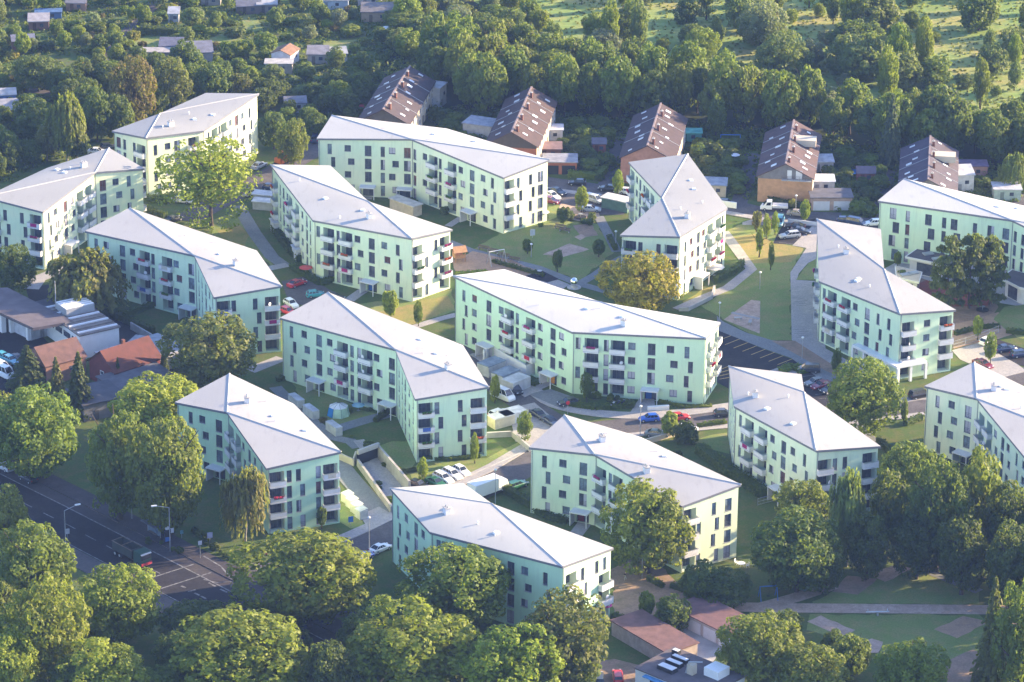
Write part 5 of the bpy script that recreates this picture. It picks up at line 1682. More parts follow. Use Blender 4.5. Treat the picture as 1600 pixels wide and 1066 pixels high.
def allot(x, y, g):
    t = area(x, ALL)
    if rt.random() < .42:
        h = rt.uniform(2.6, 6.2); R_ = h * rt.uniform(.36, .55)
        if not free(g, R_): return False
        c = h * .45
        place_tree(g.x, g.y, R_, c, h - c, 'mid', GREEN[rt.choice(['leafy', 'sage', 'dark', 'sage', 'silver', 'lime'])], 'garden tree in the allotments ' + t, 'allotment trees ' + t, 'garden_tree', 'garden tree')
    else:
        h = rt.uniform(1.2, 3); R_ = h * rt.uniform(.6, 1.1)
        if not free(g, R_): return False
        o = put('shrub', rt.choice(K['small']), None, (g.x, g.y, h * .42), rt.uniform(0, 6), vary(GREEN[rt.choice(['leafy', 'sage', 'dark', 'lime', 'olive', 'dark', 'yellow', 'red'])]), (R_, R_, h * .5))
        tag(o, 'low garden shrub in the allotments ' + t, 'shrub', 'allotment shrubs ' + t)

def growth(name, poly, n, h0, h1, ls, cols, clear=None, dens=9, keep=True):
    """knee-high plants nobody could count: one object"""
    rr = random.Random(len(name) * 31 + n)
    mb = MB()
    xs, ys = [p[0] for p in poly], [p[1] for p in poly]
    cir = []
    for q in ROOFS:
        c = sum(q, Vector((0, 0))) / len(q)
        cir.append((c.x, c.y, max((p - c).length for p in q) ** 2, [(p.x, p.y) for p in q]))
    k = t = 0
    while k < n and t < n * 8:
        t += 1
        x, y = rr.uniform(min(xs), max(xs)), rr.uniform(min(ys), max(ys))
        if not inside((x, y), poly): continue
        if clear and any((x - a) ** 2 + ((y - b) / .4) ** 2 < r * r for a, b, r in clear): continue
        g = at(x, y)
        if any((g.x - a) ** 2 + (g.y - b) ** 2 < r and inside((g.x, g.y), q) for a, b, r, q in cir): continue
        k += 1
        h = rr.uniform(h0, h1); w = h * rr.uniform(.6, 1.5)
        for i in range(dens):
            v = rdir(rr)
            p = Vector((g.x + v.x * w * .6, g.y + v.y * w * .6, h * (.5 + v.z * .45)))
            leaf(mb, p, v + Vector((0, 0, .5)) + rdir(rr) * .4, ls * rr.uniform(.6, 1.3), rr)
    return tag(mb.build(name, M['leaf'], color=cols), kind='stuff')
# ---------------------------------------------------------------- allotment huts
for a in ((61, 44, 5, 3.6, 2.2, 5, 'mono', (.22, .12, .09), (.50, .46, .46), 'wooden hut with a pale roof, upper of two huts at the picture edge lane'),
          (36, 74, 5.5, 4, 2.3, 12, 'gable', (.38, .22, .14), (.30, .30, .36), 'hut with a grey gable roof, lower of two huts at the picture edge lane'),
          (246, 93, 8, 3.4, 2.3, 0, 'flat', (.35, .3, .28), (.50, .46, .44), 'long pale flat roof in front of the grey allotment roofs'),
          (268, 84, 5.5, 4, 2.4, 0, 'mono', (.30, .3, .36), (.20, .20, .26), 'dark grey hut between the pale flat roof and the twin grey roof'),
          (306, 92, 8, 6, 2.4, 8, 'mono', (.36, .34, .36), (.24, .24, .29), 'twin-level grey hut roof beside the small lawn'),
          (272, 33, 2.6, 2.6, 2.2, 0, 'mono', (.5, .5, .5), (.62, .62, .64), 'tiny white-roofed hut beside the yellow bush'),
          (388, 18, 6, 5, 2.2, 10, 'gable', (.16, .13, .12), (.22, .22, .26), 'dark gabled hut beside the white-roofed arbour'),
          (417, 18, 5, 3.6, 2.3, 6, 'mono', (.2, .17, .15), (.56, .54, .54), 'white-roofed arbour in the upper allotments'),
          (520, 12, 8, 3.6, 2.4, 0, 'flat', (.50, .54, .6), (.46, .46, .50), 'long white and blue hut at the top of the picture'),
          (578, 6, 6, 4, 2.4, 0, 'mono', (.42, .4, .42), (.40, .40, .43), 'grey hut at the top of the picture beside the long white and blue hut'),
          (590, 30, 8, 5, 2.5, 0, 'mono', (.42, .3, .2), (.24, .22, .22), 'hut with a wide brown-grey roof under the top grey hut'),
          (642, 40, 3.4, 3, 2.2, 0, 'mono', (.34, .2, .13), (.36, .36, .42), 'small hut beside the dark red bush'),
          (446, 98, 5.5, 5, 3.0, 70, 'gable', (.66, .66, .68), (.34, .19, .12), 'small white gabled house with an orange-brown roof'),
          (436, 112, 6.5, 3.6, 2.5, 0, 'flat', (.42, .36, .3), (.60, .57, .54), 'flat-roofed front building of the small gabled house'),
          (497, 96, 5, 4, 2.3, 0, 'mono', (.36, .33, .3), (.34, .32, .34), 'brownish grey hut roof near the small gabled house'),
          (527, 95, 4.5, 2.6, 2.0, 12, 'mono', (.5, .5, .5), (.58, .58, .57), 'low white shed roof next to the brownish grey hut'),
          (461, 172, 5, 4, 2.4, 8, 'gable', (.48, .48, .5), (.28, .28, .32), 'grey gabled garden house between the long block and the allotments'),
          (8, 160, 5, 4, 2.5, 10, 'gable', (.12, .2, .4), (.62, .58, .56), 'hut with a pale roof and blue wall cut by the picture edge'),
          (10, 184, 6, 5, 2.6, 10, 'mono', (.2, .17, .15), (.42, .40, .42), 'grey hut cut by the picture edge below the blue-walled hut'),
          (50, 190, 3, 2.4, 2.0, 0, 'gable', (.45, .45, .45), (.5, .5, .5), 'tiny pale hut among the dark trees behind the edge block'),
          (76, 28, 6.5, 3, 1.8, 6, 'flat', (.1, .18, .34), (.10, .20, .40), 'low shelter with a blue tarpaulin roof'),
          (330, 5, 5, 4, 2.3, 0, 'mono', (.3, .27, .24), (.40, .38, .38), 'brown hut at the top of the picture above the lane lawns'),
          (120, 14, 5, 4, 2.2, 0, 'gable', (.34, .2, .14), (.38, .34, .34), 'small gabled hut at the top of the picture near the lane')):
    hut(*a[:7], a[7], tuple(c * .72 for c in a[8]), a[9], group='allotment huts')
AP = [(-30, -30), (640, -30), (640, 60), (600, 100), (560, 130), (590, 165), (540, 195), (490, 172), (400, 140), (345, 135), (240, 90), (170, 95), (140, 85), (60, 90), (40, 180), (-30, 210)]
scatter(AP, 215, 2.6, allot, LANES)
growth('garden_plants', AP, 2600, .3, 1.3, .30, (.11, .17, .03), LANES)
growth('garden_plants', AP, 700, .3, 1.0, .28, (.24, .22, .05), LANES)
growth('garden_plants', [(672, 190), (760, 200), (870, 195), (1000, 215), (1190, 235), (1400, 262), (1600, 292), (1600, 315), (1372, 340), (1160, 312), (985, 292), (880, 272), (745, 230)], 1500, .3, 1.2, .26, (.075, .13, .03), [(968 - 2.4 * k, 216 + 8 * k, 9) for k in range(10)] + [(1176 - 2.4 * k, 240 + 8.5 * k, 9) for k in range(11)] + [(1390 - 2.2 * k, 262 + 8.4 * k, 9) for k in range(10)])
growth('meadow_weeds', [(640, -10), (1640, -30), (1640, 215), (1420, 185), (1250, 155), (1080, 118), (900, 85), (800, 40)], 2600, .12, .6, .34, (.30, .30, .07), None, 6)
growth('wood_undergrowth', [(655, 170), (880, 180), (1000, 190), (1280, 218), (1500, 258), (1680, 270), (1680, 300), (1500, 285), (1290, 246), (1000, 212), (690, 205)], 1400, .6, 2.4, .40, (.05, .10, .028))
growth('wood_undergrowth', [(560, 110), (640, 20), (700, 0), (700, 120), (640, 150), (600, 175), (545, 185)], 700, .6, 2.4, .40, (.06, .12, .03))
def thick(x, y, g):
    h = rt.uniform(4, 9); R_ = h * rt.uniform(.36, .5)
    if not free(g, R_): return False
    c = h * .46
    place_tree(g.x, g.y, R_, c, h - c * .95, rt.choice(['mid', 'mid', 'tall']), GREEN[rt.choice(['dark', 'leafy', 'deep', 'olive', 'dark'])], 'dark tree in the green belt between the allotments and the two end blocks', 'green belt by the end blocks', 'garden_tree', 'garden tree')
scatter([(-20, 200), (60, 152), (128, 150), (160, 110), (215, 95), (330, 118), (400, 150), (330, 150), (235, 165), (180, 195), (150, 225), (75, 250), (-20, 292)], 44, 4.4, thick, LANES)
growth('garden_plants', [(-20, 200), (60, 152), (128, 150), (160, 90), (215, 85), (330, 118), (440, 150), (330, 150), (235, 165), (180, 195), (150, 228), (75, 255), (-20, 300)], 900, .4, 1.6, .32, (.07, .12, .03), LANES)
def behind(x, y, g):
    h = rt.uniform(3.5, 7); R_ = h * .5
    if not free(g, R_): return False
    c = h * .46
    place_tree(g.x, g.y, R_, c, h - c, 'mid', GREEN[rt.choice(['dark', 'deep', 'leafy'])], 'dark garden tree between the allotments and the long block', 'dark garden trees by the long block', 'garden_tree', 'garden tree')
scatter([(390, 150), (480, 160), (560, 120), (600, 150), (548, 182), (520, 178), (470, 200), (420, 190)], 20, 4.5, behind)
GD = [(760, 'between the first two terraces'), (980, 'between the second and the salmon terrace'), (1180, 'between the salmon and the ochre terrace'), (1400, 'between the ochre and the fifth terrace'), (2000, 'beyond the fifth terrace')]
def gard(x, y, g):
    t = area(x, GD)
    h = rt.uniform(1.0, 3.6); R_ = h * rt.uniform(.55, .9)
    if not free(g, R_, .6): return False
    o = put('shrub', rt.choice(K['small']), None, (g.x, g.y, h * .42), rt.uniform(0, 6), vary(GREEN[rt.choice(['leafy', 'dark', 'dark', 'olive', 'leafy', 'deep'])]), (R_, R_, h * .5))
    tag(o, 'garden shrub ' + t, 'shrub', 'garden shrubs ' + t)
LN2 = [(968 - 2.4 * k, 216 + 8 * k, 9) for k in range(10)] + [(1176 - 2.4 * k, 240 + 8.5 * k, 9) for k in range(11)] + [(1390 - 2.2 * k, 262 + 8.4 * k, 9) for k in range(10)]
for poly, n in (([(672, 185), (750, 195), (745, 225), (700, 205)], 14), ([(868, 190), (960, 205), (948, 285), (885, 275), (862, 235)], 32), ([(1075, 205), (1170, 225), (1160, 300), (1140, 312), (1100, 265)], 34), ([(1285, 240), (1395, 262), (1372, 340), (1320, 330), (1318, 305), (1290, 280)], 34), ([(1500, 285), (1600, 290), (1600, 315), (1530, 298)], 8)):
    scatter(poly, n, 1.8, gard, LN2)

# hedges
for a in (([(158, 487), (198, 505), (240, 522)], 1.5, 1.2, 'deep', 'dark hedge behind the concrete wall of the industrial hall'),
          ([(194, 497), (246, 478)], 1.3, 1.0, 'dark', 'short hedge dividing the lawn of the willow block'),
          ([(227, 314), (262, 318)], 1.6, 1.4, 'dark', 'hedge before the cream block, beside the street'),
          ([(225, 329), (258, 341)], 1.3, 1.2, 'deep', 'hedge across the yard from the cream block'),
          ([(52, 414), (84, 417), (110, 405)], 1.2, 1.2, 'deep', 'hedge under the corner balconies of the edge block'),
          ([(428, 362), (452, 392), (468, 410)], 1.6, 1.4, 'deep', 'tall dark hedge along the balcony side of the tall chimney block'),
          ([(455, 420), (500, 446), (520, 440)], 1.2, 1.2, 'dark', 'garden hedge with the red parasol'),
          ([(1062, 466), (1076, 452), (1098, 446)], .6, .8, 'olive', 'low planting at the foot of the zigzag block'),
          ([(1118, 442), (1152, 424), (1160, 414)], 1.3, 1.2, 'dark', 'hedge around the small garden with the white parasol'),
          ([(832, 604), (852, 594), (880, 600)], 1.0, 1.2, 'dark', 'hedge beside the orange doorway'),
          ([(890, 634), (930, 640), (980, 636)], .9, 1.6, 'dark', 'planted bed in front of the blue-door block'),
          ([(1030, 628), (1070, 638), (1112, 636)], .5, 1.0, 'olive', 'low planting at the wall end of the blue-door block'),
          ([(1092, 706), (1140, 742), (1196, 778)], 1.8, 2.2, 'dark', 'long thick hedge between the courtyard block and the flower-box block'),
          ([(836, 800), (860, 812), (886, 818)], 1.1, 1.4, 'deep', 'hedge beside the dark red doorway'),
          ([(790, 770), (822, 788), (836, 796)], 1.6, 1.4, 'deep', 'dark hedge behind the green estate car'),
          ([(660, 718), (700, 720), (750, 715)], .7, .9, 'dark', 'low hedge under the end balconies of the dome-tent block'),
          ([(598, 728), (630, 740), (650, 736)], .8, .8, 'deep', 'low dark hedge at the corner lawn above the ramp'),
          ([(432, 596), (458, 590), (500, 604)], .9, .9, 'deep', 'low hedge on the tent lawn near the first canopy'),
          ([(586, 660), (604, 648), (612, 640)], .9, 1.0, 'deep', 'low hedge beside the second canopy of the dome-tent block'),
          ([(888, 276), (935, 281), (946, 268)], 1.5, 1.3, 'leafy', 'clipped hedge beside the brick garage'),
          ([(1092, 266), (1152, 271)], 1.3, 1.1, 'dark', 'long clipped hedge in the gardens beside the salmon terrace'),
          ([(1186, 310), (1225, 322), (1266, 328)], 1.4, 1.2, 'deep', 'clipped hedge before the ochre gable'),
          ([(1492, 524), (1530, 514), (1562, 512)], .9, 1.0, 'deep', 'low hedge at the playground beyond the corner block'),
          ([(1572, 520), (1610, 524)], 1.0, 1.0, 'dark', 'low hedge at the lawn behind the parked blue cars'),
          ([(1012, 906), (1036, 919)], 1.0, .9, 'deep', 'short hedge in the courtyard, nearer the lowest block'),
          ([(1048, 918), (1092, 932)], 1.0, .9, 'deep', 'short hedge in the courtyard, nearer the park'),
          ([(958, 966), (985, 978), (1010, 975)], 1.0, 1.5, 'dark', 'hedge at the end balconies of the lowest block'),
          ([(1222, 582), (1240, 574), (1258, 584)], .8, 2.4, 'leafy', 'planted island in the parking lot'),
          ([(1372, 690), (1400, 718), (1420, 735)], 1.2, 1.2, 'deep', 'hedge on the lane beside the flower-box block'),
          ([(1415, 665), (1440, 655)], 1.1, 1.2, 'dark', 'hedge on the verge before the edge block'),
          ([(1090, 668), (1134, 662)], .8, 1.0, 'dark', 'low hedge along the road beside the dark round bush'),
          ([(218, 52), (282, 56)], 2.0, 2.0, 'deep', 'tall dark hedge at the upper allotment lawn'),
          ([(205, 84), (222, 90)], 1.6, 1.4, 'dark', 'hedge corner below the upper allotment lawn'),
          ([(420, 152), (470, 150)], 1.4, 1.2, 'leafy', 'hedge above the grey gabled garden house'),
          ([(610, 35), (640, 28)], 2.0, 1.8, 'leafy', 'bright clipped hedge beside the small hut'),
          ([(770, 410), (850, 433)], .8, .8, 'deep', 'low hedge behind the playground benches'),
          ([(712, 430), (760, 426)], .6, 1.0, 'lime', 'low bright planting at the lower edge of the sand playground'),
          ([(955, 425), (968, 440)], .8, .8, 'deep', 'short hedge beside the yellow tree'),
          ([(952, 372), (962, 392)], 1.0, 1.0, 'deep', 'hedge between the path and the zigzag block')):
    hedge(*a)
# shrubs at the foot of the walls
for a, b, n, who in (((690, 330), (785, 352), 8, 'before the long block'), ((620, 312), (690, 322), 6, 'in the flower bed of the long block'), ((890, 612), (985, 632), 14, 'in the bed before the blue-door block'),
                     ((545, 640), (600, 640), 5, 'under the dome-tent block balconies'), ((690, 715), (760, 705), 6, 'at the end wall of the dome-tent block'), ((440, 380), (480, 430), 8, 'beside the tall chimney block'),
                     ((860, 340), (930, 348), 8, 'on the edge of the play lawn'), ((780, 350), (860, 350), 9, 'at the sunlit end of the long block'), ((1150, 700), (1200, 770), 9, 'before the flower-box block'),
                     ((900, 850), (960, 880), 6, 'around the courtyard entry'), ((545, 685), (580, 700), 4, 'at the top of the ramp'), ((590, 760), (615, 790), 5, 'on the ramp side'),
                     ((210, 840), (300, 870), 5, 'on the main road verge'), ((320, 850), (372, 880), 8, 'under the birch'), ((960, 985), (1000, 1010), 7, 'below the lowest block'),
                     ((740, 300), (760, 330), 3, 'at the long block canopy'), ((960, 690), (1080, 720), 9, 'behind the courtyard block'), ((300, 830), (340, 860), 4, 'beside the pavement of the main road'),
                     ((1120, 960), (1180, 980), 5, 'behind the garage roof'), ((240, 560), (262, 575), 3, 'behind the red-tiled house')):
    for k in range(n):
        x, y = rt.uniform(min(a[0], b[0]), max(a[0], b[0])), 0
        y = a[1] + (b[1] - a[1]) * (x - a[0]) / (b[0] - a[0] + 1e-6) + rt.uniform(-5, 5)
        g = at(x, y)
        if not free(g, .8, .2): continue
        w = rt.uniform(7, 17)
        shrub(x, y, w, w * rt.uniform(.55, .9), rt.choice(['dark', 'deep', 'leafy', 'olive', 'dark']), 'low shrub ' + who, 'low shrubs ' + who)
for px, py, t in ((478, 642, 'beside the farthest bin box'), (505, 660, 'beside the nearest bin box')):
    shrub(px, py, 14, 10, 'red', 'red-brown bush on the tent lawn ' + t, None)

# ---------------------------------------------------------------- vehicles
CAR = {'hatch': (4.0, 1.74, 1.47, [(-1.98, .78, .62), (-1.9, .86, .98), (.55, .88, .95), (1.55, .84, .80), (1.98, .74, .58)], (-1.88, .75, -1.35, .12)),
       'sedan': (4.6, 1.78, 1.43, [(-2.28, .78, .62), (-2.2, .85, .92), (-1.3, .88, .98), (.6, .89, .93), (1.75, .85, .80), (2.28, .74, .56)], (-1.75, .9, -.95, .15)),
       'wagon': (4.7, 1.78, 1.48, [(-2.33, .80, .62), (-2.25, .87, .98), (.7, .89, .94), (1.8, .85, .82), (2.33, .74, .58)], (-2.22, .95, -1.85, .2)),
       'mpv': (4.5, 1.84, 1.72, [(-2.22, .84, .62), (-2.15, .90, 1.05), (1.0, .92, 1.03), (1.8, .86, .88), (2.22, .76, .6)], (-2.12, 1.5, -1.9, .75)),
       'van': (5.2, 2.0, 2.3, [(-2.6, .94, .7), (-2.55, .98, 1.35), (1.6, .98, 1.32), (2.3, .92, 1.08), (2.6, .82, .65)], (-2.5, 1.95, -2.4, 1.15))}
def car_meshes(k):
    L, W, Ht, sec, gh = CAR[k]
    hw0 = W / 2
    b = MB()
    rings = []
    for x, f, zt in sec:
        hw = hw0 * f / .89
        rings.append([(x, -hw * .9, .24), (x, -hw, .42), (x, -hw, zt - .12), (x, -hw * .88, zt), (x, hw * .88, zt), (x, hw, zt - .12), (x, hw, .42), (x, hw * .9, .24)])
    i0 = 0
    for r in rings: b.v.extend(r)
    for i in range(len(rings) - 1):
        for j in range(8):
            q = (j + 1) % 8
            b.f.append((i * 8 + j, i * 8 + q, (i + 1) * 8 + q, (i + 1) * 8 + j)); b.m.append(0)
    b.f.append(tuple(range(8))[::-1]); b.m.append(0)
    b.f.append(tuple((len(rings) - 1) * 8 + j for j in range(8))); b.m.append(0)
    xb0, xf0, xb1, xf1 = gh
    zb = .90 if k not in ('van', 'mpv') else sec[1][2] - .06
    hb, ht = hw0 * .86, hw0 * .68
    zt = Ht - .06
    base = [(xb0, -hb, zb), (xf0, -hb, zb), (xf0, hb, zb), (xb0, hb, zb)]
    top = [(xb1, -ht, zt), (xf1, -ht, zt), (xf1, ht, zt), (xb1, ht, zt)]
    e = .03
    cap = [(xb1 - e, -ht - e, zt), (xf1 + e, -ht - e, zt), (xf1 + e, ht + e, zt), (xb1 - e, ht + e, zt)]
    b.hexa(cap, [(x * .97 + (xb1 + xf1) * .015, y * .9, Ht) for x, y, z in cap])
    # pillars
    for s in (-1, 1):
        for t in (0, .36, .7, 1):
            p0 = Vector((xb0 + (xf0 - xb0) * t, s * hb, zb)); p1 = Vector((xb1 + (xf1 - xb1) * t, s * ht, zt))
            b.tube(p0, p1, .05, .05, 4)
    body = b.mesh('car_body', [M['paint']])
    g = MB(); g.hexa(base, top); glass = g.mesh('car_glass', [M['car_glass']])
    w = MB()
    for a in range(1): w.tube((0, -.1, 0), (0, .1, 0), .32 if k != 'van' else .36, n=14, mi=0); w.tube((0, -.108, 0), (0, .108, 0), .18, n=10, mi=1)
    wheel = w.mesh('wheel', [M['tyre'], M['metal']])
    h = MB(); h.box((0, 0, 0), (.10, .34, .15)); lamp = h.mesh('headlight', [M['lamp']])
    t = MB(); t.box((0, 0, 0), (.08, .26, .22)); tail = t.mesh('tail_light', [M['tail']])
    return body, glass, wheel, lamp, tail
M['lamp'] = simple('clear_lamp', (.7, .7, .72), .1)
M['tail'] = simple('red_lamp', (.3, .02, .02), .2)
CMESH = {k: car_meshes(k) for k in CAR}
PAINT = dict(black=(.012, .013, .016), dark=(.03, .035, .045), navy=(.02, .035, .09), white=(.72, .72, .72), silver=(.42, .43, .45), grey=(.16, .17, .18), red=(.45, .02, .03), blue=(.02, .10, .48),
             green=(.02, .11, .05), teal=(.05, .30, .34), sky=(.12, .32, .42), wine=(.16, .02, .04), bronze=(.30, .27, .24))
def car(px, py, dx, dy, kind, col, label, group='parked cars'):
    p = at(px, py, .7)
    a = gdir(px, py, dx, dy)
    L, W, Ht, sec, gh = CAR[kind]
    z = .06
    root = empty('parked_car', (p.x, p.y, z), a, label, 'car', group)
    bm, gm, wm, lm, tm = CMESH[kind]
    put('body', bm, root, color=PAINT[col])
    put('windows', gm, root)
    for sx in (.62, -.60):
        for s in (-1, 1):
            put('wheel', wm, root, (sx * L / 2, s * (W / 2 - .1), .32))
    for s in (-1, 1):
        put('headlight', lm, root, (L / 2 - .10, s * W * .31, .64))
        put('tail_light', tm, root, (-L / 2 + .05, s * W * .38, .8))
    return root
for a in ((1014, 653, -1, .06, 'hatch', 'blue', 'bright blue hatchback parked on the curved street before the blue front door'),
          (1062, 651, 1, -.10, 'hatch', 'red', 'red small car half behind the young tree'),
          (1131, 645, 1, -.06, 'hatch', 'dark', 'dark car partly hidden by the flower-box block'),
          (1026, 677, 1, .08, 'sedan', 'grey', 'dark grey saloon on the near side of the curved street'),
          (1072, 668, 1, .12, 'sedan', 'white', 'white saloon on the near side of the curved street'),
          (842, 647, 1, .62, 'sedan', 'dark', 'dark saloon at the box stores, farther from the white roof peak'),
          (861, 658, 1, .62, 'sedan', 'navy', 'navy car directly behind the white roof peak'),
          (887, 628, -1, .15, 'hatch', 'black', 'black car with an open white hatch in the grey driveway'),
          (803, 608, 1, .6, 'mpv', 'black', 'black people carrier behind the white camper'),
          (786, 618, 1, .42, 'van', 'white', 'white camper van by the young tree'),
          (780, 645, 1, -.35, 'wagon', 'white', 'white car with a dark rear window beside the cream box store'),
          (721, 735, 1, .55, 'hatch', 'white', 'white hatchback farthest along the row beside the road'),
          (707, 740, 1, .52, 'wagon', 'white', 'white estate car in the middle of the row beside the road'),
          (693, 746, 1, .5, 'wagon', 'white', 'white people carrier with roof bars in the row beside the road'),
          (681, 753, 1, .45, 'sedan', 'green', 'dark green saloon in the row beside the road'),
          (654, 757, 1, .3, 'hatch', 'black', 'black car at the ramp end of the row beside the road'),
          (808, 757, 1, -.35, 'wagon', 'green', 'green estate car parked behind the white box truck'),
          (594, 856, 1, -.42, 'sedan', 'white', 'white saloon on the street beside the lowest block'),
          (569, 869, 1, -.42, 'hatch', 'blue', 'blue car half hidden by the junction plane tree'),
          (464, 442, 1, -.35, 'sedan', 'red', 'shiny red saloon beside the garden hedge'),
          (493, 459, 1, -.12, 'hatch', 'teal', 'teal small car between the red saloon and the block with white roof below'),
          (455, 474, 1, .6, 'hatch', 'white', 'white car beside the end balconies of the willow block'),
          (450, 486, 1, .4, 'hatch', 'red', 'red car roof just above the dome-tent block roof'),
          (522, 463, 1, .2, 'sedan', 'dark', 'dark car behind the dome-tent block roof'),
          (424, 293, 1, .15, 'hatch', 'navy', 'dark blue car behind the tall chimney block, by the bin enclosures'),
          (863, 305, 1, .45, 'sedan', 'white', 'white car in the row behind the sunlit end wall'),
          (871, 299, 1, .4, 'sedan', 'black', 'black car in the row behind the sunlit end wall'),
          (861, 313, 1, .2, 'hatch', 'wine', 'dark red car in the row behind the sunlit end wall'),
          (902, 285, -1, -.04, 'hatch', 'black', 'black hatchback on the street beside the brick garage'),
          (951, 294, -1, -.1, 'wagon', 'dark', 'dark estate car on the street before the narrow lane'),
          (981, 299, 1, .1, 'hatch', 'white', 'white car nose beside the zigzag block'),
          (928, 311, 1, .3, 'mpv', 'silver', 'silver people carrier in the car park behind the play lawn'),
          (938, 310, 1, .35, 'sedan', 'black', 'black saloon beside the silver people carrier'),
          (923, 326, 1, .04, 'sedan', 'silver', 'silver saloon alone before the white bin shelter'),
          (1136, 317, 1, .1, 'hatch', 'dark', 'dark car at the corner of the zigzag block'),
          (1246, 333, 1, .12, 'sedan', 'bronze', 'beige-grey saloon behind the pickup truck'),
          (1321, 344, 1, .03, 'hatch', 'navy', 'dark blue car on the garage street, nearer the double garage'),
          (1338, 347, 1, .2, 'mpv', 'navy', 'dark blue people carrier on the garage street, next to a dark bush'),
          (1364, 348, -1, .05, 'hatch', 'white', 'white hatchback beside the staggered-window block'),
          (1182, 344, .25, -1, 'hatch', 'black', 'black car parked on the lawn edge among young trees'),
          (1206, 346, .3, -1, 'hatch', 'wine', 'dark red car half behind the slim young trees'),
          (1218, 346, -.3, 1, 'mpv', 'sky', 'turquoise people carrier in the lawn parking bays'),
          (1242, 353, -1, -.06, 'sedan', 'black', 'black saloon in the lawn parking bays'),
          (1251, 360, 1, .1, 'sedan', 'dark', 'dark car with pale windscreen just behind the silver estate'),
          (1234, 367, -1, .1, 'wagon', 'silver', 'silver estate car in the lawn parking bays'),
          (1264, 576, -1, -.04, 'mpv', 'dark', 'dark people carrier in the bays beside the round green tree'),
          (1283, 601, -1, .3, 'sedan', 'wine', 'dark red saloon in the bays behind the flower-box block roof'),
          (1272, 597, -1, .2, 'hatch', 'grey', 'grey car half hidden behind the flower-box block roof'),
          (1296, 608, -1, .3, 'hatch', 'dark', 'dark car under the branches of the round green tree'),
          (1437, 616, 1, -.2, 'mpv', 'black', 'black people carrier on the road beside the edge block roof'),
          (1543, 532, 1, -.45, 'hatch', 'white', 'white hatchback in the car park beyond the corner block'),
          (1571, 544, 1, -.14, 'sedan', 'navy', 'dark blue saloon in the car park beyond the corner block'),
          (1596, 552, 1, -.14, 'wagon', 'navy', 'dark blue estate car cut by the picture edge'),
          (1536, 568, 1, .4, 'sedan', 'wine', 'dark red saloon behind the peak of the edge block roof'),
          (6, 557, 1, .5, 'hatch', 'teal', 'pale teal car in the station row, farthest from the white car'),
          (17, 562, 1, .5, 'hatch', 'sky', 'pale blue car in the station row, middle'),
          (28, 560, 1, .5, 'sedan', 'grey', 'grey car in the station row, next to the dark spruce'),
          (4, 571, 1, .5, 'wagon', 'white', 'white car in the station row, cut by the picture edge'),
          (6, 583, 1, .45, 'van', 'white', 'white van below the station row'),
          (965, 1056, -.15, -1, 'wagon', 'red', 'bright red car beside the white workshop'),
          (936, 1060, -.1, -1, 'wagon', 'dark', 'dark car parked next to the bright red car'),
          (914, 1066, -.05, -1, 'hatch', 'black', 'black car under the brownish tree by the workshop'),
          (6, 728, -1, -.5, 'sedan', 'silver', 'silver car at the picture edge on the main road pavement'),
          (44, 747, -1, -.5, 'hatch', 'black', 'black car in deep shade on the main road pavement'),
          (284, 312, 1, .1, 'wagon', 'white', 'white car under the open-crowned tree'),
          (271, 342, 1, -.35, 'sedan', 'black', 'black saloon on the street behind the willow block roof'),
          (152, 236, 1, .02, 'sedan', 'white', 'white car behind the peak of the edge block roof'),
          (170, 229, 1, -.1, 'hatch', 'dark', 'dark car in the tree shade behind the cream block'),
          (492, 216, .2, -1, 'mpv', 'navy', 'dark blue car at the end wall of the long block'),
          (566, 169, .4, -1, 'hatch', 'red', 'red car beside the first terrace'),
          (405, 258, 1, -.5, 'sedan', 'silver', 'silver car on the street beside the orange digger'),
          (392, 300, 1, -.4, 'hatch', 'silver', 'silver car under the branches on the street')):
    car(*a)

def veh_root(px, py, dx, dy, name, label, cat):
    p = at(px, py, 1.0)
    return empty(name, (p.x, p.y, .06), gdir(px, py, dx, dy), label, cat)
def wheels(root, xs, w, r=.48, z=None):
    m = MB(); m.tube((0, -.15, 0), (0, .15, 0), r, n=14); m.tube((0, -.16, 0), (0, .16, 0), r * .5, n=10, mi=1)
    me = m.mesh('wheel', [M['tyre'], M['metal']])
    for x in xs:
        for s in (-1, 1): put('wheel', me, root, (x, s * (w / 2 - .17), r))
def box_truck():
    r = veh_root(765, 766, 1, -.36, 'box_truck', 'white box truck parked on the street above the lowest block', 'truck')
    part(r, 'cargo_box', M['white_bright'], ((-1.2, 0, 2.15), (6.4, 2.45, 2.5)))
    part(r, 'chassis', M['dark'], ((0, 0, .75), (8.4, 1.6, .3)))
    m = MB(); m.hexa([(2.2, -1.05, .55), (4.2, -1.05, .55), (4.2, 1.05, .55), (2.2, 1.05, .55)], [(2.2, -.95, 2.45), (3.5, -.95, 2.45), (3.5, .95, 2.45), (2.2, .95, 2.45)])
    m.build('cab', M['white_bright'], r)
    m = MB(); m.face([(4.06, -.9, 1.45), (4.06, .9, 1.45), (3.6, .85, 2.35), (3.6, -.85, 2.35)]); m.build('windscreen', M['car_glass'], r)
    wheels(r, (3.2, -2.6), 2.3)
box_truck()
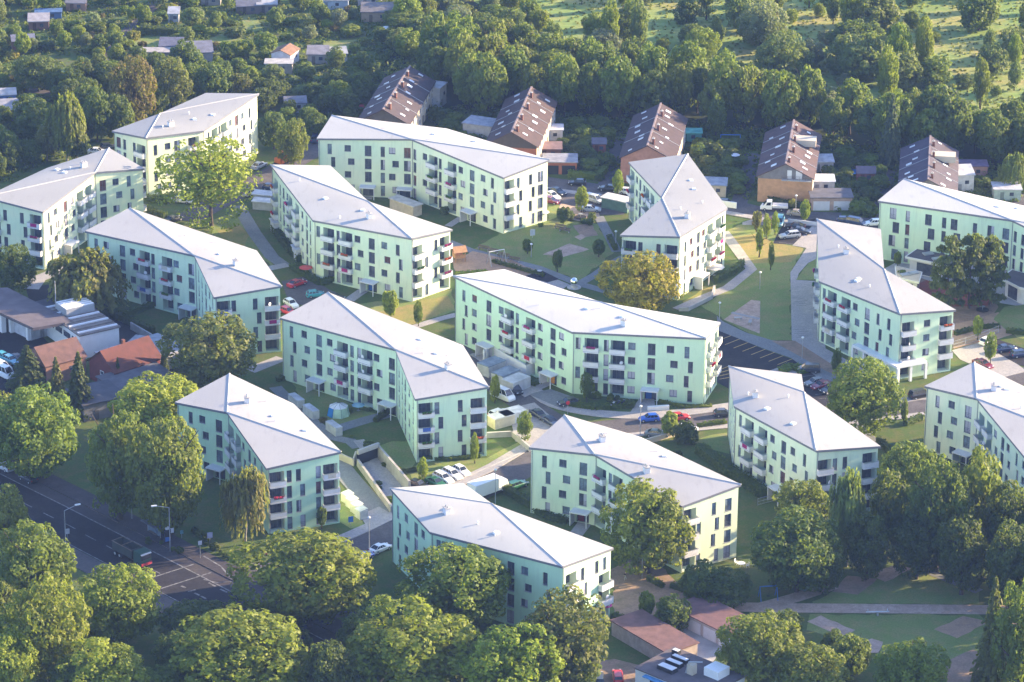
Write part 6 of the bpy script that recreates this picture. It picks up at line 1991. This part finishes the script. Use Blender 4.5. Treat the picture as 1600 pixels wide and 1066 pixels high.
def dump_truck():
    r = veh_root(207, 868, 1, .52, 'dump_truck', 'green and grey dump truck with an empty tipper body on the main road', 'truck')
    part(r, 'chassis', M['dark'], ((0, 0, .85), (8.2, 1.2, .35)))
    m = MB()
    x0, x1, w, z0, z1, t = -4.2, 1.5, 1.28, 1.2, 2.7, .12
    m.box(((x0 + x1) / 2, 0, z0), (x1 - x0, 2 * w, .14))
    for s in (-1, 1): m.box(((x0 + x1) / 2, s * (w - t / 2), (z0 + z1) / 2), (x1 - x0, t, z1 - z0))
    m.box((x1 - t / 2, 0, (z0 + z1) / 2 + .1), (t, 2 * w, z1 - z0 + .2))
    m.box((x0 + t / 2, 0, (z0 + z1) / 2), (t, 2 * w, z1 - z0))
    m.build('tipper_body', M['matte'], r, color=(.055, .065, .06))
    m = MB()
    for s in (-1, 1): m.box(((x0 + x1) / 2, s * (w - .05), z1 + .05), (x1 - x0 + .1, .16, .1))
    m.box((x0, 0, z1 + .05), (.16, 2 * w, .1)); m.box((-1.3, 0, z1 + .2), (.12, 2 * w, .12))
    m.build('body_rim', M['wood'], r)
    m = MB(); m.hexa([(1.8, -1.2, .6), (4.0, -1.2, .6), (4.0, 1.2, .6), (1.8, 1.2, .6)], [(1.8, -1.15, 2.85), (3.8, -1.15, 2.85), (3.8, 1.15, 2.85), (1.8, 1.15, 2.85)])
    m.build('cab', M['paint'], r, color=(.03, .08, .06))
    part(r, 'bumper', M['matte'], ((4.05, 0, .75), (.12, 2.3, .5)), color=(.55, .06, .07))
    part(r, 'sun_visor', M['white'], ((3.95, 0, 2.62), (.3, 2.2, .18)))
    m = MB(); m.face([(3.97, -1.05, 1.6), (3.97, 1.05, 1.6), (3.87, 1.05, 2.45), (3.87, -1.05, 2.45)]); m.build('windscreen', M['car_glass'], r)
    wheels(r, (3.0, -2.2, -3.5), 2.5, .52)
dump_truck()
def pickup():
    r = veh_root(1207, 322, -1, -.03, 'pickup_truck', 'white flatbed pickup truck parked before the ochre gable', 'truck')
    m = MB(); m.hexa([(.1, -.98, .45), (2.7, -.98, .45), (2.7, .98, .45), (.1, .98, .45)], [(.1, -.98, 1.25), (2.2, -.95, 1.25), (2.2, .95, 1.25), (.1, .98, 1.25)])
    m.hexa([(.1, -.95, 1.25), (2.0, -.93, 1.25), (2.0, .93, 1.25), (.1, .95, 1.25)], [(.1, -.8, 2.25), (1.2, -.8, 2.25), (1.2, .8, 2.25), (.1, .8, 2.25)])
    m.build('cab', M['white_bright'], r)
    m = MB()
    for s in (-1, 1):
        m.face([(.4, s * .93, 1.35), (1.5, s * .92, 1.35), (1.1, s * .86, 2.05), (.4, s * .86, 2.05)][::s])
    m.face([(1.99, -.85, 1.32), (1.99, .85, 1.32), (1.32, .75, 2.15), (1.32, -.75, 2.15)]); m.build('windows', M['car_glass'], r)
    part(r, 'flatbed', M['white'], ((-1.7, 0, .9), (3.4, 2.1, .15)), ((-1.7, 1.02, 1.15), (3.4, .06, .4)), ((-1.7, -1.02, 1.15), (3.4, .06, .4)), ((-3.37, 0, 1.15), (.06, 2.1, .4)))
    wheels(r, (1.7, -2.0), 2.0, .36)
pickup()
def digger():
    r = veh_root(440, 252, 1, -.35, 'digger', 'orange digger on the street beside the long block', 'digger')
    part(r, 'body', M['matte'], ((0, 0, 1.3), (2.6, 2.0, 1.1)), color=(.62, .17, .03))
    part(r, 'cab', M['glass'], ((.3, .4, 2.3), (1.2, 1.1, 1.2)))
    part(r, 'cab_roof', M['matte'], ((.3, .4, 2.95), (1.3, 1.2, .1)), color=(.62, .17, .03))
    m = MB(); m.tube((1.0, -.3, 1.6), (3.0, -.3, 3.0), .2, .17); m.tube((3.0, -.3, 3.0), (4.3, -.3, 1.5), .16, .13); m.build('arm', M['matte'], r, color=(.62, .17, .03))
    part(r, 'bucket', M['dark'], ((4.4, -.3, 1.2), (.6, .9, .6)))
    for s in (-1, 1): part(r, 'track', M['tyre'], ((0, s * .85, .4), (3.0, .45, .75)))
digger()

# ---------------------------------------------------------------- street furniture and garden things
def lamp_arm(px, py, h, deg, arm, label):
    p = at(px, py)
    root = empty('street_lamp', (p.x, p.y, 0), R(deg), label, 'street lamp', 'street lamps')
    m = MB(); m.tube((0, 0, 0), (0, 0, h), .11, .07, 8); m.tube((0, 0, h), (arm, 0, h + .7), .06, .05, 6); m.build('pole', M['metal'], root)
    m = MB(); m.box((arm + .3, 0, h + .74), (1.0, .32, .2)); m.build('lamp_head', M['white_bright'], root)
def lamp_ball(px, py, h, label, r=.3):
    p = at(px, py)
    root = empty('street_lamp', (p.x, p.y, 0), 0, label, 'street lamp', 'street lamps')
    m = MB(); m.tube((0, 0, 0), (0, 0, h), .09, .06, 8); m.build('pole', M['metal'], root)
    m = MB(); m.ball((0, 0, h + r * .6), r, 10, sq=(1, 1, .7)); m.sm = True; m.build('lamp_head', M['white_bright'], root)
lamp_arm(103, 858, 7.5, 25, 2.2, 'arm lamp on the near kerb of the main road')
lamp_arm(266, 862, 8.6, 200, 2.4, 'arm lamp beside the notice column on the far pavement')
lamp_ball(1000, 683, 6.2, 'lamp post with a pale disc head before the blue front door')
lamp_ball(577, 876, 8.2, 'tall lamp post beside the stepped bin lockers')
lamp_ball(774, 790, 7.0, 'lamp post in front of the white box truck')
lamp_ball(1243, 335, 4.2, 'lamp post before the ochre gable')
lamp_ball(1183, 396, 3.6, 'lamp post with a round head on the sunlit lawn')
lamp_ball(1187, 452, 3.6, 'lamp post with a round head on the shaded lawn')
lamp_ball(1124, 500, 3.6, 'lamp post at the trapezoid terrace')
lamp_ball(1253, 562, 4.6, 'lamp post between the parking lot and the plaza')
lamp_ball(1003, 905, 4.2, 'lamp post in the dirt courtyard')
lamp_ball(830, 402, 2.8, 'small lamp post on the play lawn')
lamp_ball(962, 386, 3.4, 'lamp post at the path bend beside the zigzag block')
lamp_arm(206, 812, 6.0, 200, 2.0, 'slim arm lamp under the trees of the main road')

def bench(px, py, deg, label, L=2.2):
    p = at(px, py)
    root = empty('bench', (p.x, p.y, .08), R(deg), label, 'bench', 'benches')
    m = MB()
    for k in range(3): m.box((0, -.22 + .2 * k, .45), (L, .16, .06))
    m.build('seat', M['wood'], root)
    m = MB()
    for k in range(2): m.box((0, .33, .65 + .22 * k), (L, .06, .16))
    m.build('backrest', M['wood'], root)
    for s in (-1, 1):
        m = MB(); m.box((s * L * .42, .05, .22), (.1, .55, .44)); m.box((s * L * .42, .35, .6), (.08, .06, .55)); m.build('leg', M['metal'], root)
for a in ((755, 391, -28, 'first of the four benches along the play path, nearest the playhouse'), (770, 396, -28, 'second bench along the play path, beside the swing'), (787, 403, -28, 'third bench along the play path'), (803, 409, -28, 'fourth bench along the play path, nearest the dark play surface'),
          (875, 358, -28, 'bench above the sand pits, farther from the car park'), (882, 363, -28, 'bench above the sand pits, nearer the pale square'),
          (1475, 893, -28, 'park bench on the shaded path, farther from the conifer'), (1500, 901, -28, 'park bench on the shaded path, nearer the conifer')):
    bench(*a, L=2.6)
def playhouse():
    p = at(717, 408)
    r = empty('playhouse', (p.x, p.y, .1), R(20), 'wooden playhouse with a pitched roof in the sand playground', 'playhouse')
    for sx in (-1, 1):
        for sy in (-1, 1): part(r, 'post', M['orange_wood'], ((sx * 1.1, sy * .9, 1.2), (.14, .14, 2.4)))
    part(r, 'platform', M['orange_wood'], ((0, 0, .9), (2.4, 2.0, .12)))
    part(r, 'wall', M['orange_wood'], ((-1.1, 0, 1.4), (.06, 1.7, .9)), ((0, .9, 1.4), (2.1, .06, .9)), ((0, -.9, 1.3), (2.1, .06, .7)))
    m = MB()
    for s in (-1, 1):
        q = [(-1.5, 0, 3.2), (1.5, 0, 3.2), (1.5, s * 1.35, 2.2), (-1.5, s * 1.35, 2.2)]
        if s > 0: q.reverse()
        m.hexa(q[::-1], [(a, b, c + .1) for a, b, c in q][::-1])
    m.build('roof', M['orange_wood'], r)
playhouse()
def swing(px, py, deg, mat, label, h=2.6, w=3.4, seats=2):
    p = at(px, py)
    r = empty('swing', (p.x, p.y, .08), R(deg), label, 'swing')
    m = MB(); m.tube((-w / 2, 0, h), (w / 2, 0, h), .1, n=6); m.build('crossbar', M['white'] if mat == 'metal' else M[mat], r)
    for s in (-1, 1):
        for t in (-1, 1):
            m = MB(); m.tube((s * w / 2, 0, h), (s * w / 2, t * 1.1, 0), .07, n=6); m.build('leg', M[mat], r)
    for k in range(seats):
        x = -w / 2 + w * (k + .5) / seats
        m = MB(); m.box((x, 0, .5), (.5, .25, .06))
        for s in (-.2, .2): m.tube((x + s, 0, .5), (x + s, 0, h), .015, n=4)
        m.build('swing_seat', M['tyre'], r)
swing(776, 413, 28, 'metal', 'metal swing with a white crossbar in the sand playground', 3.0, 3.6, 1)
M['blue_paint'] = simple('blue_paint', (.04, .16, .42), .5)
swing(1141, 228, 0, 'blue_paint', 'blue swing frame in the gardens at the dark wood', 2.6, 4.5, 2)
swing(1200, 936, 10, 'blue_paint', 'pale blue-green swing frame under the wide park tree', 2.4, 3.0, 1)
# mirror ball sculpture
def sculpture():
    p = at(897, 450)
    r = empty('ball_sculpture', (p.x, p.y, .08), 0, 'shiny silver ball on a stone base at the path crossing', 'sculpture')
    m = MB(); m.ball((0, 0, 1.35), .85, 20); m.build('ball', M['chrome'], r, smooth=True)
    m = MB(); m.tube((0, 0, 0), (0, 0, .55), .9, .7, 12); m.tube((0, 0, 0), (0, 0, .12), 1.5, 1.5, 14); m.build('base', M['concrete'], r)
sculpture()
def tent():
    p = at(529, 648)
    r = empty('dome_tent', (p.x, p.y, .05), .3, 'white and pale green dome tent with a blue side panel on the lawn', 'tent')
    n = 8
    R0, z1, R1, z2 = 2.3, 1.75, 1.9, 2.5
    a = [(R0 * math.cos(6.2832 * k / n), R0 * math.sin(6.2832 * k / n), 0) for k in range(n)]
    b = [(R1 * math.cos(6.2832 * k / n), R1 * math.sin(6.2832 * k / n), z1) for k in range(n)]
    sides, blue = MB(), MB()
    for k in range(n):
        j = (k + 1) % n
        (blue if k in (3, 4) else sides).face([a[k], a[j], b[j], b[k]])
    sides.build('side_panel', M['matte'], r, color=(.42, .58, .46))
    blue.build('blue_panel', M['matte'], r, color=(.02, .20, .55))
    m = MB()
    for k in range(n): m.face([b[k], b[(k + 1) % n], (0, 0, z2)])
    m.build('tent_roof', M['white'], r)
    m = MB()
    for k in range(n): m.tube(b[k], (0, 0, z2 + .02), .03, n=4); m.tube(a[k], b[k], .03, n=4)
    m.build('tent_poles', M['dark'], r)
tent()
def parasol(px, py, col, label, rad=1.5, h=2.4):
    p = at(px, py)
    r = empty('parasol', (p.x, p.y, .05), rt.uniform(0, 3), label, 'parasol')
    m = MB()
    n = 8
    q = [(rad * math.cos(6.2832 * k / n), rad * math.sin(6.2832 * k / n), h - .45) for k in range(n)]
    for k in range(n): m.face([q[k], q[(k + 1) % n], (0, 0, h)])
    m.build('canopy', M['matte'], r, color=col)
    m = MB(); m.tube((0, 0, 0), (0, 0, h), .035, n=6); m.box((0, 0, .05), (.5, .5, .1)); m.build('pole', M['metal'], r)
parasol(478, 432, (.62, .10, .08), 'red parasol in the hedge garden')
parasol(1116, 431, (.62, .60, .55), 'wide cream parasol beside the dark red doorway of the zigzag block', 2.2)
parasol(608, 55, (.68, .67, .66), 'white parasol among the allotment bushes', 1.7)
parasol(946, 962, (.52, .06, .22), 'pink parasol under the end balconies of the lowest block', 1.2)
parasol(850, 345, (.66, .65, .63), 'small white parasol at the sunlit end of the long block', 1.2)
parasol(932, 232, (.70, .70, .70), 'white parasol in the gardens beside the narrow lane', 1.2)
parasol(560, 642, (.25, .42, .50), 'pale blue square parasol behind the dome tent', 1.3, 1.6)
parasol(1148, 255, (.68, .68, .68), 'white parasol in the gardens beside the second lane', 1.2)
def trampoline(px, py, label, rad=1.6):
    p = at(px, py)
    r = empty('trampoline', (p.x, p.y, 0), 0, label, 'trampoline')
    m = MB(); m.tube((0, 0, .75), (0, 0, .82), rad, n=18); m.build('mat', M['blue_paint'], r)
    for k in range(4):
        a = 1.57 * k + .5
        m = MB(); m.tube((rad * math.cos(a), rad * math.sin(a), 0), (rad * math.cos(a), rad * math.sin(a), .8), .04); m.build('leg', M['metal'], r)
trampoline(1332, 272, 'blue trampoline in the gardens behind the dark purple hut', 2.2)
trampoline(988, 244 + 0, 'round play net in the garden beside the narrow lane', 1.2)
# signs along the main road
def sign(px, py, h, w, hh, col, label, name='road_sign', round_=False, deg=20):
    p = at(px, py)
    r = empty(name, (p.x, p.y, .1), R(deg), label, 'sign')
    m = MB(); m.tube((0, 0, 0), (0, 0, h), .045, n=6); m.build('post', M['metal'], r)
    m = MB()
    if round_: m.tube((0, -.05, h - hh / 2), (0, -.09, h - hh / 2), hh / 2, n=16)
    else: m.box((0, -.07, h - hh / 2), (w, .05, hh))
    m.build('sign_plate', M['matte'], r, color=col)
sign(313, 873, 3.4, .7, .8, (.6, .6, .62), 'white sign on a post at the pavement corner')
sign(106, 846, 2.4, .7, 1.0, (.5, .5, .52), 'pale sign at the near kerb of the main road')
sign(887, 648, 2.8, .8, .8, (.55, .03, .04), 'round red sign in the bed before the blue-door block', round_=True)
sign(328, 850, 2.2, 1.0, 1.1, (.42, .42, .62), 'lilac notice board on the verge under the birch')
sign(284, 842, 1.6, .6, .7, (.16, .34, .36), 'small turquoise bin-like sign on the verge')
sign(548, 822, 1.8, .9, 1.1, (.05, .2, .5), 'blue sign on the lawn beside the cream lockers')
sign(1131, 338, 2.2, .7, .7, (.5, .05, .05), 'round red sign behind the zigzag block', round_=True)
sign(1217, 314, 2.2, .6, .8, (.55, .4, .42), 'small white and red sign before the ochre gable')
sign(832, 372, 1.9, 1.1, 1.4, (.66, .66, .68), 'white board on the play lawn')
sign(416, 870, 1.4, .35, 1.2, (.6, .2, .18), 'red and white striped bollard sign at the pavement below the birch')
def column_():
    p = at(262, 850)
    r = empty('notice_column', (p.x, p.y, .1), .4, 'dark advertising case with a white clock head at the bus stop', 'notice column')
    part(r, 'case', M['dark'], ((0, 0, 1.5), (1.2, .35, 2.4)))
    part(r, 'poster', M['matte'], ((0, -.2, .9), (1.0, .05, .8)), color=(.08, .2, .5))
    m = MB(); m.tube((0, -.1, 3.0), (0, .1, 3.0), .4, n=14); m.build('clock', M['white'], r)
    part(r, 'side_panel', M['white'], ((.9, 0, 2.4), (.6, .1, .9)))
column_()
def shelter():
    p = at(236, 838)
    r = empty('bus_shelter', (p.x, p.y, .1), R(-50), 'glass bus shelter in the shade of the main road trees', 'bus shelter')
    part(r, 'roof', M['frame'], ((0, 0, 2.5), (4.2, 1.7, .14)))
    part(r, 'back_panel', M['glass_blue'], ((0, .75, 1.25), (4.0, .05, 2.1)))
    for s in (-1, 1): part(r, 'post', M['metal'], ((s * 1.95, .7, 1.25), (.1, .1, 2.5)))
    part(r, 'seat', M['wood'], ((0, .4, .5), (2.4, .4, .08)))
shelter()
def gate():
    p = at(112, 132)
    r = empty('garden_gate', (p.x, p.y, .05), 0, 'pale metal gate with a turquoise board at the end of the allotment lane', 'gate')
    for x in (-2.2, 0, 2.2): part(r, 'post', M['metal'], ((x, 0, .9), (.14, .14, 1.8)))
    m = MB()
    for k in range(14): m.box((-2.1 + k * .32, 0, .8), (.05, .05, 1.3))
    m.build('gate_bars', M['metal'], r)
    part(r, 'board', M['matte'], ((-2.6, 0, 2.6), (2.2, .1, 1.4)), color=(.38, .58, .54))
gate()
mb_ = MB(); q_ = at(120, 112)
rh = random.Random(4)
n_, rows = 26, []
for i in range(n_ + 1):
    t = i / n_
    c = Vector((q_.x - 1.2 + 3.4 * t, q_.y - 7 + 15 * t, 0))
    w = 1.5 * math.sin(math.pi * min(1, .06 + t * .94)) ** .6 + .1
    rows.append([c + Vector((k * w, 0, max(0, (1 - k * k)) * w * .8 * rh.uniform(.75, 1.1) - .05)) for k in (-1, -.6, -.2, .2, .6, 1)])
for a, b in zip(rows, rows[1:]):
    for k in range(5): mb_.face([a[k], a[k + 1], b[k + 1], b[k]])
tag(mb_.build('soil_heap', simple('orange_soil', (.30, .135, .07), .95, .35, 1)), 'long heap of orange-brown soil beside the allotment gate', 'soil heap')
# terrace seats and fitness things
def stone_bench(px, py, deg, label, l=1.6):
    p = at(px, py)
    r = empty('stone_bench', (p.x, p.y, .09), R(deg), label, 'bench')
    part(r, 'seat', M['concrete'], ((0, 0, .45), (l, .6, .14)))
    for s in (-1, 1): part(r, 'foot', M['concrete'], ((s * l * .35, 0, .2), (.25, .5, .4)))
stone_bench(1153, 500, 0, 'dark round-edged stone seat on the trapezoid terrace'); stone_bench(1172, 506, 80, 'pale stone seat standing lengthwise on the trapezoid terrace', 1.8)
def seesaw():
    p = at(1371, 962)
    r = empty('seesaw', (p.x, p.y, .05), R(4), 'pale seesaw on the park lawn below the gravel path', 'seesaw')
    part(r, 'beam', M['white'], ((0, 0, .7), (4.0, .2, .12)))
    part(r, 'stand', M['metal'], ((0, 0, .35), (.3, .5, .7)))
    for s in (-1, 1): part(r, 'handle', M['white'], ((s * 1.7, 0, .95), (.08, .4, .4)))
seesaw()
def carousel(px, py, label):
    p = at(px, py)
    r = empty('play_roundabout', (p.x, p.y, .08), 0, label, 'roundabout')
    m = MB(); m.tube((0, 0, .15), (0, 0, .25), 1.3, n=16); m.build('disc', M['tyre'], r)
    m = MB(); m.tube((0, 0, .2), (0, 0, 1.0), .06); m.tube((0, 0, .9), (0, 0, .96), .5, n=14); m.build('wheel', M['metal'], r)
carousel(907, 341, 'low round play seat in the gravel forecourt beside the car park')
carousel(843, 430, 'play roundabout on the dark play surface')
carousel(1535, 486, 'play roundabout in the kindergarten sand yard')
# fence at the kindergarten
def fence(pix, h, label, mat='metal', step=1.5):
    P = [at(x, y) for x, y in pix]
    r = empty('fence', (P[0].x, P[0].y, 0), 0, label, 'fence')
    m = MB()
    for a, b in zip(P, P[1:]):
        a, b = a - P[0], b - P[0]
        for z in (.12, h * .55, h): m.tube(a + Vector((0, 0, z)), b + Vector((0, 0, z)), .035, n=4)
        k = int((b - a).length / .3)
        for i in range(k): 
            q = a.lerp(b, i / k); m.tube(q + Vector((0, 0, .1)), q + Vector((0, 0, h)), .018, n=3)
    m.build('fence_panel', M[mat], r)
    for a, b in zip(P, P[1:]):
        k = max(1, int((b - a).length / 3))
        for i in range(k + 1):
            if i == k and b is not P[-1]: continue
            q = (a - P[0]).lerp(b - P[0], i / k)
            pm = MB(); pm.tube(q, q + Vector((0, 0, h + .1)), .05, n=5); pm.build('post', M[mat], r)
fence([(1487, 545), (1530, 532), (1560, 520)], 1.5, 'thin metal fence between the kindergarten yard and the car park')
fence([(1490, 498), (1520, 502)], 1.2, 'low wooden fence in the kindergarten sand yard', 'wood')
fence([(1184, 790), (1240, 775)], 1.4, 'thin fence behind the courtyard block hedge')

# motorcycles by the wide blue door, garden seats, one walker
def motorcycle(px, py, deg, col, label):
    p = at(px, py)
    r = empty('motorcycle', (p.x, p.y, .16), R(deg), label, 'motorcycle', 'motorcycles by the blue door')
    m = MB(); m.tube((0, -.06, 0), (0, .06, 0), .31, n=14); m.tube((0, -.07, 0), (0, .07, 0), .16, n=10, mi=1)
    me = m.mesh('wheel', [M['tyre'], M['metal']])
    for x in (-.7, .72): put('wheel', me, r, (x, 0, .31))
    m = MB()
    m.hexa([(-.9, -.14, .5), (.45, -.16, .45), (.45, .16, .45), (-.9, .14, .5)], [(-.95, -.1, .78), (.35, -.14, .95), (.35, .14, .95), (-.95, .1, .78)])
    m.build('body', M['paint'], r, color=col)
    m = MB(); m.tube((.72, 0, .3), (.45, 0, 1.0), .06); m.tube((.42, -.36, 1.02), (.42, .36, 1.02), .03); m.build('fork', M['metal'], r)
    part(r, 'seat', M['tyre'], ((-.4, 0, .83), (.8, .26, .1)))
for k, (c, t) in enumerate((((.6, .6, .62), 'with a white body, nearest the planted bed end'), ((.02, .02, .025), 'black, second from the white one'), ((.05, .05, .06), 'dark grey, third from the white one'), ((.15, .02, .02), 'dark red, nearest the blue front door'))):
    motorcycle(958 + 8 * k, 637 - 1.2 * k, 62, c, 'parked motorcycle ' + t)
def garden_table():
    p = at(1158, 886)
    r = empty('garden_table', (p.x, p.y, .03), .4, 'white garden table in the dark garden beside the courtyard block', 'table')
    m = MB(); m.tube((0, 0, .70), (0, 0, .75), .75, n=16); m.build('table_top', M['white_bright'], r)
    for k in range(4):
        a = .785 + 1.571 * k
        m = MB(); m.tube((.35 * math.cos(a), .35 * math.sin(a), .7), (.6 * math.cos(a), .6 * math.sin(a), 0), .03); m.build('leg', M['white_bright'], r)
def garden_chair(px, py, deg, label):
    p = at(px, py)
    r = empty('garden_chair', (p.x, p.y, .03), R(deg), label, 'chair', 'white garden chairs')
    part(r, 'seat', M['white_bright'], ((0, 0, .43), (.5, .5, .05)))
    part(r, 'backrest', M['white_bright'], ((-.25, 0, .75), (.05, .5, .6)))
    for x in (-.22, .22):
        for y in (-.22, .22): part(r, 'leg', M['white_bright'], ((x, y, .205), (.05, .05, .41)))
    for y in (-.27, .27): part(r, 'armrest', M['white_bright'], ((0, y, .65), (.5, .05, .05)))
garden_table()
garden_chair(1150, 882, -30, 'white garden chair on the house side of the white garden table')
garden_chair(1168, 887, 190, 'white garden chair on the park side of the white garden table')
def walker():
    p = at(977, 907)
    root = empty('person', (p.x, p.y, .05), R(200), 'person in a dark jacket and pale trousers walking across the dirt courtyard', 'person')
    def skin(name, pts, edges, rad, mat, parent):
        me = bpy.data.meshes.new(name)
        me.from_pydata(pts, edges, [])
        me.materials.append(mat)
        o = put(name, me, parent)
        o.modifiers.new('skin', 'SKIN')
        if not me.skin_vertices: me.attributes.new('skin', 'FLOAT', 'POINT')
        for v, q in zip(me.skin_vertices[0].data, rad): v.radius = (q, q * .85)
        me.skin_vertices[0].data[0].use_root = True
        s = o.modifiers.new('smooth', 'SUBSURF'); s.levels = s.render_levels = 1
        return o
    P = [(0, 0, .92), (0, 0, 1.15), (.02, 0, 1.40), (.03, 0, 1.50), (.05, 0, 1.60), (.05, 0, 1.72),
         (0, .10, .88), (.16, .11, .50), (.14, .11, .08), (.30, .11, .04), (0, -.10, .88), (-.10, -.11, .48), (-.32, -.11, .12), (-.20, -.11, .04),
         (.02, .19, 1.38), (-.06, .24, 1.12), (.06, .25, .88), (.10, .25, .79), (.02, -.19, 1.38), (.06, -.24, 1.12), (.22, -.24, .92), (.27, -.24, .84)]
    E = [(0, 1), (1, 2), (2, 3), (3, 4), (4, 5), (0, 6), (6, 7), (7, 8), (8, 9), (0, 10), (10, 11), (11, 12), (12, 13), (2, 14), (14, 15), (15, 16), (16, 17), (2, 18), (18, 19), (19, 20), (20, 21)]
    rad = [.13, .13, .14, .055, .095, .085, .085, .06, .045, .035, .085, .06, .045, .035, .06, .045, .035, .03, .06, .045, .035, .03]
    b = skin('body', P, E, rad, simple('skin', (.48, .30, .22), .6), root)
    jk = [0, 1, 2, 14, 15, 16, 18, 19, 20]
    ix = {k: i for i, k in enumerate(jk)}
    skin('jacket', [P[k] for k in jk], [(ix[a], ix[c]) for a, c in E if a in ix and c in ix], [rad[k] + .03 for k in jk], simple('dark_cloth', (.02, .016, .022), .9), root)
    tk = [0, 6, 7, 8, 10, 11, 12]
    ix2 = {k: i for i, k in enumerate(tk)}
    skin('trousers', [P[k] for k in tk], [(ix2[a], ix2[c]) for a, c in E if a in ix2 and c in ix2], [.11, .10, .078, .062, .10, .078, .062], simple('pale_cloth', (.40, .38, .36), .9), root)
    m = MB(); m.ball((.02, 0, 1.70), .105, 10, sq=(1, .9, .95)); m.build('hair', simple('hair', (.03, .02, .015), .7), root, smooth=True)
walker()
# ---------------------------------------------------------------- light and air
SUN_AZ, SUN_EL = R(20), R(17)
sd = Vector((math.cos(SUN_EL) * math.cos(SUN_AZ), math.cos(SUN_EL) * math.sin(SUN_AZ), math.sin(SUN_EL)))
sun_d = bpy.data.lights.new('sun', 'SUN')
sun_d.energy = 5.0
sun_d.angle = R(.6)
sun_d.color = (1.0, .775, .475)
sun = bpy.data.objects.new('sun', sun_d)
COL.objects.link(sun)
sun.rotation_euler = (-sd).to_track_quat('-Z', 'Y').to_euler()
sun.location = (300, 100, 400)
W = bpy.data.worlds.new('World')
S.world = W
W.use_nodes = True
nt = W.node_tree
for n in list(nt.nodes): nt.nodes.remove(n)
sky = nt.nodes.new('ShaderNodeTexSky')
sky.sky_type = 'NISHITA'
sky.sun_disc = False
sky.sun_elevation = SUN_EL
sky.sun_rotation = math.pi / 2 - SUN_AZ
bg = nt.nodes.new('ShaderNodeBackground')
bg.inputs[1].default_value = .125
wo = nt.nodes.new('ShaderNodeOutputWorld')
tn = nt.nodes.new('ShaderNodeMix')
tn.data_type = 'RGBA'; tn.blend_type = 'MULTIPLY'
tn.inputs[0].default_value = 1
tn.inputs[7].default_value = (.84, .91, 1.16, 1)
nt.links.new(sky.outputs[0], tn.inputs[6])
nt.links.new(tn.outputs[2], bg.inputs[0])
nt.links.new(bg.outputs[0], wo.inputs[0])
HAZE = 0.000058
if HAZE:
    hz = MB()
    hz.box((0, 250, 158), (2800, 2200, 320))
    m = bpy.data.materials.new('haze_air')
    m.use_nodes = True
    t = m.node_tree
    for n in list(t.nodes): t.nodes.remove(n)
    o = t.nodes.new('ShaderNodeOutputMaterial')
    v = t.nodes.new('ShaderNodeVolumePrincipled')
    v.inputs['Density'].default_value = HAZE
    v.inputs['Color'].default_value = (.30, .48, 1.0, 1)
    v.inputs['Anisotropy'].default_value = .0
    t.links.new(v.outputs[0], o.inputs['Volume'])
    tag(hz.build('haze', m), kind='stuff')
vs = S.view_settings
vs.view_transform = 'Standard'
vs.look = 'None'
vs.exposure = 2.05
vs.gamma = 1
S.cycles.max_bounces = 5
S.cycles.diffuse_bounces = 3
S.cycles.glossy_bounces = 2
S.cycles.transmission_bounces = 3
S.cycles.volume_bounces = 0
S.cycles.transparent_max_bounces = 4
S.cycles.use_adaptive_sampling = True
S.cycles.adaptive_threshold = .02
try:
    S.cycles.use_denoising = True
    S.cycles.denoiser = 'OPENIMAGEDENOISE'
except Exception:
    pass
